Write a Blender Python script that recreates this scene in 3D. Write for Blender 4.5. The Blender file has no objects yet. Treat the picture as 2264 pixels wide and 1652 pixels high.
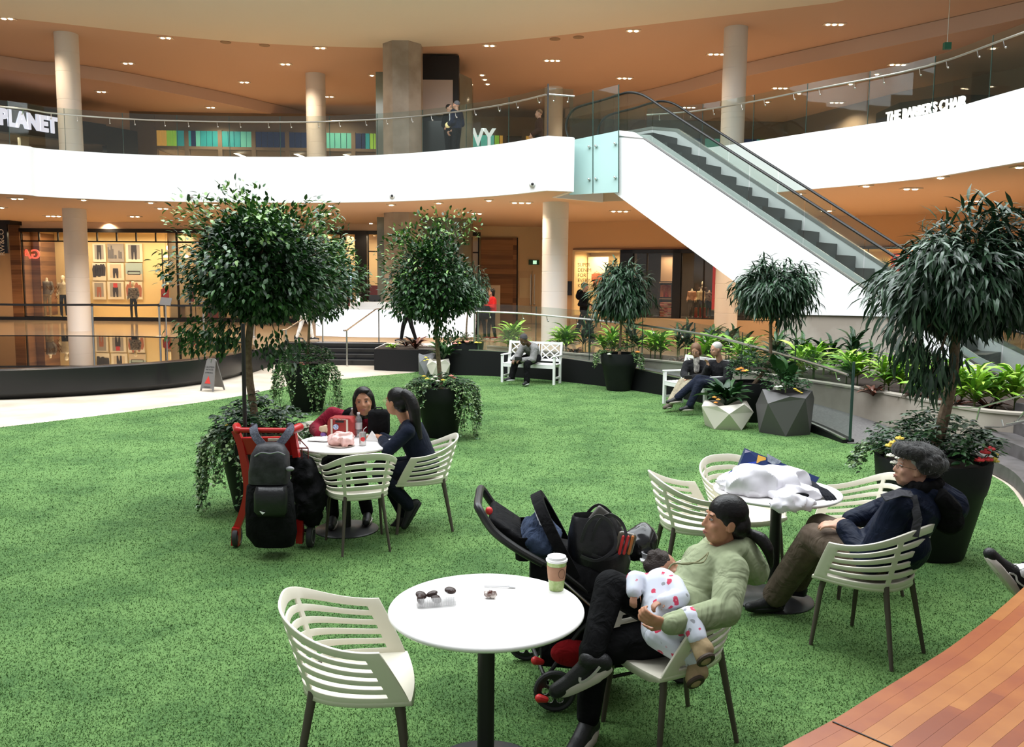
import bpy, math, random
import numpy as np
from mathutils import Vector, Matrix, noise

SC = bpy.context.scene
COL = SC.collection
R = math.radians
PI = math.pi

# ------------------------------------------------------------------ camera
W_, H_, F_ = 2264.0, 1652.0, 1880.0
CAMZ = 2.25
PITCH, ROLL = R(6.25), R(0.5)
_F = Vector((0, math.cos(PITCH), -math.sin(PITCH)))
_U0 = Vector((0, math.sin(PITCH), math.cos(PITCH)))
_R = Vector((1, 0, 0)) * math.cos(ROLL) + _U0 * math.sin(ROLL)
_U = _U0 * math.cos(ROLL) - Vector((1, 0, 0)) * math.sin(ROLL)
cam_data = bpy.data.cameras.new('camera')
cam = bpy.data.objects.new('camera', cam_data)
COL.objects.link(cam)
m3 = Matrix((_R, _U, -_F)).transposed()
cam.matrix_world = Matrix.Translation((0, 0, CAMZ)) @ m3.to_4x4()
cam_data.sensor_width = 36
cam_data.lens = F_ / W_ * 36
cam_data.clip_end = 200
SC.camera = cam

# ------------------------------------------------------------------ world, colour, lights
wd = bpy.data.worlds.new('world'); SC.world = wd; wd.use_nodes = True
bg = wd.node_tree.nodes['Background']
bg.inputs[0].default_value = (0.96, 0.97, 1.0, 1); bg.inputs[1].default_value = 0.26
SC.view_settings.view_transform = 'Standard'
SC.view_settings.look = 'None'
SC.view_settings.gamma = 1.0
SC.view_settings.use_curve_mapping = False
SC.view_settings.exposure = 0.75
SC.cycles.max_bounces = 7
SC.cycles.diffuse_bounces = 3
SC.cycles.glossy_bounces = 3
SC.cycles.transmission_bounces = 6
SC.cycles.transparent_max_bounces = 12
SC.cycles.use_denoising = True
SC.cycles.sample_clamp_indirect = 4.0
SC.cycles.caustics_reflective = False
SC.cycles.caustics_refractive = False

def area(name, loc, rot, sx, sy, power, color, spread=180):
    l = bpy.data.lights.new(name, 'AREA'); l.shape = 'RECTANGLE'; l.size = sx; l.size_y = sy
    l.energy = power; l.color = color; l.spread = R(spread)
    o = bpy.data.objects.new(name, l); COL.objects.link(o); o.location = loc; o.rotation_euler = rot
    return o
# daylight through the great roof light over the court
area('skylight_daylight', (0.0, 12.0, 12.5), (0, 0, 0), 24, 15.5, 4700, (0.92, 0.97, 1.0))
def spot(loc, power, color=(1.0, 0.70, 0.42), size=150, rad=0.08):
    l = bpy.data.lights.new('downlight_or_fill_lamp', 'SPOT'); l.energy = power; l.color = color
    l.spot_size = R(size); l.spot_blend = 0.6; l.shadow_soft_size = rad
    o = bpy.data.objects.new('downlight_or_fill_lamp', l); COL.objects.link(o); o.location = loc
    return o
WARM = (1.0, 0.76, 0.52)

# ------------------------------------------------------------------ pixel rays (photo frame 2264 x 1652) to places in the hall
def ray(x, y):
    return _F + _R * ((x - W_/2)/F_) - _U * ((y - H_/2)/F_)
def onz(x, y, z=0.0):
    d = ray(x, y); t = (z - CAMZ)/d.z; return Vector((d.x*t, d.y*t, z))
def ony(x, y, Y):
    d = ray(x, y); t = Y/d.y; return Vector((d.x*t, Y, CAMZ + d.z*t))

# ------------------------------------------------------------------ materials
MATS = {}
def mat(name, col=(0.8,0.8,0.8), rough=0.6, metal=0.0, emit=None, es=1.0, noise_=0.0, nscale=8.0, col2=None,
        bump=0.0, bscale=60.0, trans=0.0, alpha=1.0, ior=1.45, coat=0.0, spec=0.5, sheen=0.0, sub=0.0):
    if name in MATS: return MATS[name]
    m = bpy.data.materials.new(name); m.use_nodes = True
    nt = m.node_tree; b = nt.nodes['Principled BSDF']
    c4 = (*col, 1)
    b.inputs['Base Color'].default_value = c4
    b.inputs['Roughness'].default_value = rough
    b.inputs['Metallic'].default_value = metal
    b.inputs['IOR'].default_value = ior
    b.inputs['Specular IOR Level'].default_value = spec
    if trans: b.inputs['Transmission Weight'].default_value = trans
    if alpha < 1: b.inputs['Alpha'].default_value = alpha
    if coat: b.inputs['Coat Weight'].default_value = coat; b.inputs['Coat Roughness'].default_value = 0.08
    if sheen: b.inputs['Sheen Weight'].default_value = sheen
    if sub:
        b.inputs['Subsurface Weight'].default_value = sub; b.inputs['Subsurface Radius'].default_value = (0.02, 0.008, 0.005)
    if emit:
        b.inputs['Emission Color'].default_value = (*emit, 1); b.inputs['Emission Strength'].default_value = es
    if noise_ or col2:
        tc = nt.nodes.new('ShaderNodeTexCoord'); nz = nt.nodes.new('ShaderNodeTexNoise')
        nz.inputs['Scale'].default_value = nscale; nz.inputs['Detail'].default_value = 5
        cr = nt.nodes.new('ShaderNodeValToRGB')
        a = col; bb = col2 if col2 else tuple(min(1, c*(1+noise_)) for c in col)
        if not col2: a = tuple(c*(1-noise_) for c in col)
        cr.color_ramp.elements[0].color = (*a, 1); cr.color_ramp.elements[1].color = (*bb, 1)
        cr.color_ramp.elements[0].position = 0.35; cr.color_ramp.elements[1].position = 0.65
        nt.links.new(tc.outputs['Object'], nz.inputs['Vector']); nt.links.new(nz.outputs['Fac'], cr.inputs['Fac'])
        nt.links.new(cr.outputs['Color'], b.inputs['Base Color'])
    if bump:
        tc = nt.nodes.new('ShaderNodeTexCoord'); nz = nt.nodes.new('ShaderNodeTexNoise')
        nz.inputs['Scale'].default_value = bscale; nz.inputs['Detail'].default_value = 4
        bp = nt.nodes.new('ShaderNodeBump'); bp.inputs['Strength'].default_value = bump; bp.inputs['Distance'].default_value = 0.01
        nt.links.new(tc.outputs['Object'], nz.inputs['Vector']); nt.links.new(nz.outputs['Fac'], bp.inputs['Height'])
        nt.links.new(bp.outputs['Normal'], b.inputs['Normal'])
    MATS[name] = m
    return m

def glass_mat(name, tint=(0.80,0.88,0.84), refl=0.10, opac=0.12, body=(0.5,0.6,0.56)):
    """thin pane: mostly clear, a little body colour and a fresnel reflection"""
    if name in MATS: return MATS[name]
    m = bpy.data.materials.new(name); m.use_nodes = True; nt = m.node_tree
    for n in list(nt.nodes): nt.nodes.remove(n)
    out = nt.nodes.new('ShaderNodeOutputMaterial')
    tr = nt.nodes.new('ShaderNodeBsdfTransparent'); tr.inputs[0].default_value = (*tint, 1)
    df = nt.nodes.new('ShaderNodeBsdfDiffuse'); df.inputs[0].default_value = (*body, 1)
    gl = nt.nodes.new('ShaderNodeBsdfGlossy'); gl.inputs['Roughness'].default_value = 0.02
    m1 = nt.nodes.new('ShaderNodeMixShader'); m1.inputs[0].default_value = opac
    m2 = nt.nodes.new('ShaderNodeMixShader')
    lw = nt.nodes.new('ShaderNodeLayerWeight'); lw.inputs['Blend'].default_value = 0.12
    mu = nt.nodes.new('ShaderNodeMath'); mu.operation = 'MULTIPLY_ADD'; mu.inputs[1].default_value = 0.16; mu.inputs[2].default_value = refl*0.4
    nt.links.new(tr.outputs[0], m1.inputs[1]); nt.links.new(df.outputs[0], m1.inputs[2])
    nt.links.new(m1.outputs[0], m2.inputs[1]); nt.links.new(gl.outputs[0], m2.inputs[2])
    nt.links.new(lw.outputs['Fresnel'], mu.inputs[0]); nt.links.new(mu.outputs[0], m2.inputs[0])
    nt.links.new(m2.outputs[0], out.inputs[0])
    MATS[name] = m
    return m

# ------------------------------------------------------------------ mesh builder
def basis(d, up=None):
    d = Vector(d).normalized()
    u = Vector(up) if up is not None else (Vector((0,0,1)) if abs(d.z) < 0.95 else Vector((0,1,0)))
    x = u.cross(d)
    if x.length < 1e-6: x = Vector((1,0,0)).cross(d)
    x.normalize(); y = d.cross(x)
    return x, y, d
class MB:
    def __init__(s): s.v = []; s.f = []; s.mi = []; s.cm = 0
    def add(s, vs, fs):
        n = len(s.v); s.v.extend([tuple(a) for a in vs]); s.f.extend([tuple(i+n for i in f) for f in fs]); s.mi.extend([s.cm]*len(fs)); return s
    def box(s, c, size, rz=0.0, M=None):
        hx, hy, hz = [a/2 for a in size]; c = Vector(c)
        rot = M if M is not None else Matrix.Rotation(rz, 3, 'Z')
        vs = [c + rot @ Vector((x*hx, y*hy, z*hz)) for z in (-1,1) for x,y in ((-1,-1),(1,-1),(1,1),(-1,1))]
        return s.add(vs, [(3,2,1,0),(4,5,6,7),(0,1,5,4),(1,2,6,5),(2,3,7,6),(3,0,4,7)])
    def rbox(s, c, size, r=0.01, rz=0.0, M=None, n=3):
        """box with all vertical and horizontal edges rounded (superquadric style sweep)"""
        hx, hy, hz = [a/2 for a in size]; r = min(r, hx, hy, hz); c = Vector(c)
        rot = M if M is not None else Matrix.Rotation(rz, 3, 'Z')
        prof = []
        for i in range(n+1):
            a = -PI/2 + PI/2*i/n; prof.append((r*math.cos(a), -hz + r + r*math.sin(a)))
        for i in range(n+1):
            a = PI/2*i/n; prof.append((r*math.cos(a), hz - r + r*math.sin(a)))
        rings = []
        for (o, z) in prof:
            ring = []
            for cxs, cys, a0 in ((1,1,0),(-1,1,PI/2),(-1,-1,PI),(1,-1,1.5*PI)):
                for i in range(n+1):
                    a = a0 + PI/2*i/n
                    ring.append(c + rot @ Vector((cxs*(hx-r) + o*math.cos(a), cys*(hy-r) + o*math.sin(a), z)))
            rings.append(ring)
        return s.loft(rings, cap=True)
    def loft(s, rings, cap=False, closed=True):
        n = len(rings[0]); vs = [p for rg in rings for p in rg]; fs = []
        for i in range(len(rings)-1):
            for j in range(n if closed else n-1):
                k = (j+1) % n
                fs.append((i*n+j, i*n+k, (i+1)*n+k, (i+1)*n+j))
        if cap: fs.append(tuple(range(n))[::-1]); fs.append(tuple((len(rings)-1)*n + j for j in range(n)))
        return s.add(vs, fs)
    def prism(s, pts, z0, z1):
        a = sum(pts[i][0]*pts[(i+1)%len(pts)][1]-pts[(i+1)%len(pts)][0]*pts[i][1] for i in range(len(pts)))
        if a < 0: pts = pts[::-1]
        n = len(pts)
        vs = [(p[0],p[1],z0) for p in pts] + [(p[0],p[1],z1) for p in pts]
        return s.add(vs, [tuple(range(n))[::-1], tuple(range(n,2*n))] + [(i,(i+1)%n,n+(i+1)%n,n+i) for i in range(n)])
    def tube(s, path, r, n=8, cap=True, flat=1.0, up=None):
        path = [Vector(p) for p in path]; rs = r if isinstance(r, (list,tuple)) else [r]*len(path)
        rings = []; px = None
        for i, p in enumerate(path):
            d = path[min(i+1,len(path)-1)] - path[max(i-1,0)]
            if d.length < 1e-9: d = Vector((0,0,1))
            x, y, d = basis(d, up)
            if px is not None and up is None:
                x = px - d*px.dot(d)
                if x.length < 1e-6: x, y, d = basis(d)
                x.normalize(); y = d.cross(x)
            px = x
            rings.append([p + x*(rs[i]*math.cos(2*PI*k/n)) + y*(rs[i]*flat*math.sin(2*PI*k/n)) for k in range(n)])
        return s.loft(rings, cap=cap)
    def strip(s, path, w, t, up=(0,0,1)):
        """flat bar w wide (sideways) and t thick (along up) along a path"""
        path = [Vector(p) for p in path]; rings = []
        for i, p in enumerate(path):
            d = path[min(i+1,len(path)-1)] - path[max(i-1,0)]
            x, y, d = basis(d, up)
            rings.append([p + x*a*w/2 + y*b*t/2 for a,b in ((-1,-1),(1,-1),(1,1),(-1,1))])
        return s.loft(rings, cap=True)
    def lathe(s, prof, c=(0,0,0), n=24, M=None, cap=True, a0=0.0):
        c = Vector(c); rings = []
        for (r_, z) in prof:
            rg = [Vector((r_*math.cos(a0+2*PI*k/n), r_*math.sin(a0+2*PI*k/n), z)) for k in range(n)]
            rings.append([c + (M @ q if M is not None else q) for q in rg])
        return s.loft(rings, cap=cap)
    def ell(s, c, rad, M=None, n=12, m=8):
        c = Vector(c)
        if not isinstance(rad, (tuple,list)): rad = (rad,rad,rad)
        vs = []; fs = []
        for i in range(1, m):
            t = PI*i/m
            for k in range(n):
                a = 2*PI*k/n
                q = Vector((rad[0]*math.sin(t)*math.cos(a), rad[1]*math.sin(t)*math.sin(a), -rad[2]*math.cos(t)))
                vs.append(c + (M @ q if M is not None else q))
        q0 = Vector((0,0,-rad[2])); q1 = Vector((0,0,rad[2]))
        b = len(vs); vs.append(c + (M @ q0 if M is not None else q0)); vs.append(c + (M @ q1 if M is not None else q1))
        for i in range(m-2):
            for k in range(n):
                l = (k+1)%n; fs.append((i*n+k, i*n+l, (i+1)*n+l, (i+1)*n+k))
        for k in range(n):
            l = (k+1)%n; fs.append((b, l, k)); fs.append((b+1, (m-2)*n+k, (m-2)*n+l))
        return s.add(vs, fs)
    def cap(s, a, b, ra, rb, n=10, flat=1.0, up=None):
        """tapered capsule"""
        a = Vector(a); b = Vector(b); d = b - a; L = d.length
        if L < 1e-6: return s.ell(a, ra)
        x, y, d = basis(d, up); rings = []; k = 4
        for i in range(k+1):
            t = PI/2*i/k; rr = max(ra*math.sin(t), ra*0.02)
            rings.append([a - d*ra*math.cos(t) + x*rr*math.cos(2*PI*j/n) + y*rr*flat*math.sin(2*PI*j/n) for j in range(n)])
        for i in range(k+1):
            t = PI/2*i/k; rr = max(rb*math.cos(t), rb*0.02)
            rings.append([b + d*rb*math.sin(t) + x*rr*math.cos(2*PI*j/n) + y*rr*flat*math.sin(2*PI*j/n) for j in range(n)])
        return s.loft(rings, cap=True)
    def grid(s, P, nu, nv, cu=False):
        vs = [P(i, j) for i in range(nu) for j in range(nv)]; fs = []
        for i in range(nu if cu else nu-1):
            for j in range(nv-1):
                i2 = (i+1) % nu; fs.append((i*nv+j, i2*nv+j, i2*nv+j+1, i*nv+j+1))
        return s.add(vs, fs)
    def build(s, name, material=None, parent=None, smooth=35, mods=(), off=None):
        me = bpy.data.meshes.new(name)
        vs = s.v
        rt = parent
        while rt is not None and rt.parent is not None: rt = rt.parent
        if rt is not None and off is None and rt.get('_w'):
            L = rt.location; vs = [(a[0]-L[0], a[1]-L[1], a[2]-L[2]) for a in vs]
        me.from_pydata([tuple(a) for a in vs], [], s.f)
        ms = material if isinstance(material, (list,tuple)) else [material]
        for m in ms:
            if m: me.materials.append(m)
        if len(ms) > 1: me.polygons.foreach_set('material_index', s.mi)
        if smooth:
            me.polygons.foreach_set('use_smooth', [True]*len(me.polygons))
            if smooth < 180:
                try: me.set_sharp_from_angle(angle=R(smooth))
                except Exception: pass
        me.update()
        o = bpy.data.objects.new(name, me); COL.objects.link(o)
        if parent is not None: o.parent = parent
        for md in mods:
            k = o.modifiers.new(md[0], md[0])
            for a, v in md[1].items(): setattr(k, a, v)
        return o

def remesh(vox, smooth=4, fac=0.5):
    return (('REMESH', dict(mode='VOXEL', voxel_size=vox, use_smooth_shade=True)), ('SMOOTH', dict(factor=fac, iterations=smooth)))

def tag(o, label=None, cat=None, group=None, kind=None):
    if label: o['label'] = label
    if cat: o['category'] = cat
    if group: o['group'] = group
    if kind: o['kind'] = kind
    return o
def thing(name, label, cat, loc=(0,0,0), rz=0.0, group=None, world=False):
    """an Empty at the thing's base; world=True: its parts are given in hall coordinates"""
    o = bpy.data.objects.new(name, None); COL.objects.link(o); o.empty_display_size = 0.1
    o.location = loc; o.rotation_euler = (0, 0, rz)
    if world: o['_w'] = 1
    return tag(o, label, cat, group)
def struct(name, mb, m, smooth=30, **k):
    o = mb.build(name, m, smooth=smooth, **k); o['kind'] = 'structure'; return o
def kids(o): return [c for c in o.children]
def dup(root, loc=None, rz=None, label=None, group=None, scale=None):
    r = root.copy(); COL.objects.link(r)
    def rec(src, dst):
        for ch in CH.get(src.name, []):
            c = ch.copy(); COL.objects.link(c); c.parent = dst; rec(ch, c)
    rec(root, r)
    if loc is not None: r.location = loc
    if rz is not None: r.rotation_euler = (0,0,rz)
    if scale is not None: r.scale = scale if isinstance(scale, (tuple,list)) else (scale,)*3
    if label: r['label'] = label
    if group: r['group'] = group
    return r
CH = {}
def index_children(root):
    """remember the children of a finished thing so that dup() can copy it"""
    allo = [o for o in COL.objects if o.parent is not None]
    m = {}
    for o in allo: m.setdefault(o.parent.name, []).append(o)
    def rec(o):
        CH[o.name] = m.get(o.name, [])
        for c in CH[o.name]: rec(c)
    rec(root)
def poly_offset(pts, d):
    """offset an open polyline sideways (left of travel is positive)"""
    out = []
    for i, p in enumerate(pts):
        a = Vector(pts[max(i-1,0)][:2]); b = Vector(pts[min(i+1,len(pts)-1)][:2]); t = (b-a).normalized()
        out.append((p[0] - t.y*d, p[1] + t.x*d))
    return out
def smooth_poly(pts, n=6):
    """Catmull-Rom through the points"""
    P = [Vector(p) for p in pts]; out = []
    for i in range(len(P)-1):
        p0 = P[max(i-1,0)]; p1 = P[i]; p2 = P[i+1]; p3 = P[min(i+2,len(P)-1)]
        for k in range(n):
            t = k/n
            out.append(0.5*((2*p1) + (p2-p0)*t + (2*p0-5*p1+4*p2-p3)*t*t + (3*p1-p0-3*p2+p3)*t*t*t))
    out.append(P[-1]); return out
def wall_strip(mb, line, z0, z1, t=0.1):
    """vertical wall of thickness t along a polyline; z0/z1 numbers or per-point lists"""
    n = len(line); A = poly_offset(line, t/2); B = poly_offset(line, -t/2)
    g = lambda z, i: z[i] if isinstance(z, (list,tuple)) else z
    rings = [[(A[i][0],A[i][1],g(z0,i)),(A[i][0],A[i][1],g(z1,i)),(B[i][0],B[i][1],g(z1,i)),(B[i][0],B[i][1],g(z0,i))] for i in range(n)]
    mb.loft(rings, cap=True); return mb
def along(line, s):
    """point and direction at arc length s on a polyline (2D or 3D Vectors)"""
    P = [Vector(p) for p in line]
    for i in range(len(P)-1):
        L = (P[i+1]-P[i]).length
        if s <= L or i == len(P)-2:
            t = min(max(s/L if L else 0, 0), 1.2); return P[i].lerp(P[i+1], t), (P[i+1]-P[i]).normalized()
        s -= L
def plen(line):
    P = [Vector(p) for p in line]; return sum((P[i+1]-P[i]).length for i in range(len(P)-1))
def text_obj(name, body, size, m, parent, M, depth=0.01, align='CENTER', bold=0.0, sx=1.0, font=None):
    c = bpy.data.curves.new(name, 'FONT'); c.body = body; c.size = size; c.extrude = depth; c.offset = bold
    c.align_x = align; c.align_y = 'CENTER'
    c.materials.append(m)
    tmp = bpy.data.objects.new(name+'_tmp', c); COL.objects.link(tmp)
    me = bpy.data.meshes.new_from_object(tmp); bpy.data.objects.remove(tmp)
    if not me.materials: me.materials.append(m)
    me.transform(Matrix.Diagonal((sx,1,1,1)))
    if sx < 0: me.flip_normals()
    o = bpy.data.objects.new(name, me); COL.objects.link(o)
    if parent is not None: o.parent = parent
    o.matrix_local = M
    return o
def frame(loc, xdir, up=(0,0,1)):
    """4x4 whose x runs along xdir, y up, z out of the face"""
    x = Vector(xdir).normalized(); u = Vector(up).normalized(); z = x.cross(u).normalized(); y = z.cross(x)
    return Matrix.Translation(loc) @ Matrix((x, y, z)).transposed().to_4x4()
# ------------------------------------------------------------------ setting: floors, ceilings, columns, fascia
ZC, ZD, ZG, ZF, ZU, FL = 9.8, 9.35, 4.4, 5.65, 5.63, 0.5      # upper ceiling, its drop, lower ceiling, fascia top, upper floor, raised concourse

def turf_material():
    m = bpy.data.materials.new('artificial_turf'); m.use_nodes = True; nt = m.node_tree; b = nt.nodes['Principled BSDF']
    tc = nt.nodes.new('ShaderNodeTexCoord')
    def nz(s, d=4, r=0.6):
        n = nt.nodes.new('ShaderNodeTexNoise'); n.inputs['Scale'].default_value = s; n.inputs['Detail'].default_value = d
        n.inputs['Roughness'].default_value = r; nt.links.new(tc.outputs['Object'], n.inputs['Vector']); return n
    big, mid, fine = nz(1.3, 3), nz(9, 4), nz(70, 3, 0.7)
    a = nt.nodes.new('ShaderNodeMath'); a.operation = 'MULTIPLY_ADD'; a.inputs[1].default_value = 0.5
    nt.links.new(mid.outputs['Fac'], a.inputs[0]); nt.links.new(big.outputs['Fac'], a.inputs[2])
    c = nt.nodes.new('ShaderNodeMath'); c.operation = 'MULTIPLY_ADD'; c.inputs[1].default_value = 0.9
    nt.links.new(fine.outputs['Fac'], c.inputs[0]); nt.links.new(a.outputs[0], c.inputs[2])
    cr = nt.nodes.new('ShaderNodeValToRGB')
    e = cr.color_ramp.elements
    e[0].position = 0.80; e[0].color = (0.042, 0.110, 0.022, 1)
    e[1].position = 1.0; e[1].color = (0.115, 0.225, 0.058, 1)
    k = cr.color_ramp.elements.new(0.9); k.color = (0.072, 0.160, 0.036, 1)
    sc = nt.nodes.new('ShaderNodeMath'); sc.operation = 'MULTIPLY'; sc.inputs[1].default_value = 0.77
    nt.links.new(c.outputs[0], sc.inputs[0]); nt.links.new(sc.outputs[0], cr.inputs['Fac'])
    nt.links.new(cr.outputs['Color'], b.inputs['Base Color'])
    b.inputs['Roughness'].default_value = 0.8; b.inputs['Specular IOR Level'].default_value = 0.25
    b.inputs['Sheen Weight'].default_value = 0.25; b.inputs['Sheen Tint'].default_value = (0.6, 1.0, 0.5, 1)
    bp = nt.nodes.new('ShaderNodeBump'); bp.inputs['Strength'].default_value = 0.7; bp.inputs['Distance'].default_value = 0.02
    nt.links.new(fine.outputs['Fac'], bp.inputs['Height']); nt.links.new(bp.outputs['Normal'], b.inputs['Normal'])
    return m
TURF = turf_material()
M_stone = mat('pale stone paving', (0.50,0.42,0.33), 0.55, col2=(0.68,0.60,0.49), nscale=1.2)
M_tile = mat('polished warm floor tile', (0.46,0.34,0.22), 0.10, col2=(0.56,0.43,0.29), nscale=0.8, spec=0.6)
M_ufl = mat('upper floor tile', (0.50,0.38,0.26), 0.3)
M_white = mat('white plaster fascia', (0.86,0.86,0.86), 0.55)
M_col = mat('white column panel', (0.78,0.75,0.72), 0.5)
M_colj = mat('column joint', (0.45,0.42,0.40), 0.7)
M_ceil = mat('ring ceiling colour with warm light', (0.70,0.50,0.385), 0.8, spec=0.15)  # warm bounce light is put into the ring ceiling's colour
M_ceil2 = mat('inner ceiling colour with daylight', (0.88,0.85,0.76), 0.8, spec=0.15)  # paler than the ring: daylight from the roof light put into the colour
M_band = mat('rose grey bulkhead paint', (0.68,0.53,0.45), 0.8, spec=0.15)
M_lceil = mat('warm lower ceiling paint', (0.78,0.57,0.42), 0.8, spec=0.15)
M_black = mat('black paint', (0.012,0.011,0.011), 0.5)
M_blackg = mat('black glossy stone', (0.008,0.008,0.009), 0.22)
M_curb = mat('black curb cladding', (0.008,0.008,0.009), 0.5, spec=.25)
M_conc = mat('concrete', (0.33,0.28,0.23), 0.8, col2=(0.45,0.40,0.34), nscale=1.6, bump=0.15, bscale=14)
M_concd = mat('rough stone column', (0.28,0.23,0.18), 0.85, col2=(0.42,0.36,0.30), nscale=1.3)
M_steel = mat('brushed steel', (0.62,0.62,0.60), 0.28, 1.0)
M_chrome = mat('polished steel', (0.8,0.8,0.8), 0.12, 1.0)
M_glass = glass_mat('clear railing glass', (0.86,0.90,0.88), 0.10, 0.012, (0.20,0.28,0.24))
M_gedge = mat('dark green glass edge', (0.03,0.06,0.05), 0.2)
M_shopglass = glass_mat('shop window glass', (0.95,0.95,0.93), 0.10, 0.02)
M_frost = mat('frosted pale green glass', (0.40,0.58,0.56), 0.25, spec=0.6)
M_cream = mat('cream wall paint', (0.80,0.62,0.38), 0.7)

def P2(v): return (v[0], v[1])
# stone paving under everything, at turf level
struct('floor', MB().prism([(-45,-8),(45,-8),(45,60),(-45,60)], -0.3, -0.012), M_stone)
# turf field
curb_px = [(925,822),(1000,829),(1065,831),(1160,836),(1255,845),(1370,859),(1480,877),(1560,893),(1700,930),(1796,957),(1862,980)]
curb = smooth_poly([onz(x,y) for x,y in curb_px], 4)
left_px = [(0,945),(250,915),(500,881),(640,853),(760,838),(900,825)]
leftline = smooth_poly([onz(x,y) for x,y in left_px], 5)
right_px = [(1862,981),(1960,985),(2080,1000),(2170,1040),(2230,1075),(2264,1122)]
rightline = smooth_poly([onz(x,y) for x,y in right_px], 4)
turf_pts = [(-9.5,-4),(-9.5,8)] + [P2(p) for p in leftline] + [P2(p) for p in curb] + [P2(p) for p in rightline[1:]] + [(4.6,4.0),(3.2,2.4),(2.0,0.5),(2.0,-4)]
struct('floor_turf', MB().prism(turf_pts, -0.012, 0.0), TURF, smooth=0)
# short upright blades of the turf, as many as show up close
def turf_blades():
    rng = np.random.default_rng(3)
    N = 500000
    d = 2.4*(21.0/2.4)**rng.random(N)
    a = (rng.random(N)-0.5)*1.32
    x = d*a; y = d
    from_curve = np.array([p for p in turf_pts])
    # point in polygon
    ins = np.zeros(N, bool); n = len(from_curve); j = n-1
    for i in range(n):
        xi, yi = from_curve[i]; xj, yj = from_curve[j]
        c = ((yi > y) != (yj > y)) & (x < (xj-xi)*(y-yi)/(yj-yi+1e-12)+xi)
        ins ^= c; j = i
    x = x[ins]; y = y[ins]; d = d[ins]; N = len(x)
    h = 0.005 + 0.008*rng.random(N); w = (0.0012 + 0.0010*rng.random(N))*(0.5+d*0.22); t = rng.random(N)*6.283
    lean = 0.016*rng.random(N); lt = rng.random(N)*6.283
    v = np.zeros((N,3,3), np.float32)
    v[:,0,0] = x-w*np.cos(t); v[:,0,1] = y-w*np.sin(t)
    v[:,1,0] = x+w*np.cos(t); v[:,1,1] = y+w*np.sin(t)
    v[:,2,0] = x+lean*np.cos(lt); v[:,2,1] = y+lean*np.sin(lt); v[:,2,2] = h
    me = bpy.data.meshes.new('turf_grass'); me.vertices.add(3*N); me.vertices.foreach_set('co', v.ravel())
    me.loops.add(3*N); me.loops.foreach_set('vertex_index', np.arange(3*N, dtype=np.int32))
    me.polygons.add(N); me.polygons.foreach_set('loop_start', np.arange(0,3*N,3,dtype=np.int32))
    me.polygons.foreach_set('loop_total', np.full(N,3,np.int32))
    pi = rng.integers(0,3,N).astype(np.int32); me.polygons.foreach_set('material_index', pi)
    for k, c in enumerate(((0.040,0.108,0.022),(0.070,0.158,0.036),(0.115,0.215,0.060))):
        me.materials.append(mat('turf blade %d' % k, c, 0.7, spec=0.3))
    me.update(); me.validate()
    o = bpy.data.objects.new('turf_grass', me); COL.objects.link(o)
    tag(o, 'short green blades of the artificial lawn under the tables', 'artificial grass', kind='stuff')
turf_blades()

# raised concourse with the pool, stairs, ramp
PC = Vector((-12.5, 19.8)); PA, PB = 6.25, 4.9
def pool_pt(a, da=0.0):
    c, s = math.cos(a), math.sin(a); e = 2/2.3
    return (PC.x + (PA+da)*math.copysign(abs(c)**e, c), PC.y + (PB+da)*math.copysign(abs(s)**e, s))
pool_far = [pool_pt(PI - PI*i/24) for i in range(25)]      # left -> right along the far shore
plant_px_w = [(-0.6,21.7),(1.49,19.6),(3.17,18.05),(4.3,16.3),(5.07,14.7),(5.55,13.7),(6.0,12.4),(6.35,11.25),(7.5,10.9),(10.5,11.3)]
bedwall = smooth_poly([(a,b,0) for a,b in plant_px_w], 4)
conc = [(-45,60),(-45,19.8)] + pool_far[1:] + [(-6.25,23.5),(-3.5,23.5),(-3.5,21.6),(-2.3,21.2)] + [(-1.4,20.6),(-0.2,20.5),(0.8,20.2),(1.2,21.2),(3.2,20.6),(6.0,18.5),(9.5,15.5),(12,13),(45,11),(45,60)]
struct('floor_concourse', MB().prism(conc, 0.30, FL), M_tile, smooth=0)
struct('wall_under_concourse', wall_strip(MB(), [(-6.25,22.0),(-6.27,20.2),(-6.25,19.8)], 0.0, FL, 0.08), M_curb)

# pool: dark outer wall, rim and still water
pm = MB()
ring = []
for i in range(72):
    a = 2*PI*i/72; o1 = pool_pt(a, 0.0); o0 = pool_pt(a, -0.12); i1 = pool_pt(a, -0.16)
    ring.append([(o0[0],o0[1],0.0),(o1[0],o1[1],0.10),(o1[0],o1[1],0.53),(o0[0],o0[1],0.56),(i1[0],i1[1],0.56),(i1[0],i1[1],0.40)])
ring = [[r[k] for r in ring] for k in range(6)]
pm.loft(ring)
pool = thing('reflecting_pool', 'round raised pool with black stone wall and still mirror-like water', 'pool', (PC.x,PC.y,0), world=True)
pm.build('basin_wall', M_blackg, pool, smooth=40)
wm = MB(); wm.add([(*pool_pt(2*PI*i/72, -0.14), 0.545) for i in range(72)], [tuple(range(72))])
wm.build('water', mat('dark still water', (0.012,0.010,0.008), 0.015, spec=1.0, ior=2.2), pool, smooth=0)

# stairs to the concourse
for i in range(4):
    y0 = 22.3 + 0.3*i
    struct('floor_step', MB().box((-4.9, (y0+23.7)/2, 0.0625+0.125*i), (2.8, 23.7-y0, 0.125)), M_blackg)
    struct('trim_%d' % (i+1), MB().box((-4.9, y0+0.02, 0.128+0.125*i), (2.78, 0.045, 0.012)), mat('step nosing', (0.10,0.10,0.10), 0.35))

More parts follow.
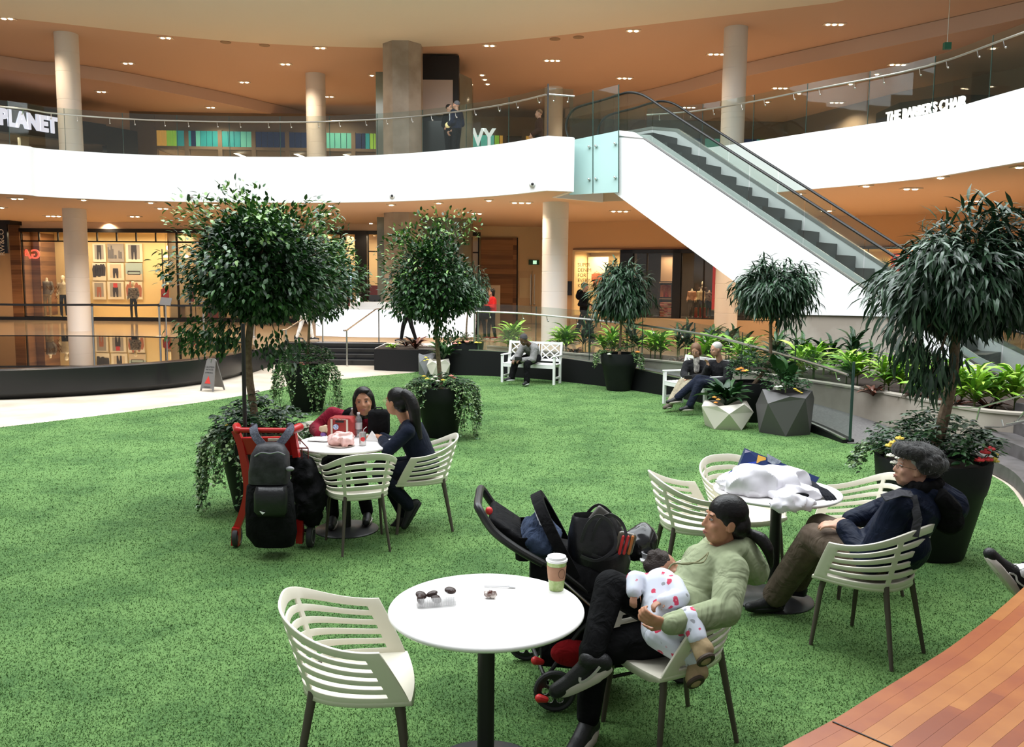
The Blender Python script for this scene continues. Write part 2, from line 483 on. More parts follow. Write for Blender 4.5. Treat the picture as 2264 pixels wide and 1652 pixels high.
# black curb beside the turf and the ramp behind it
cl = [P2(p) for p in curb]
n = len(cl)
keypx = [(0,0.55),(0.10,0.60),(0.22,0.58),(0.38,0.50),(0.55,0.42),(0.72,0.32),(0.88,0.16),(1.0,0.05)]
def interp(t, ks):
    for i in range(len(ks)-1):
        if t <= ks[i+1][0]:
            return ks[i][1] + (ks[i+1][1]-ks[i][1])*(t-ks[i][0])/(ks[i+1][0]-ks[i][0])
    return ks[-1][1]
acc = [0.0]
for i in range(1, n): acc.append(acc[-1] + (Vector(cl[i])-Vector(cl[i-1])).length)
curbz = [interp(a/acc[-1], keypx) for a in acc]
inner = poly_offset(cl, 0.09)
struct('wall_curb', wall_strip(MB(), inner, 0.0, curbz, 0.18), M_curb)
struct('trim_5', wall_strip(MB(), poly_offset(cl, 0.03), curbz, [z+0.02 for z in curbz], 0.05), M_steel)
# ramp surface between the curb and the planter wall
rm = MB(); A = [along([Vector((*p,0)) for p in inner], plen([(*p,0) for p in inner])*t/20)[0] for t in range(2, 21)]
Bw = [along(bedwall[:29], plen(bedwall[:29])*t/20)[0] for t in range(2, 21)]
zr = [min(0.5, max(0.0, z-0.03)) for z in [interp(t/20, keypx)-0.06 for t in range(2, 21)]]; zr[-1] = 0.0
rm.loft([[(a.x,a.y,z-0.05),(a.x,a.y,z),(b.x,b.y,z),(b.x,b.y,z-0.05)] for a,b,z in zip(A,Bw,zr)], cap=True)
M_ramp = mat('grey ramp paving', (0.13,0.12,0.12), 0.6, col2=(0.18,0.17,0.165), nscale=30)
struct('floor_ramp', rm, M_ramp, smooth=0)
struct('floor_ramp_landing', MB().prism([(4.75,11.85),(5.3,11.65),(6.1,11.35),(6.45,11.2),(6.0,12.5),(5.45,13.8)], -0.01, 0.012), M_ramp)
# planter wall
struct('wall_planter', wall_strip(MB(), [P2(p) for p in bedwall], -0.1, 0.56, 0.14), M_conc)
struct('trim_6', wall_strip(MB(), [P2(p) for p in bedwall], 0.56, 0.59, 0.18), mat('concrete coping', (0.36,0.32,0.27), 0.7))
bed = [P2(p) for p in bedwall] + [(12,13),(9.5,15.5),(6.0,18.5),(3.2,20.6),(1.2,21.2)]
struct('floor_planter_soil', MB().prism(bed, 0.1, 0.5), mat('dark planter soil', (0.03,0.02,0.015), 0.95, bump=0.6, bscale=40))

# terrace steps at the far right
M_dk = mat('dark grey terrace paving', (0.075,0.068,0.066), 0.6, col2=(0.11,0.10,0.10), nscale=6)
rl = [P2(p) for p in rightline]
for i in range(4):
    off = 0.02 - 0.34*i
    ln = poly_offset(rl[8:] + [(4.75,4.9),(3.9,3.6),(3.1,2.7),(2.4,1.7),(2.1,-1.5)], 0.0)
    pts = [(p[0]+0.05+0.36*i, p[1]+0.10*i) for p in ln]
    struct('floor_terrace_step', MB().prism(pts + [(12,-1.5),(12,11.0)], 0.0, 0.16*(i+1)), M_dk)

# ------------------------------------------------------------------ mezzanine slab and fascia
fas_px = [(0,427),(85,433),(170,437.5),(300,442.5),(450,445.5),(600,447),(720,447),(860,444.5),(960,440.5),(1060,434.5),(1140,428),(1209,420)]
fasL = [onz(x,y,ZG) for x,y in fas_px]
fasL = [Vector((-24,17.5,ZG)), Vector((-18.6,20.9,ZG))] + fasL
fasR = [Vector((3.5,23.0,ZG))] + [Vector((q.x,q.y,ZG)) for q in [onz(a,b,ZF) for a,b in ((1530,331),(1644,317),(1793,294),(2041,256),(2264,196))]]
fasR += [fasR[-1]+Vector((.75,-3.0,0)), fasR[-1]+Vector((1.2,-7.5,0)), fasR[-1]+Vector((1.2,-14.0,0))]
fL = smooth_poly(fasL, 4); fR = smooth_poly(fasR, 4)
notch = [(1.40,20.8),(1.05,22.3),(2.4,23.5)]
edge = [P2(p) for p in fL] + notch + [P2(p) for p in fR]
slab = edge + [(45,0),(45,60),(-45,60),(-45,15)]
# soffit, deck and white fascia
struct('ceiling_lower', MB().prism(slab, ZG, ZG+0.25), M_lceil, smooth=0)
struct('floor_upper', MB().prism(slab, ZU-0.2, ZU), M_ufl, smooth=0)
struct('wall_fascia_left', wall_strip(MB(), [P2(p) for p in fL] + [(1.40,20.8)], ZG-0.02, ZF, 0.12), M_white, smooth=70)
struct('wall_fascia_right', wall_strip(MB(), [P2(p) for p in fR], ZG-0.02, ZF, 0.12), M_white)
struct('wall_fascia_back', wall_strip(MB(), notch, ZG-0.02, ZF, 0.1), M_white)

# ------------------------------------------------------------------ upper ceiling
oval_px = [(0,35),(130,49),(250,63),(370,76),(500,88),(620,96),(740,101),(860,103),(980,99),(1100,90),(1200,80),(1300,68),(1400,56),(1500,44),(1700,20),(1850,2)]
ov = smooth_poly([onz(x,y,ZC) for x,y in oval_px], 3)
inner_e = [(-16,21.5),(-8,22.6),(0,22.8),(8,21.9),(13,19.4)]
c1 = [(-45,60)] + [(-45,18)] + [(-20,18.0),(-16.8,22.6)] + [P2(p) for p in ov] + [(13.5,18.5),(15,12),(15,-3),(45,-3),(45,60)]
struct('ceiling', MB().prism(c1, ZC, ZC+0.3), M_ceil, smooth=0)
# inner ceiling with daylight in its colour, dished: it climbs gently towards the roof light
im = MB(); rows = []
oo = [P2(p) for p in ov]
oo = [(-20,18.0)] + oo + [(13.6,18.4),(14.9,12.0),(15,-3)]
cc = (-1.0, 8.0)
for t in (0.0, 0.012, 0.10, 0.2, 0.32):
    z = ZC - 0.10 + 0.0 if t > 0 else ZC
    z += 0.9*max(0, t-0.05)
    rows.append([(x+(cc[0]-x)*t, y+(cc[1]-y)*t, z) for x, y in oo])
im.loft(rows, closed=False)
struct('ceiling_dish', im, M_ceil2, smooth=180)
# roof-light well above the dish and the hall behind the photographer
wl = [r_ for r_ in rows[-1]]
struct('wall_roof_well', MB().loft([[ (x,y,z-0.02) for x,y,z in wl], [(x,y,13.0) for x,y,z in wl]], closed=False), M_white)
# lower bulkheads further back
bl = smooth_poly([onz(0,120,ZC) + Vector((-6,-7,0)), onz(0,122,ZC), onz(142,139,ZC), onz(280,160,ZC), onz(500,205,ZC), onz(690,250,ZC)], 4)
br = smooth_poly([onz(1250,240,ZC), onz(1480,187,ZC), onz(1650,139,ZC), onz(1960,70,ZC), onz(2264,2,ZC), onz(2500,-60,ZC)], 4)
for k, ln, cl_ in ((0, bl, [(-9,60),(-45,60),(-45,20)]), (1, br, [(45,10),(45,60),(3,60)])):
    struct('ceiling_bulkhead_%s' % ('left','right')[k], MB().prism([P2(p) for p in ln] + cl_, ZD, ZC-0.01), mat('brown back ceiling paint', (0.62,0.44,0.34), 0.8, spec=0.1))
    struct('trim_%d' % (7+k), wall_strip(MB(), [P2(p) for p in ln], ZD-0.002, ZC-0.012, 0.03), M_band)

# ------------------------------------------------------------------ columns
def column(x, y, r, z0, z1, joints, name='column'):
    mb = MB(); prof = [(r, z0)]
    for j in joints: prof += [(r, j-0.012), (r*0.985, j-0.008), (r*0.985, j+0.008), (r, j+0.012)]
    prof.append((r, z1))
    mb.lathe(prof, (x,y,0), 32)
    return struct(name, mb, M_col, smooth=50)
c1p = onz(166, 88, ZC); c1p = Vector((c1p.x, c1p.y+0.3, 0)); c1p = Vector((-14.05, 27.6, 0))
c4p = onz(1626, 62, ZC); c4p = Vector((c4p.x+0.02, c4p.y, 0))
c2p = Vector((-7.4, 32.6, 0)); c5p = Vector((1.55, 34.5, 0))
c3p = Vector((1.17, 23.9, 0))
for i, (p, r_) in enumerate(((c1p, 0.35),(c2p, 0.36),(c4p, 0.35))):
    column(p.x, p.y, r_, FL, ZG, (1.3,1.75,2.2,2.95,3.7,4.1))
    column(p.x, p.y, r_, ZU, ZC, (6.4,6.85,7.3,7.75,8.6,9.2))
column(c3p.x, c3p.y, 0.36, FL, ZG, (1.95,2.5,2.95,3.4,3.95))
column(c5p.x, c5p.y, 0.36, ZU, ZC, (6.4,7.1,7.8,8.6))
# rough octagonal stone column and the lift tower behind it
cx_, cy_ = -3.6, 28.3
for z0, z1 in ((FL,ZG),(ZU,ZC)):
    struct('column', MB().lathe([(0.66,z0),(0.66,z1)], (cx_,cy_,0), 8, a0=PI/8), M_concd, smooth=0)
M_lift = mat('green grey lift glass', (0.16,0.19,0.165), 0.12, col2=(0.22,0.26,0.23), nscale=1.0, spec=0.7)
tw = [(-4.75,30.0),(-4.75,32.4),(-1.52,32.4),(-1.52,30.9),(-1.95,30.0)]
for z0, z1 in ((FL,ZG),(ZU,ZC-0.5)):
    struct('wall_lift_tower', MB().prism(tw, z0, z1), M_lift)
# black portal with a pale screen on the tower
pt = thing('lift_portal', 'black lift surround with a blank pale screen beside the stone column', 'lift', (-2.5,29.6,ZU), world=True)
MB().box((-2.55,29.75,ZU+2.05),(1.35,0.5,4.1)).build('surround', M_black, pt)
MB().box((-2.65,29.47,ZU+2.72),(1.15,0.06,1.15)).build('screen', mat('pale blank screen', (0.50,0.42,0.38), 0.5), pt)
MB().box((-2.65,29.45,ZU+1.0),(1.1,0.06,1.9)).build('door', mat('dark lift door', (0.02,0.024,0.022), 0.15), pt)
# ------------------------------------------------------------------ escalator from the mezzanine down to the concourse
P0 = ony(1400,292,20.4); P1 = ony(1955,670,16.3)
eh = Vector((P1.x-P0.x, P1.y-P0.y, 0)); run = eh.length; eh.normalize(); ek = (P0.z-P1.z)/run
en = Vector((-eh.y, eh.x, 0))                       # away from the camera
if en.y < 0: en = -en
def E(t, w, z): return Vector((P0.x,P0.y,0)) + eh*t + en*w + Vector((0,0,z))
zs = lambda t: P0.z - ek*t
T_END = (P0.z-0.62)/ek
M_step = mat('ribbed dark step metal', (0.05,0.052,0.05), 0.45, 0.3)
M_skirt = mat('grey escalator skirt', (0.55,0.56,0.55), 0.35, 0.1)
M_rub = mat('black rubber handrail', (0.012,0.012,0.012), 0.45)
esc = thing('escalator', 'white sided escalator with clear glass balustrades climbing to the mezzanine', 'escalator', tuple(E(4.0,0.6,FL)), world=True)
def eprism(mb, poly, w0, w1):
    rings = [[tuple(E(t,w,z)) for t,z in poly] for w in (w0,w1)]
    return mb.loft(rings, cap=True)
tA = -0.27
zb = 1.56                                           # underside where it lands on the concrete plinth
tl = (zs(0)-3.95-zb)/ek                             # where the sloping soffit meets the plinth level
soff = lambda t: None
t_s = 3.55
lo0 = ZG-0.05
poly = [(tA, zs(0)+0.02), (0.0, zs(0)+0.0), (T_END-0.2, zs(T_END-0.2)-0.02), (T_END-0.2, zb-0.9), (T_END-0.9, zb-0.9),
        ]
# side panel outline found from the photographed corners
def on_side(px, py):
    d = ray(px,py); o = Vector((0,0,CAMZ)); q = Vector((P0.x,P0.y,0)); k = (q-o).dot(en)/d.dot(en); p = o+d*k
    return (p-Vector((P0.x,P0.y,0))).dot(eh), p.z
sA, sB, sC, sD = on_side(1367,288), on_side(1358,426), on_side(1722,695), on_side(1975,700)
# continue the run down to its landing
side = [sA, (0.0,zs(0)), (T_END, zs(T_END)), (T_END+0.9, 0.62), (T_END+0.9, FL), (T_END-0.6, FL), (sD[0]+0.1, sD[1]), (sC[0], sC[1]), sB]
eprism(MB(), side, -0.02, 0.10).build('side_panel', M_white, esc, smooth=20)
eprism(MB(), side, 1.42, 1.54).build('side_panel', M_white, esc, smooth=20)
sb = [(sB[0],sB[1]),(sC[0],sC[1]),(sC[0]+0.02,sC[1]+0.05),(sB[0]+0.02,sB[1]+0.06)]
eprism(MB(), sb, 0.0, 1.5).build('soffit', M_white, esc, smooth=0)
# polished edge strip and skirts
def follow(t0, t1, dz, n=14, top=True):
    pts = []
    if top: pts += [(-1.9, zs(0)-0.12+dz), (-0.9, zs(0)-0.12+dz), (-0.35, zs(0)-0.10+dz), (0.1, zs(0)-0.12+dz+(-ek*0.1))]
    for i in range(n+1):
        t = t0 + (t1-t0)*i/n; pts.append((t, zs(t)+dz))
    return pts
pth = follow(0.35, T_END-0.3, 0.02) + [(T_END+0.2, 0.60), (T_END+1.1, 0.58)]
MB().strip([E(t,0.04,z+0.015) for t,z in pth], 0.13, 0.03).build('edge_strip', M_steel, esc)
for w, dz in ((0.16, 0.02), (1.26, 0.02)):
    p2 = [(t, z+0.0) for t,z in pth]
    low = [(t, z-0.02) for t,z in p2]; hi = [(t, z+(0.34 if w > 1 else 0.12)) for t,z in p2]
    mb = MB(); mb.loft([[tuple(E(a[0],w,a[1])),tuple(E(b[0],w,b[1])),tuple(E(b[0],w+0.05,b[1])),tuple(E(a[0],w+0.05,a[1]))] for a,b in zip(low,hi)], cap=True)
    mb.build('skirt', M_skirt, esc, smooth=30)
mb = MB(); mb.strip([E(t,1.31,z+0.38) for t,z in pth], 0.12, 0.07); mb.build('edge_strip', M_steel, esc)
# steps
stp = MB(); nst = int(T_END/0.405)
for i in range(nst):
    t = 0.0 + 0.405*i; z = zs(t)-0.03
    stp.loft([[tuple(E(t,w,z-0.34)),tuple(E(t,w,z)),tuple(E(t+0.405,w,z)),tuple(E(t+0.405,w,z-0.34-ek*0.2))] for w in (0.21,1.25)], cap=True)
stp.build('steps', M_step, esc, smooth=0)
# glass balustrades and handrails
for w in (0.05, 1.35):
    hr = [(-1.72,zs(0)-0.10),(-1.98,zs(0)+0.05),(-2.10,zs(0)+0.38),(-1.98,zs(0)+0.66),(-1.7,zs(0)+0.80),(-1.0,zs(0)+0.86),(-0.5,zs(0)+0.92),(-0.15,zs(0)+0.93),(0.25,zs(0)+0.80)]
    for i in range(12):
        t = 0.8 + (T_END-0.9)*i/11; hr.append((t, zs(t)+0.96))
    hr += [(T_END+0.4, 1.42), (T_END+0.9, 1.36), (T_END+1.25, 1.15), (T_END+1.3, 0.9), (T_END+1.1, 0.72)]
    if w > 1: hr = [(t+0.0, z) for t, z in hr]
    hr3 = smooth_poly([Vector((t, z, 0)) for t, z in hr], 4)
    MB().tube([E(p.x, w, p.y) for p in hr3], 0.036, 8, flat=0.8).build('handrail', M_rub, esc)
    # panes between skirt and rail
    ts = [-1.9,-0.6,0.5] + [0.5+ (T_END-0.4)*i/6 for i in range(1,7)] + [T_END+1.1]
    def rail_z(t):
        best = None
        for a, b in zip(hr3, hr3[1:]):
            if (a.x-t)*(b.x-t) <= 0 and abs(b.x-a.x) > 1e-6:
                z = a.y+(b.y-a.y)*(t-a.x)/(b.x-a.x); best = z if best is None else max(best, z)
        return best if best is not None else zs(t)+0.8
    def base_z(t):
        return zs(0)-0.1 if t < 0 else max(zs(t), 0.6)
    for a, b in zip(ts, ts[1:]):
        k = 5; rr = []
        for i in range(k+1):
            t = a+0.01+(b-a-0.02)*i/k; rr.append([tuple(E(t,w-0.005,base_z(t))),tuple(E(t,w-0.005,rail_z(t)-0.02)),tuple(E(t,w+0.005,rail_z(t)-0.02)),tuple(E(t,w+0.005,base_z(t)))])
        MB().loft(rr, cap=True).build('glass_pane', M_glass, esc, smooth=0)
# landing deck of the escalator
struct('floor_escalator_landing', eprism(MB(), [(-3.2,ZU-0.15),(-3.2,ZU-0.01),(0.1,ZU-0.01),(0.1,ZU-0.15)], 0.11, 1.41), M_step, smooth=0)
# concrete plinth below
pl = [on_side(1722,697), (sD[0]+0.1,sD[1]), (T_END-0.55,FL+0.01), (T_END-0.2,0.1), (on_side(1722,697)[0], 0.1)]
struct('wall_plinth', eprism(MB(), pl, 0.03, 1.47), M_conc, smooth=0)

# frosted glass screens with stand-off bolts beside the escalator landing
scr = thing('glass_screen', 'tall frosted pale green glass screen with bolts beside the escalator top', 'glass screen', (2.0,20.8,ZG), world=True)
def qpt(px, py, u):   # point on the vertical plane from (1.42,21.45) to (2.60,20.42)
    a = Vector((1.42,21.45,0)); b = Vector((2.60,20.42,0)); t_ = (b-a).normalized(); nn = Vector((-t_.y,t_.x,0))
    d = ray(px,py); k = (a-Vector((0,0,CAMZ))).dot(nn)/d.dot(nn); p = Vector((0,0,CAMZ))+d*k; return p - nn*abs(u)*(1 if nn.y>0 else -1)
for xa, xb in ((1259,1310),(1312,1367)):
    def q(x, yb): return qpt(x, yb, 0.0)
    def zf(x, za, zb_): return za+(zb_-za)*(x-1259)/(1367-1259)
    for nm, ya, yb, m in (('frosted_pane', lambda x: zf(x,431,425), lambda x: zf(x,311,289), M_frost), ('clear_pane', lambda x: zf(x,311,289), lambda x: zf(x,216,187), M_glass)):
        a0, a1, b1, b0 = q(xa,ya(xa)), q(xb,ya(xb)), q(xb,yb(xb)), q(xa,yb(xa))
        o_ = Vector((0,0.015,0))
        mb = MB(); mb.loft([[a0,a1,b1,b0],[a0+o_,a1+o_,b1+o_,b0+o_]], cap=True); mb.build(nm, m, scr, smooth=0)
    for bx in ((xa+7) if xa==1259 else xa+7, xb-6):
        for by in (zf(bx,400,392), zf(bx,331,317)):
            c = qpt(bx, by, 0.02)
            MB().cap(c, c+Vector((-0.02,-0.05,0)), 0.035, 0.03, 10).build('bolt', M_chrome, scr)
for x in (1311,1368):
    a, b = qpt(x, 426, 0.0), qpt(x, 200 if x < 1340 else 187, 0.0)
    MB().tube([a,b], 0.012, 6).build('edge_trim', M_gedge, scr)

# ------------------------------------------------------------------ glass balustrades
def balustrade(name, label, line, zb, gh, rh, pane, side=1, rail_r=0.021, setin=0.05, posts=False, off_br=0.06):
    """line: 2D points; zb(s01) base height; gh pane height; rh rail height above the base"""
    L = plen([(*p,0) for p in line]); l3 = [Vector((*p,0)) for p in line]
    p0 = l3[0]
    t = thing(name, label, 'balustrade', (p0.x,p0.y,zb(0)), world=True)
    n = max(1, round(L/pane)); rails = []
    for i in range(n):
        a = i*L/n+0.006; b = (i+1)*L/n-0.006; rr = []
        for k in range(4):
            s = a+(b-a)*k/3; p, d = along(l3, s); z = zb(s/L); nn = Vector((-d.y,d.x,0))*0.006
            rr.append([p-nn+Vector((0,0,z)), p-nn+Vector((0,0,z+gh)), p+nn+Vector((0,0,z+gh)), p+nn+Vector((0,0,z))])
        MB().loft(rr, cap=True).build('glass_pane', M_glass, t, smooth=0)
        if i:
            p, d = along(l3, i*L/n); z = zb(i/n)
            MB().box(p+Vector((0,0,z+gh/2)), (0.012,0.014,gh), rz=math.atan2(d.y,d.x)).build('pane_joint', M_gedge, t, smooth=0)
        for f in (0.22, 0.78):
            s = a+(b-a)*f; p, d = along(l3, s); z = zb(s/L); nn = Vector((-d.y,d.x,0))*side
            MB().tube([p+Vector((0,0,z+rh-0.13)), p+nn*0.03+Vector((0,0,z+rh-0.12)), p+nn*off_br+Vector((0,0,z+rh-0.02))], 0.008, 5).ell(p+Vector((0,0,z+rh-0.13)), 0.022, n=8, m=5).build('rail_bracket', M_chrome, t)
    m = max(12, int(L/0.6))
    rp = []
    for i in range(m+1):
        p, d = along(l3, L*i/m); nn = Vector((-d.y,d.x,0))*side
        rp.append(p+nn*off_br+Vector((0,0,zb(i/m)+rh)))
    MB().tube(rp, rail_r, 8).build('handrail', M_steel, t)
    return t
fasL2 = [P2(p) for p in fL[4:]]
balustrade('glass_balustrade', 'clear glass balustrade with steel handrail along the left mezzanine edge', fasL2, lambda s: ZF, 1.12, 0.95, 1.45, side=-1)
fR2 = [P2(p) for p in fR]
balustrade('glass_balustrade', 'clear glass balustrade with steel handrail along the right mezzanine edge beyond the escalator', fR2, lambda s: ZF, 1.12, 0.95, 1.45, side=-1)
balustrade('glass_balustrade', 'short glass balustrade at the corner of the mezzanine before the escalator', [P2(fL[-1]), (1.40,20.8)], lambda s: ZF, 1.12, 0.95, 0.6, side=-1)
MB_p = P2(fL[-1])
tag(MB().box((MB_p[0],MB_p[1],ZF+0.6),(0.035,0.035,1.2)).build('balustrade_post', M_black, smooth=0), 'dark post at the mezzanine corner left of the escalator', 'post')
# along the ramp
rl_c = [P2(along([Vector((*p,0)) for p in inner], plen([(*p,0) for p in inner])*t/30)[0]) for t in range(4, 31)]
def ramp_z(s): return interp(4/30+s*26/30, keypx)+0.02
balustrade('ramp_balustrade', 'glass balustrade with steel handrail following the ramp above the black curb', rl_c, ramp_z, 1.08, 0.90, 1.55, side=-1)
pp = onz(1105,770,0.6)
po = thing('railing_post', 'steel end post of the ramp railing beside the plants', 'post', (rl_c[0][0], rl_c[0][1], 0.6), world=True)
for dx in (0,0.09): MB().box((rl_c[0][0]+dx-0.06, rl_c[0][1]+0.05, 1.08),(0.03,0.03,0.95)).build('upright', M_steel, po)
# end post
pe = rl_c[-1]
tag(MB().box((pe[0]+0.01,pe[1]-0.03,0.60),(0.03,0.03,1.12)).build('railing_post', M_gedge, smooth=0), 'dark end post of the ramp railing by the lawn', 'post')

# stair handrails
def stair_rail(x, label):
    t = thing('stair_handrail', label, 'handrail', (x,22.1,0), world=True)
    zt = FL+0.92
    MB().tube([(x,21.95,0.0),(x,21.95,0.93)], 0.022, 8).build('post', M_steel, t)
    MB().tube([(x+0.55,23.75,FL),(x+0.55,23.75,zt+0.02)], 0.022, 8).build('post', M_steel, t)
    MB().tube([(x-0.06,21.85,0.93),(x,21.95,0.93),(x+0.5,23.55,zt),(x+0.62,23.95,zt)], 0.022, 8).build('rail', M_steel, t)
    return t
xm = onz(770,805,0).x
stair_rail(-4.28, 'steel handrail in the middle of the black steps')
stair_rail(-5.85, 'steel handrail at the left end of the black steps behind the potted tree')
# security cameras on the fascia
for k, (px, py, d) in enumerate(((421,432,'above the large ficus tree'),(868,433,'below the stone column'),(1177,407,'near the escalator corner'))):
    best = min(range(len(fL)-1), key=lambda i: abs(px-(W_/2+F_*(fL[i]-Vector((0,0,CAMZ))).dot(_R)/(fL[i]-Vector((0,0,CAMZ))).dot(_F))))
    Yd = fL[best].y - 0.08; p = ony(px, py, Yd)
    t = thing('security_camera', 'small white security camera on the white fascia '+d, 'security camera', tuple(p), world=True, group='cameras on the fascia')
    MB().box((p.x,p.y+0.03,p.z),(0.16,0.06,0.10)).build('mount', M_white, t)
    MB().ell((p.x,p.y-0.04,p.z-0.01),(0.085,0.085,0.075)).build('housing', mat('pale grey plastic', (0.62,0.62,0.62), 0.35), t)
    MB().ell((p.x-0.0,p.y-0.115,p.z-0.01),(0.035,0.02,0.035)).build('lens', M_black, t)
# ------------------------------------------------------------------ recessed ceiling lights
M_lamp = mat('glowing lamp', (1,0.9,0.7), 0.5, emit=(1.0,0.80,0.52), es=18)
M_trimw = mat('lamp trim', (0.75,0.62,0.50), 0.5)
def downlight(px, py, z, n, label, group, power, tilt=0):
    p = onz(px, py, z)
    t = thing('recessed_downlight', label, 'ceiling light', (p.x,p.y,z-0.03), group=group, world=True)
    w = 0.20*n
    MB().box((p.x,p.y,z-0.012),(w+0.05,0.24,0.02)).build('trim', M_trimw, t, smooth=0)
    for i in range(n):
        x = p.x+(i-(n-1)/2)*0.19
        MB().lathe([(0.062,-0.02),(0.055,-0.035),(0.0,-0.045)], (x,p.y,z), 12).build('lamp', M_lamp, t)
    if power: spot((p.x,p.y,z-0.08), power, WARM, 140, 0.1)
UP = 'recessed lamps in the upper ceiling'; LO = 'recessed lamps in the lower ceiling'
LU = 'warm recessed downlight with side by side lamps in the upper ceiling'
LL = 'warm recessed downlight with side by side lamps in the lower ceiling'
upper = [(16,40,2,0),(366,83,2,0),(708,105,2,0),(283,139,2,0),(631,141,2,0),(540,181,2,0),(728,213,2,0),(224,202,2,1),(466,237,2,1),
  (1082,100,2,0),(1400,67,2,0),(1717,3,3,0),(1221,133,3,0),(1845,53,3,0),(1381,172,3,0),(1584,119,3,0),(1725,194,3,1),
  (1240,209,2,0),(1985,142,3,1),(1523,237,3,1),(1850,226,3,1),(2172,183,2,1),(2252,180,2,1)]
for i, (x, y, n, low) in enumerate(upper):
    downlight(x, y, ZD if low else ZC, n, LU, UP, 260 if i % 2 == 0 else 0)
for x, y, low in ((822,166,0),(1066,165,0),(1072,175,0),(1078,185,0),(1939,163,1),(1881,185,1),(2064,140,1),(2196,106,1),(1767,206,1),(1697,225,1)):
    downlight(x, y, ZD if low else ZC, 1, 'small single recessed downlight in the upper ceiling', 'single lamps in the upper ceiling', 0)
lower = [(38,438,2),(118,477,3),(360,460,2),(298,478,2),(722,471,2),(735,503,2),(1054,471,2),(1153,447,3),(1063,507,2),(1120,517,2),
  (1370,466,3),(1372,499,2),(2014,416,2),(2154,443,2),(1827,465,2)]
for i, (x, y, n) in enumerate(lower):
    downlight(x, y, ZG, n, LL, LO, 130)
for x, y in ((185,441),(333,447),(4,458),(476,451),(730,454),(865,452),(970,448),(1081,442),(1915,410),(1767,427.5),(2080,391),(2254,368),(820,493)):
    downlight(x, y, ZG, 1, 'small single recessed downlight in the lower ceiling near the fascia', 'single lamps in the lower ceiling', 45)
# pin lights in the dished ceiling, round vents
for x, y in ((295,30),(495,48),(683,60),(863,60),(1039,54),(1215,37),(1393,9)):
    p = onz(x, y, ZC-0.06); tag(MB().lathe([(0.05,0),(0.04,-0.03),(0.0,-0.035)], (p.x,p.y,ZC+0.0), 10).build('pin_light', M_lamp), 'tiny pin light in the pale inner ceiling', 'ceiling light', 'pin lights in the pale inner ceiling')
for x, y in ((499,93),(585,100),(1227,86),(1279,82)):
    p = onz(x, y, ZC); tag(MB().lathe([(0.17,0),(0.17,-0.015),(0.13,-0.02),(0.0,-0.02)], (p.x,p.y,ZC), 16).build('ceiling_speaker', mat('brown grille', (0.36,0.25,0.17), 0.7)), 'round brown ceiling speaker grille in the upper ceiling', 'ceiling speaker', 'speaker grilles in the upper ceiling')
# fill lamps added for general warm bounce under the lower ceiling, without fittings
for x, y in ((-20,30),(-16,34),(-9,36),(-4,36.5),(3,27),(6.5,24.5),(12,20),(10,22)):
    spot((x,y,ZG-0.1), 150, WARM, 150, 0.15)
# ------------------------------------------------------------------ figures
def cloth(name, col, col2=None, rough=0.85, bump=0.5, scale=9.0, sheen=0.04, fine=0.0):
    """woven cloth with soft folds"""
    if name in MATS: return MATS[name]
    m = mat(name, col, rough, col2=col2 if col2 else tuple(min(1,c*1.25) for c in col), nscale=14, sheen=sheen, spec=0.12)
    nt = m.node_tree; b = nt.nodes['Principled BSDF']
    tc = nt.nodes.new('ShaderNodeTexCoord'); nz = nt.nodes.new('ShaderNodeTexNoise')
    nz.inputs['Scale'].default_value = scale; nz.inputs['Detail'].default_value = 3; nz.inputs['Distortion'].default_value = 1.2
    bp = nt.nodes.new('ShaderNodeBump'); bp.inputs['Strength'].default_value = bump; bp.inputs['Distance'].default_value = 0.045
    nt.links.new(tc.outputs['Object'], nz.inputs['Vector']); nt.links.new(nz.outputs['Fac'], bp.inputs['Height'])
    nt.links.new(bp.outputs['Normal'], b.inputs['Normal'])
    return m
def skin(name, col, col2): return mat(name, col, 0.5, col2=col2, nscale=18, sub=0.12, spec=0.35)
SK_A = skin('light brown skin', (0.42,0.20,0.115), (0.50,0.25,0.15))
SK_B = skin('fair skin', (0.50,0.27,0.18), (0.58,0.33,0.23))
SK_C = skin('dark skin', (0.10,0.055,0.035), (0.15,0.08,0.05))
SK_D = skin('brown skin', (0.36,0.18,0.11), (0.44,0.23,0.15))
M_hair = mat('black hair', (0.005,0.004,0.004), 0.42, spec=0.35, bump=0.25, bscale=70)
M_hairb = mat('brown hair', (0.16,0.08,0.04), 0.5, bump=0.8, bscale=90)
M_hairg = mat('grey hair', (0.55,0.53,0.50), 0.6, bump=0.8, bscale=90)
M_eye = mat('eye white', (0.50,0.44,0.41), 0.3)
M_iris = mat('dark iris', (0.02,0.012,0.01), 0.15)
M_lip = mat('lips', (0.34,0.125,0.10), 0.45)
M_sole = mat('pale shoe sole', (0.62,0.56,0.50), 0.6)
M_shoe = mat('black shoe', (0.012,0.012,0.013), 0.5, bump=0.2, bscale=120)
M_navy = cloth('navy cloth', (0.008,0.011,0.022), rough=0.8)
M_blk = cloth('black cloth', (0.004,0.004,0.0045), (0.008,0.008,0.009), sheen=0)

